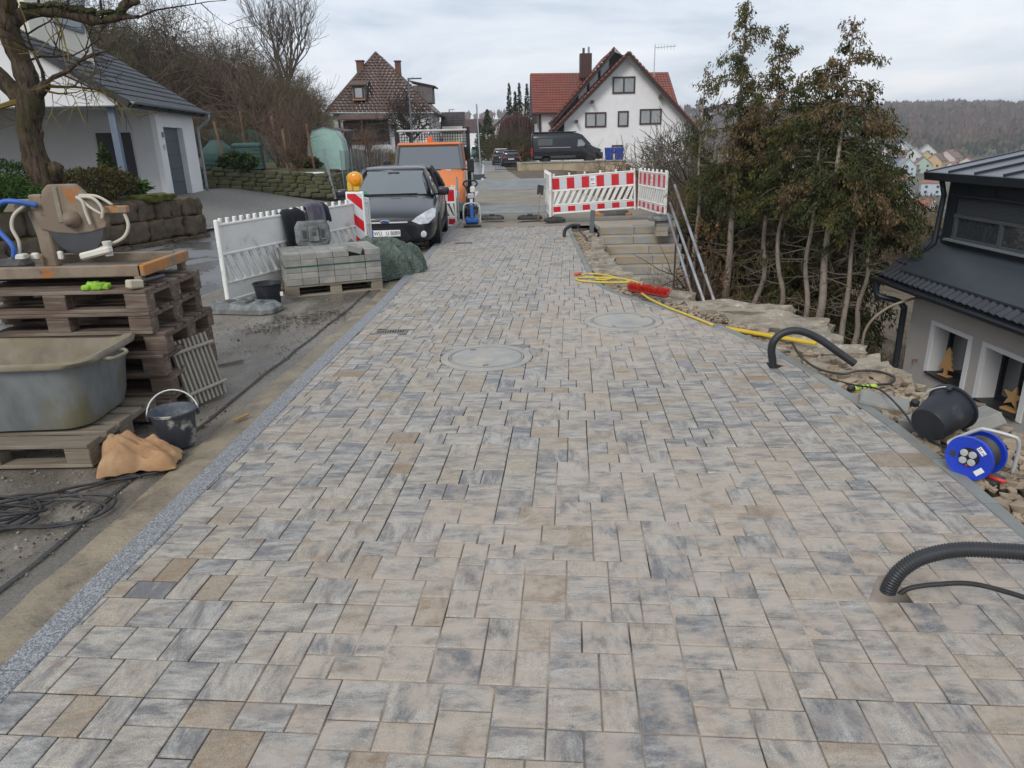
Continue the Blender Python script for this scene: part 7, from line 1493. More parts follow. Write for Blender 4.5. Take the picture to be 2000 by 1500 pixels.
def leaf_blob(name, label, loc, dims, n, seed, cols, parent=None, cat='shrub', size=(.05, .12), hang=0.0, group=None, part='foliage', stems=0, flat=.45):
    r2 = random.Random(seed); mb = MB()
    for i in range(n):
        d_ = Vector((r2.gauss(0, 1), r2.gauss(0, 1), r2.gauss(0, 1))).normalized(); f = r2.uniform(.55, 1.0)**.6; w_ = 1 + .35 * noise.noise(d_ * 2.2 + Vector((seed, 0, 0)))
        p = Vector((d_.x * dims[0] * f * w_, d_.y * dims[1] * f * w_, dims[2] + d_.z * dims[2] * f * w_)); 
        if p.z < 0: p.z = abs(p.z) * .3
        s_ = r2.uniform(*size); e = (d_ + Vector((r2.gauss(0, .6), r2.gauss(0, .6), r2.gauss(0, .6) - hang))).normalized(); u = e * s_; v = e.orthogonal(); v.rotate(Matrix.Rotation(r2.uniform(0, 6.28), 3, e)); v = v.normalized() * s_ * flat
        q = r2.choice(cols); k_ = r2.uniform(.7, 1.3); mb.add([p - u * .5 - v * .3, p + v, p + u, p - v], [(0, 1, 2, 3)], None, (q[0] * k_, q[1] * k_, q[2] * k_, 1))
    t = thing(name, label, cat, loc, 0, group); mb.build(part, M_leaf, t)
    if stems:
        st_ = MB()
        for k_ in range(stems): branch(st_, Vector((r2.gauss(0, .05), r2.gauss(0, .05), -.1)), Vector((r2.gauss(0, .5), r2.gauss(0, .5), 1)), dims[2] * 1.5, .02, 1, r2, (.08, .06, .045, 1), .05, .6, (3, 4))
        st_.build('stems', M_twig, t)
    return t
GJ = [(.035, .075, .016), (.05, .10, .02), (.025, .05, .014)]
leaf_blob('juniper', 'low spreading green juniper at the left edge above the boulder wall', (-8.75, 12.0, .72), (.95, .85, .36), 9000, 3, GJ, size=(.025, .07), stems=3, flat=.22)
leaf_blob('juniper', 'green juniper spilling to the left behind the trunk of the big tree', (-9.6, 13.8, .78), (.9, .8, .42), 6000, 33, GJ, size=(.025, .07), stems=3, flat=.22)
leaf_blob('garden_shrub', 'olive brown shrub behind the boulder wall beside the big tree', (-8.45, 14.9, .75), (.75, .8, .34), 5000, 4, [(.075, .07, .02), (.06, .045, .022), (.09, .085, .03)], size=(.02, .05), stems=12)
leaf_blob('garden_shrub', 'brown dry shrub in front of the porch post', (-8.9, 16.2, .78), (.7, .6, .30), 1900, 6, [(.07, .05, .028), (.085, .07, .03)], size=(.03, .08), stems=6)
leaf_blob('conical_shrub', 'small slim evergreen in front of the porch wall', (-9.55, 17.6, .78), (.16, .16, .55), 800, 9, [(.03, .05, .014), (.045, .065, .02)], size=(.04, .09))
leaf_blob('leafy_plant', 'green leafy plant at the corner of the boulder wall by the garage door', (-8.75, 17.2, .76), (.28, .28, .16), 260, 12, [(.04, .09, .02), (.06, .11, .03)], size=(.12, .24), flat=.2, cat='plant')
leaf_blob('evergreen_shrub', 'rounded green shrub hanging over the dry stone wall', (-10.2, 28.0, .85), (.75, .45, .38), 2200, 14, [(.05, .085, .025), (.075, .105, .035), (.03, .05, .02)], size=(.05, .11), stems=2)
leaf_blob('evergreen_shrub', 'small green shrub in the garden behind the fence bush', (-8.5, 31.5, .8), (.6, .4, .28), 900, 15, [(.06, .08, .025), (.05, .065, .02)], size=(.05, .11))
leaf_blob('evergreen_shrub', 'dark green yew shrub at the foot of the conifers beside the right house', (5.2, 10.4, -2.75), (.6, .55, .6), 3200, 16, [(.020, .030, .012), (.03, .042, .016), (.015, .022, .010)], size=(.05, .11), stems=2)
m1 = MB(); r2 = random.Random(9)      # moss cushion
tag((lambda: [rock(m1, (-7.75 + r2.uniform(-.25, .3), 15.6 + i * .14, .73 + r2.uniform(-.02, .03)), (.5, .4, .14), r2, .3) for i in range(5)] and m1.build('moss_cushions', mk('moss', (.12, .125, .02), (.08, .085, .018), 9, .95, .8, 30, .02), smooth=True))(), 'yellow-green moss cushions on top of the left boulder wall', 'moss', kind='stuff')

# ---- big old tree at the left edge
r2 = random.Random(14); BK = (.062, .045, .034, 1); YT = (.15, .115, .035, 1)
t = thing('old_tree', 'gnarled old tree with mossy limbs at the left edge', 'tree', (-8.40, 13.3, .62))
tr = MB(); TP = [(0, 0, 0), (.02, 0, .45), (-.05, 0, 1.0), (-.02, 0, 1.6), (.12, 0, 2.05), (.10, 0, 2.5), (.02, 0, 3.0), (.08, 0, 3.5), (.12, .1, 4.2)]
tp = spline(TP, 4); rad_ = [lerp([(0, .31), (.12, .235), (.35, .205), (.5, .215), (.56, .18), (.8, .165), (1, .12)], k_ / (len(tp) - 1)) * (1 + .10 * noise.noise(Vector((k_ * .5, 0, 0)))) for k_ in range(len(tp))]; tr.tube(tp, rad_, 12)
for pts, ra in (([(.08, 0, 2.0), (.32, -.05, 2.12), (.5, -.1, 2.22)], [.15, .12, .07]), ([(0, 0, 1.95), (-.35, 0, 2.35), (-.7, .05, 2.75), (-1.1, 0, 3.4)], [.17, .15, .12, .09]), ([(.05, 0, 3.2), (.5, -.05, 3.35), (1.1, -.1, 3.3), (1.6, -.15, 3.18), (2.0, -.2, 3.22), (2.36, -.25, 3.20)], [.12, .095, .085, .07, .06, .035]), ([(2.0, -.2, 3.22), (2.1, -.1, 3.4), (2.3, 0, 3.48)], [.06, .05, .03]), ([(.25, 0, .62), (.33, -.08, .85), (.30, -.1, .95)], [.1, .12, .05])): tr.tube(spline(pts, 4), [lerp([(k_ / (len(ra) - 1), q) for k_, q in enumerate(ra)], i / (4 * (len(pts) - 1))) for i in range(4 * (len(pts) - 1) + 1)], 9)
tr.c = [BK] * len(tr.v); b = NB('old_bark'); v = b.coord(stretch=(1, 1, .22), rand=False); bn = b.noise(v, 16, 8, .7); b.bump(bn, 1.0, .06)
o = tr.build('trunk', b.set(Base_Color=b.mix(b.ramp(b.noise(b.coord(rand=False), 3, 6), (.5, 0), (.7, .7)), b.mix(b.ramp(bn, (.35, 0), (.62, 1)), (.022, .016, .012), (.115, .085, .062)), (.06, .065, .02)), Roughness=.95, Specular_IOR_Level=.1), t, smooth=True)
for v_ in o.data.vertices: v_.co += v_.normal * (.045 * noise.noise(v_.co * 5) + .03 * noise.noise(v_.co * 13))
ms = MB()
for i in range(60):
    f = r2.random(); p = Vector((.4 + f * 1.75, -.08 - .12 * f + r2.gauss(0, .04), lerp([(0, 3.45), (.4, 3.42), (.75, 3.28), (1, 3.3)], f) + r2.gauss(0, .015))); rock(ms, p, (r2.uniform(.08, .16), r2.uniform(.06, .12), r2.uniform(.04, .07)), r2, .3)
tag(ms.build('moss', mk('dark_moss', (.05, .058, .016), (.035, .04, .014), 12, .95, .6, 40, .01), t, smooth=True), kind='stuff')
cr = MB()
for (p, d_, ln, ra, lv, c_) in [((.45, -.1, 2.2), (.9, 0, .55), 1.3, .035, 2, BK), ((.45, -.1, 2.2), (.5, -.3, 1), 1.2, .03, 2, BK), ((.48, -.1, 2.2), (1, -.1, -.1), 1.2, .025, 2, YT), ((.4, -.1, 2.15), (.6, -.4, -.3), .9, .018, 2, YT), ((.1, -.1, 2.0), (-.9, -.4, -.1), 1.6, .04, 3, YT), ((-.5, 0, 2.6), (-.2, -.6, .6), 1.0, .03, 3, YT), ((.05, 0, 3.3), (.3, -.8, .2), 1.0, .03, 3, YT), ((.1, 0, 3.6), (-.7, -.3, .6), 1.2, .035, 3, BK), ((.9, -.1, 3.3), (.3, -.3, -.9), .9, .02, 2, YT), ((1.3, -.1, 3.25), (.3, -.3, -.8), .9, .016, 3, BK), ((1.1, -.1, 3.3), (.4, 0, 1), 1.1, .022, 3, BK), ((1.7, -.15, 3.2), (.4, -.1, 1), 1.1, .02, 3, BK), ((2.0, -.2, 3.25), (.9, -.2, .4), 1.2, .018, 2, BK), ((2.35, -.25, 3.2), (1, 0, .35), 1.5, .014, 2, BK), ((.6, -.05, 3.4), (.2, -.2, 1), 1.0, .022, 3, BK), ((.25, -.1, 2.6), (.9, -.2, .1), 1.5, .02, 2, BK)]:
    branch(cr, Vector(p), Vector(d_), ln, ra, lv, r2, c_, .06, .8, (3, 5), .05, 5, .0045)
cr.build('crown', M_twig, t)
# overhanging thin branch against the sky
br_ = MB(); 
for pts in ([(1.7, -.1, 4.3), (2.6, -.1, 4.25), (3.2, -.1, 4.1), (3.9, -.1, 3.75), (4.4, -.1, 3.55)], [(1.9, -.1, 4.28), (3.0, -.2, 4.30), (4.0, -.2, 4.28), (4.7, -.3, 4.1)]): br_.tube(spline(pts, 5), [.018 * (1 - .045 * i) for i in range(5 * (len(pts) - 1) + 1)], 5)
br_.c = [BK] * len(br_.v); br_.build('overhanging_branch', M_twig, t)

# ---- conifers on the slope
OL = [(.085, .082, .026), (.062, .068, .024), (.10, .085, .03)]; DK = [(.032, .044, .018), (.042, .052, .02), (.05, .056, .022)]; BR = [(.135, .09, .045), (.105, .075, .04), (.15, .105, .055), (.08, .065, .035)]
def conifer(label, x, y, zb, top, c0, wd, seed, brown=.4, dens=1.0, kink=.06, tr_r=.075, low=False, fine=1):
    r2 = random.Random(seed); t = thing('conifer', label, 'conifer', (x, y, zb), 0, 'tall conifers on the slope'); H_ = top - zb; tr = MB(); pts = []
    for k_ in range(9):
        f = k_ / 8; pts.append((r2.gauss(0, kink) * (1 if .1 < f < .55 else .25), r2.gauss(0, kink) * .5, f * H_))
    pts[0] = (0, 0, 0); P_ = spline(pts, 4); tr.tube(P_, [max(.008, tr_r * (1 - .93 * (i / (len(P_) - 1))**1.1)) for i in range(len(P_))], 8); cb = (.25, .215, .18, 1) if not low else (.10, .085, .07, 1); tr.c = [cb] * len(tr.v); tr.build('trunk', M_bark, t, smooth=True)
    def axis(z): f = max(0, min(.999, z / H_)) * (len(P_) - 1); i = int(f); return P_[i].lerp(P_[i + 1], f - i)
    lf, br2 = MB(), MB(); z = c0 - zb
    # dead bare twigs on the lower trunk
    for k_ in range(int(16 * dens)):
        zz_ = r2.uniform(H_ * .18, max(H_ * .25, z)); a = r2.uniform(0, 6.28); branch(br2, axis(zz_), Vector((math.cos(a), math.sin(a), r2.uniform(-.2, .25))), r2.uniform(.3, .8), .008, 1, r2, (.15, .125, .10, 1), .03, .7, (2, 4), 0, 3, .003)
    while z < H_:
        f = (z - (c0 - zb)) / max(.1, H_ - (c0 - zb)); Lb = wd * (1 - f)**.75 * (.55 + .45 * min(1, f * 5)) + .06; a = r2.uniform(0, 6.28); Lb *= r2.uniform(.4, 1.5)
        p0 = axis(z); d_ = Vector((math.cos(a), math.sin(a), .45 - .1 * r2.random())); n_ = max(2, int(Lb / .16)); p = p0.copy(); q = [p.copy()]
        for k_ in range(n_): d_.z -= .26 * (.5 + r2.random()); d_.normalize(); p = p + d_ * (Lb / n_); q.append(p.copy())
        for k_ in range(n_): seg3(br2, q[k_], q[k_ + 1], .010 * (1 - k_ / n_) + .003, .010 * (1 - (k_ + 1) / n_) + .002, (.11, .085, .06, 1))
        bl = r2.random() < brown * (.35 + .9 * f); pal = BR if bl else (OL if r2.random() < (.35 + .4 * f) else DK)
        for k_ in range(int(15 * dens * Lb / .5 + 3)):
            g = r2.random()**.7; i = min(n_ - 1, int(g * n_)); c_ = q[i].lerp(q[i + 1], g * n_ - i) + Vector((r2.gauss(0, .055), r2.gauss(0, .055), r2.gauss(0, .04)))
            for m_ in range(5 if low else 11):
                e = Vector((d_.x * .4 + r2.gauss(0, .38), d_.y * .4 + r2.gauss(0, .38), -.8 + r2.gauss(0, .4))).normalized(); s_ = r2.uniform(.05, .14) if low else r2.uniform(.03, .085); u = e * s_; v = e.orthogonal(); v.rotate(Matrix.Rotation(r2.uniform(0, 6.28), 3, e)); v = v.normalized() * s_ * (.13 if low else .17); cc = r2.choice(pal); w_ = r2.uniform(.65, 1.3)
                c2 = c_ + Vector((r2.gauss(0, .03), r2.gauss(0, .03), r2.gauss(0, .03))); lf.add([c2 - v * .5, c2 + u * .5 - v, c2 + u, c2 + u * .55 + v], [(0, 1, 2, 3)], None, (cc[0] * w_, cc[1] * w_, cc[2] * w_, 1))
        z += r2.uniform(.018, .05) / dens * (1 + 1.1 * max(0, f)**2) * (1 if H_ > 4 else .8)
    lf.build('crown', M_leaf, t); tag(br2.build('branches', M_twig, t), kind='stuff'); return t
CN = [('slim sparse conifer nearest the white house, leftmost of the clump', 3.78, 14.4, -1.9, 3.0, -.1, .62, .75, .45, 51), ('tallest conifer of the clump with a thin brown tip', 4.42, 14.2, -2.3, 4.05, .35, .85, .5, 1.0, 52), ('conifer with forked lower trunk just right of the tallest one', 4.92, 13.7, -2.4, 3.5, .5, .72, .55, .9, 53), ('conifer with a crooked thin trunk in the middle of the clump', 5.08, 13.0, -2.5, 2.7, .45, .8, .35, .9, 54), ('conifer with a strongly bent lower trunk in the middle of the clump', 5.28, 12.4, -2.5, 2.9, .45, .85, .3, .95, 55), ('thick-trunked conifer with a broad brown top, right of the middle', 5.46, 12.1, -2.6, 3.45, .5, 1.0, .7, .85, 56), ('straight conifer just right of the thick-trunked one', 5.78, 11.9, -2.6, 2.2, .45, .95, .45, 1.0, 57), ('rightmost conifer with drooping olive sprays beside the right house', 6.1, 12.0, -2.6, 1.35, .0, 1.1, .4, 1.1, 58)]
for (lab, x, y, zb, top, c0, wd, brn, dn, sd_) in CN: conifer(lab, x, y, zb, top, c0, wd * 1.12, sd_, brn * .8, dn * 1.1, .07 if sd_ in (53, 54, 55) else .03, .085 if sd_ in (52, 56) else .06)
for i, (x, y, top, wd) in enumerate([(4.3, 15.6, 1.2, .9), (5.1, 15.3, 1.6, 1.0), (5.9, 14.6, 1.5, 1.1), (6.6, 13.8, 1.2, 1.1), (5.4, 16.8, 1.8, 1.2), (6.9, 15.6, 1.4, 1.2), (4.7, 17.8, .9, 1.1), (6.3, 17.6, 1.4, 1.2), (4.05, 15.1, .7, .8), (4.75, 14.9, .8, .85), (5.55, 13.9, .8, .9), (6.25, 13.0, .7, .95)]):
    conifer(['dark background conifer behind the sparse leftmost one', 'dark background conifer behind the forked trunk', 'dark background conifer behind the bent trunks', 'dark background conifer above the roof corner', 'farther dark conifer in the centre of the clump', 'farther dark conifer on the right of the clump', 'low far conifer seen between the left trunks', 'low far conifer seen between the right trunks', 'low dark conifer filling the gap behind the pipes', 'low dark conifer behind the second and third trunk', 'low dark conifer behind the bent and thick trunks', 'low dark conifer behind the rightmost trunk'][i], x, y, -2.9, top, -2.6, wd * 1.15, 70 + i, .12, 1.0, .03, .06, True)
# undergrowth on the slope
mb = MB(); r2 = random.Random(19)
for i in range(45):
    x, y = r2.uniform(3.0, 7.2), r2.uniform(7.5, 17); z = zslope(x, y); 
    if z > -.7 or (x > 4.2 and y < 11.6): continue
    stamp(mb, bushes[i % 3], TM((x, y, z - .05), r2.uniform(0, 360)) @ Matrix.Scale(r2.uniform(.35, .8), 4), r2.choice([(.14, .10, .07, 1), (.11, .085, .055, 1), (.16, .13, .09, 1), (.09, .075, .04, 1)]))
for i in range(12): 
    y = r2.uniform(17, 45); x = lerp([(16, 4.9), (30, 4.2), (45, 4.5)], y) + r2.uniform(0, 4); stamp(mb, bushes[i % 3], TM((x, y, zslope(x, y)), r2.uniform(0, 360)) @ Matrix.Scale(r2.uniform(.8, 1.6), 4), r2.choice([(.14, .10, .07, 1), (.08, .075, .06, 1), (.16, .13, .09, 1)]))
tag(mb.build('slope_brush', M_twig), 'tangle of dry brown brush on the slope under the conifers', 'brush', kind='stuff')
mb = MB()
for i in range(9000):
    y = r2.uniform(4, 19); x = r2.uniform(2.2, 8.0); z = zslope(x, y)
    if z > -.45: continue
    s_ = r2.uniform(.025, .06); d_ = Vector((r2.gauss(0, .5), r2.gauss(0, .5), 1)).normalized(); u = d_.orthogonal(); u.rotate(Matrix.Rotation(r2.uniform(0, 6.28), 3, d_)); u = u.normalized() * s_; v = d_.cross(u) * .6; p = Vector((x, y, z + r2.uniform(.01, .05))); q = r2.choice([(.17, .11, .06), (.22, .16, .10), (.11, .075, .045), (.26, .21, .15)])
    mb.add([p - u, p - v, p + u, p + v], [(0, 1, 2, 3)], None, (*q, 1))
tag(mb.build('leaf_litter', M_leaf), 'dry brown fallen leaves covering the slope under the conifers', 'leaves', kind='stuff')
leaf_blob('beech_bush', 'small beech with clinging orange-brown leaves behind the steel pipes', (3.65, 13.2, -1.4), (.45, .5, .85), 330, 21, [(.15, .07, .03), (.12, .06, .03), (.09, .05, .03)], size=(.035, .07), stems=8)
tag(MB().tube(spline([(5.85, 11.2, -2.6), (5.8, 11.1, -1.9), (5.75, 11.0, -1.3), (5.95, 10.9, -.95), (6.3, 10.85, -.78), (6.5, 10.85, -.76)], 6), .022, 6).build('bent_sapling', mk('sapling_bark', (.30, .25, .19), (.22, .18, .14), 9, .9), smooth=True), 'bare sapling bent over towards the roof of the right house', 'sapling')
bare_tree('bare_bush', 'dark twiggy bush in front of the white house beside the barrier', (6.4, 29, -1.9), 3.6, 23, (.06, .048, .04, 1), 4, .07, (4, 5), up=.1, spread=.9, minr=.007, cat='bush')
conifer('pale green pine beyond the corner of the white house', 10.2, 40, -5, 2.9, -4, 1.7, 88, .1, .8, .02, .1, True)['group'] = 'trees beyond'
# ---- trees down the street
def spruce(label, x, y, zb, top, wd, seed, cols, thin=1.0):
    r2 = random.Random(seed); t = thing('spruce', label, 'spruce', (x, y, zb), 0, 'evergreens down the street'); H_ = top - zb
    tr = MB().tube([(0, 0, 0), (0, 0, H_)], [.16, .02], 6); tr.c = [(.06, .05, .04, 1)] * len(tr.v); tr.build('trunk', M_bark, t); lf = MB()
    for i in range(int(1100 * thin)):
        f = r2.random()**.8; Lb = wd * (1 - f) * r2.uniform(.35, 1.1) * (1 + .25 * math.sin(f * 40)) + .06; a = r2.uniform(0, 6.28); p = Vector((math.cos(a) * Lb, math.sin(a) * Lb, f * H_ - Lb * .25 + H_ * .03)); s_ = r2.uniform(.18, .42) * (.5 + .5 * (1 - f)); e = Vector((math.cos(a) + r2.gauss(0, .4), math.sin(a) + r2.gauss(0, .4), -.3 + r2.gauss(0, .3))).normalized(); v = e.orthogonal(); v.rotate(Matrix.Rotation(r2.uniform(0, 6.28), 3, e)); v = v.normalized() * s_ * .4; u = e * s_; q = r2.choice(cols); k_ = r2.uniform(.6, 1.3)
        lf.add([p - u * .6, p - v, p + u, p + v], [(0, 1, 2, 3)], None, (q[0] * k_, q[1] * k_, q[2] * k_, 1))
    lf.build('crown', M_leaf, t); return t
G1 = [(.028, .045, .026), (.02, .034, .022), (.04, .055, .03)]
for i, (x, top, wd) in enumerate([(.55, 8.9, .95), (1.35, 7.9, .7), (1.95, 9.0, .85), (3.0, 8.9, 1.1)]): spruce(['slim dark spruce leftmost of the four beside the red-roofed house', 'second and lowest of the four slim spruces', 'third of the four slim spruces', 'fourth slim spruce, nearest the red-roofed house'][i], x, 100 + i, -1, top, wd, 200 + i, G1, .9)
spruce('broad green spruce beside the street beyond the parked cars', -2.3, 95, -.6, 5.6, 2.0, 210, [(.05, .065, .03), (.035, .05, .025), (.07, .08, .035)], 1.6); spruce('dark farther spruce left of the broad one', -4.0, 115, -.8, 4.6, 1.5, 211, G1); spruce('tall dark evergreen far down the left side of the street', -10.2, 125, -.8, 4.2, 1.7, 212, G1)
t = thing('weeping_tree', 'weeping bare tree with purple-brown hanging twigs beside the white house', 'tree', (1.2, 82, -.6)); r2 = random.Random(31); tr = MB().tube([(0, 0, 0), (.1, 0, 2.2), (0, 0, 3.4)], [.22, .18, .12], 8); tr.c = [(.07, .055, .05, 1)] * len(tr.v); tr.build('trunk', M_bark, t); cr = MB()
for i in range(420):
    a = r2.uniform(0, 6.28); rad = 2.1 * r2.random()**.5; p = Vector((math.cos(a) * rad * .3, math.sin(a) * rad * .3, 4.6 + r2.uniform(-.4, .6))); q = Vector((math.cos(a) * rad, math.sin(a) * rad, 5.2 - .30 * rad**2 + r2.gauss(0, .2))); e = q + Vector((math.cos(a) * .3, math.sin(a) * .3, -r2.uniform(1.2, 3.4)))
    if e.z < .1: e.z = .1
    c_ = r2.choice([(.105, .06, .058, 1), (.085, .052, .05, 1), (.12, .075, .065, 1)]); seg3(cr, p, q, .03, .02, c_); seg3(cr, q, e, .022, .012, c_)
    for k_ in range(3): f = r2.random(); w_ = q.lerp(e, f); seg3(cr, w_, w_ + Vector((r2.gauss(0, .25), r2.gauss(0, .25), -r2.uniform(.3, .9))), .014, .008, c_)
cr.build('crown', M_twig, t)
mb = MB(); r2 = random.Random(71)
for i in range(60): y = r2.uniform(74, 190); x = street_r(y) + r2.uniform(2.2, 5); stamp(mb, bushes[i % 3], TM((x, y, zr(y)), r2.uniform(0, 360)) @ Matrix.Scale(r2.uniform(1.0, 1.9), 4), r2.choice([(.15, .10, .05, 1), (.10, .08, .05, 1), (.07, .065, .035, 1)]))
for i in range(40): y = r2.uniform(52, 190); x = street_l(y) - r2.uniform(.5, 3); stamp(mb, bushes[i % 3], TM((x, y, .2), r2.uniform(0, 360)) @ Matrix.Scale(r2.uniform(.5, .8), 4), r2.choice([(.11, .08, .05, 1), (.08, .07, .045, 1)]))
for i in range(2500):
    y = r2.uniform(76, 230); x = street_r(y) + r2.uniform(2.3, 9); cl = noise.noise(Vector((x * .3, y * .08, 2)))
    if cl < -.05: continue
    p = Vector((x, y, zr(y) + r2.uniform(.1, 2.6))); s_ = r2.uniform(.15, .45); d_ = Vector((r2.gauss(0, 1), r2.gauss(0, 1), r2.gauss(0, 1))).normalized(); u = d_.orthogonal().normalized() * s_; v = d_.cross(u); k_ = r2.uniform(.6, 1.3); q = (.05, .055, .022) if r2.random() < .5 else (.10, .075, .04); mb.add([p - u, p - v * .6, p + u, p + v * .6], [(0, 1, 2, 3)], None, (q[0] * k_, q[1] * k_, q[2] * k_, 1))
tag(mb.build('roadside_hedges', M_twig), 'brown and olive hedges along the far street', 'hedge', kind='stuff')

# ================================================================== the town across the valley
def town_house(label, x, y, z, w_, dp, h, rh, wall, roof, rz, hip=False):
    t = thing('town_house', label, 'house', (x, y, z - 1), rz, 'houses in the valley'); mw = mk('town_wall_%02x%02x%02x' % tuple(int(c * 255) for c in wall), wall, tuple(c * .92 for c in wall), .5, .85); mr = mk('town_roof_%02x%02x%02x' % tuple(int(c * 255) for c in roof), roof, tuple(c * .8 for c in roof), .4, .8)
    H_ = h + 1
    m1 = MB(); m1.box((0, 0, H_ / 2), (w_, dp, H_))
    if not hip: m1.add([(-w_ / 2, -dp / 2, H_), (w_ / 2, -dp / 2, H_), (0, -dp / 2, H_ + rh), (-w_ / 2, dp / 2, H_), (w_ / 2, dp / 2, H_), (0, dp / 2, H_ + rh)], [(0, 1, 2), (5, 4, 3)])
    m1.build('wall', mw, t); o_ = .5; s_ = rh / (w_ / 2)
    if hip: m1 = MB(); m1.add([(-w_ / 2 - o_, -dp / 2 - o_, H_), (w_ / 2 + o_, -dp / 2 - o_, H_), (w_ / 2 + o_, dp / 2 + o_, H_), (-w_ / 2 - o_, dp / 2 + o_, H_), (-w_ * .12, 0, H_ + rh), (w_ * .12, 0, H_ + rh)], [(0, 1, 5, 4), (1, 2, 5), (2, 3, 4, 5), (3, 0, 4), (3, 2, 1, 0)]); m1.build('roof', mr, t)
    else:
        for sg in (-1, 1): face_poly([(sg * (w_ / 2 + o_), -dp / 2 - o_, H_ - s_ * o_ + .05), (sg * (w_ / 2 + o_), dp / 2 + o_, H_ - s_ * o_ + .05), (0, dp / 2 + o_, H_ + rh + .05), (0, -dp / 2 - o_, H_ + rh + .05)], (0, 0, .25), 'roof', mr, t)
    for zz_ in (2.2, 4.8):
        if zz_ + 1.2 > H_ + (rh * .4 if not hip else 0): continue
        for xx in (-w_ * .26, w_ * .26): MB().box((xx, -dp / 2 - .03, zz_), (1.2, .1, 1.3)).build('window', M_glass, t); 
        MB().box((w_ / 2 + .03, 0, zz_), (.1, 1.2, 1.3)).build('window', M_glass, t)
    MB().box((w_ * .15, dp * .2, H_ + rh * .8), (.6, .6, 1.6)).build('chimney', M_frame_br, t)
WH, CR, RD, GRY, DKR, BRN = (.60, .60, .58), (.62, .58, .48), (.26, .085, .055), (.24, .26, .27), (.07, .07, .08), (.16, .095, .07)
for a in [('mint green gabled house with red roof in the middle of the valley town', 251.6, 443.7, -20.8, 9.5, 11, 4.5, 4.2, (.36, .47, .39), (.25, .10, .08), -22), ('peach house with brown roof right of the mint green one', 259.5, 441, -20.8, 9, 13, 6.5, 4, (.58, .40, .22), (.16, .10, .085), -50), ('yellow gable peeping out behind the mint green house', 267, 467, -17.6, 7.5, 9, 5, 3.5, (.52, .44, .18), BRN, -30), ('white house with grey roof left of the yellow gable', 260.9, 470.2, -17.6, 10, 12, 6, 4.2, WH, GRY, -35), ('white house with grey-green roof, uppermost in the middle of the town', 277.3, 485.9, -15.2, 10.5, 13, 5, 4.5, WH, (.25, .29, .28), -25), ('wide beige house with reddish roof above the dormer roof', 269.1, 446.3, -19.5, 11, 16, 6.5, 4.5, (.55, .49, .43), (.2, .12, .1), -45), ('tall white house with grey-green roof left of the grey-roofed one', 262.8, 487.7, -15.8, 9.5, 11, 8, 4, WH, (.2, .24, .25), -40), ('white house with dark roof at the left end of the town', 255.1, 492, -15.8, 12, 10, 6.5, 3.6, WH, DKR, -20), ('house with bright blue side and brown roof', 253.3, 474.5, -17.5, 8, 12, 5, 4, (.14, .19, .34), BRN, 35), ('pale blue gabled house below the blue-sided one', 237.3, 435.9, -22.2, 9.5, 10, 5.5, 4, (.45, .52, .56), GRY, -10), ('small white gable in front of the lilac house', 228.6, 432.4, -23, 7, 8, 4, 3.5, WH, GRY, -15), ('long lilac house with red roof', 213.3, 406.9, -26.5, 11, 17, 4.5, 4, (.43, .43, .53), (.24, .10, .085), 62), ('pale blue house with bright orange hipped roof', 223.2, 381.8, -28.7, 10, 12, 5.5, 4, (.44, .50, .56), (.28, .11, .065), -25, True), ('white gable close to the edge of the dormer roof', 254.4, 416.5, -23.2, 8, 10, 5, 4, WH, (.3, .13, .09), -50), ('cream house with red roof above the dormer roof', 270.2, 429.9, -21, 11, 12, 5, 3.5, CR, RD, -35), ('pinkish house seen through the right conifer', 240.9, 487.4, -17, 10, 12, 6, 4, (.52, .42, .40), BRN, -15), ('grey-roofed house below the long lilac one', 200.7, 367.1, -31.5, 10, 12, 5, 4, (.5, .5, .5), GRY, -30), ('dark grey roof behind the lower conifer sprays', 196.9, 383.5, -30, 10, 12, 5, 4, WH, DKR, 20), ('white house with red roof seen through the conifer sprays', 220, 441, -22.6, 9, 12, 6, 4, WH, RD, 10), ('cream house seen through the rightmost conifer', 231.2, 456.5, -20.5, 9, 11, 6, 4, CR, BRN, -20), ('white flat workshop low in the valley', 201.4, 353.9, -33.5, 14, 9, 3.2, .8, WH, (.5, .52, .54), -35), ('white house low in the valley between the conifer sprays', 189.6, 364.7, -32.3, 9, 11, 5, 4, WH, RD, -10), ('white house just above the black tiled roof corner', 175.2, 313.6, -36.6, 10, 12, 6, 4.5, WH, (.3, .12, .08), -15), ('orange-roofed house just above the roof corner', 185.7, 325.5, -36.1, 9, 12, 5, 4.5, WH, (.34, .12, .07), 30)]: town_house(*a)
r2 = random.Random(91); mb = MB()
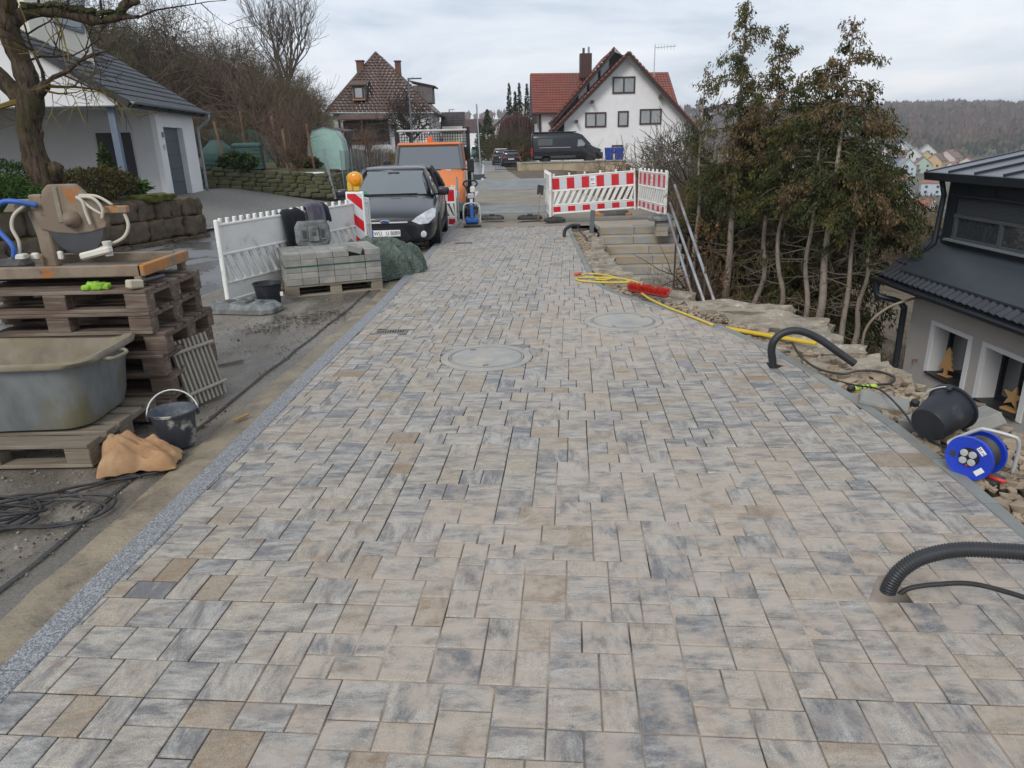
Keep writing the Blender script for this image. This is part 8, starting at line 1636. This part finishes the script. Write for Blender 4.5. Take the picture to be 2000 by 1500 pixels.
for i in range(2600):
    a = R_(r2.uniform(20, 50) if i % 5 else r2.uniform(-8, 22)); d_ = 250 + 390 * r2.random(); x, y = d_ * math.sin(a), d_ * math.cos(a); cl = noise.noise(Vector((x * .02, y * .02, 4)))
    if cl < -.12 and d_ < 560: continue
    z = ztown(x, y); h = r2.uniform(2, 6.5) if d_ < 560 else r2.uniform(5, 11); wv = h * r2.uniform(.3, .5); ev = r2.random() < .18; q = r2.random(); c_ = (.025, .042, .026) if ev else (.085 + .05 * q, .07 + .035 * q, .045 + .025 * q)
    for k_ in range(9):
        e = Vector((r2.gauss(0, .5), r2.gauss(0, .5), 0)); p = Vector((x + e.x * wv, y + e.y * wv, z + h * r2.uniform(.15, .9))); s_ = wv * r2.uniform(.25, .55); th = r2.uniform(0, 6.28); u = Vector((math.cos(th), math.sin(th), r2.gauss(0, .3))) * s_; v = Vector((0, 0, s_ * r2.uniform(.7, 1.5))); f = r2.uniform(.6, 1.35)
        mb.add([p - u, p - v, p + u * .8, p + v], [(0, 1, 2, 3)], None, (c_[0] * f, c_[1] * f, c_[2] * f, 1))
tag(mb.build('valley_scrub', M_far), 'brown hedges and small trees between the valley houses', 'scrub', kind='stuff')
mb = MB()
for i in range(700):
    y = r2.uniform(25, 210); x = r2.uniform(17, 120) * (1 if y > 40 else .6); z = zslope(x, min(y, 95)); h = r2.uniform(2.0, 5); q = r2.random(); c_ = (.09 + .05 * q, .07 + .035 * q, .045 + .02 * q, 1)
    stamp(mb, bushes[i % 3], TM((x, y, z - .3), r2.uniform(0, 360)) @ Matrix.Scale(h / 2.2, 4), c_)
tag(mb.build('valley_side_brush', M_twig), 'bare bushes on the valley side below the conifers', 'brush', kind='stuff')
# ================================================================== valley air
hz = MB().box((500, 760, 4), (2100, 1760, 110)).build('haze', None)
b = NB('valley_haze'); b.t.nodes.remove(b.b); pv = b.n('ShaderNodeVolumePrincipled'); pv.inputs['Color'].default_value = (.90, .94, .99, 1); pv.inputs['Density'].default_value = .00036; pv.inputs['Anisotropy'].default_value = .2
b.l(pv.outputs[0], b.o.inputs['Volume']); hz.data.materials.append(b.m); tag(hz, 'thin pale winter haze over the valley', 'haze', kind='stuff')
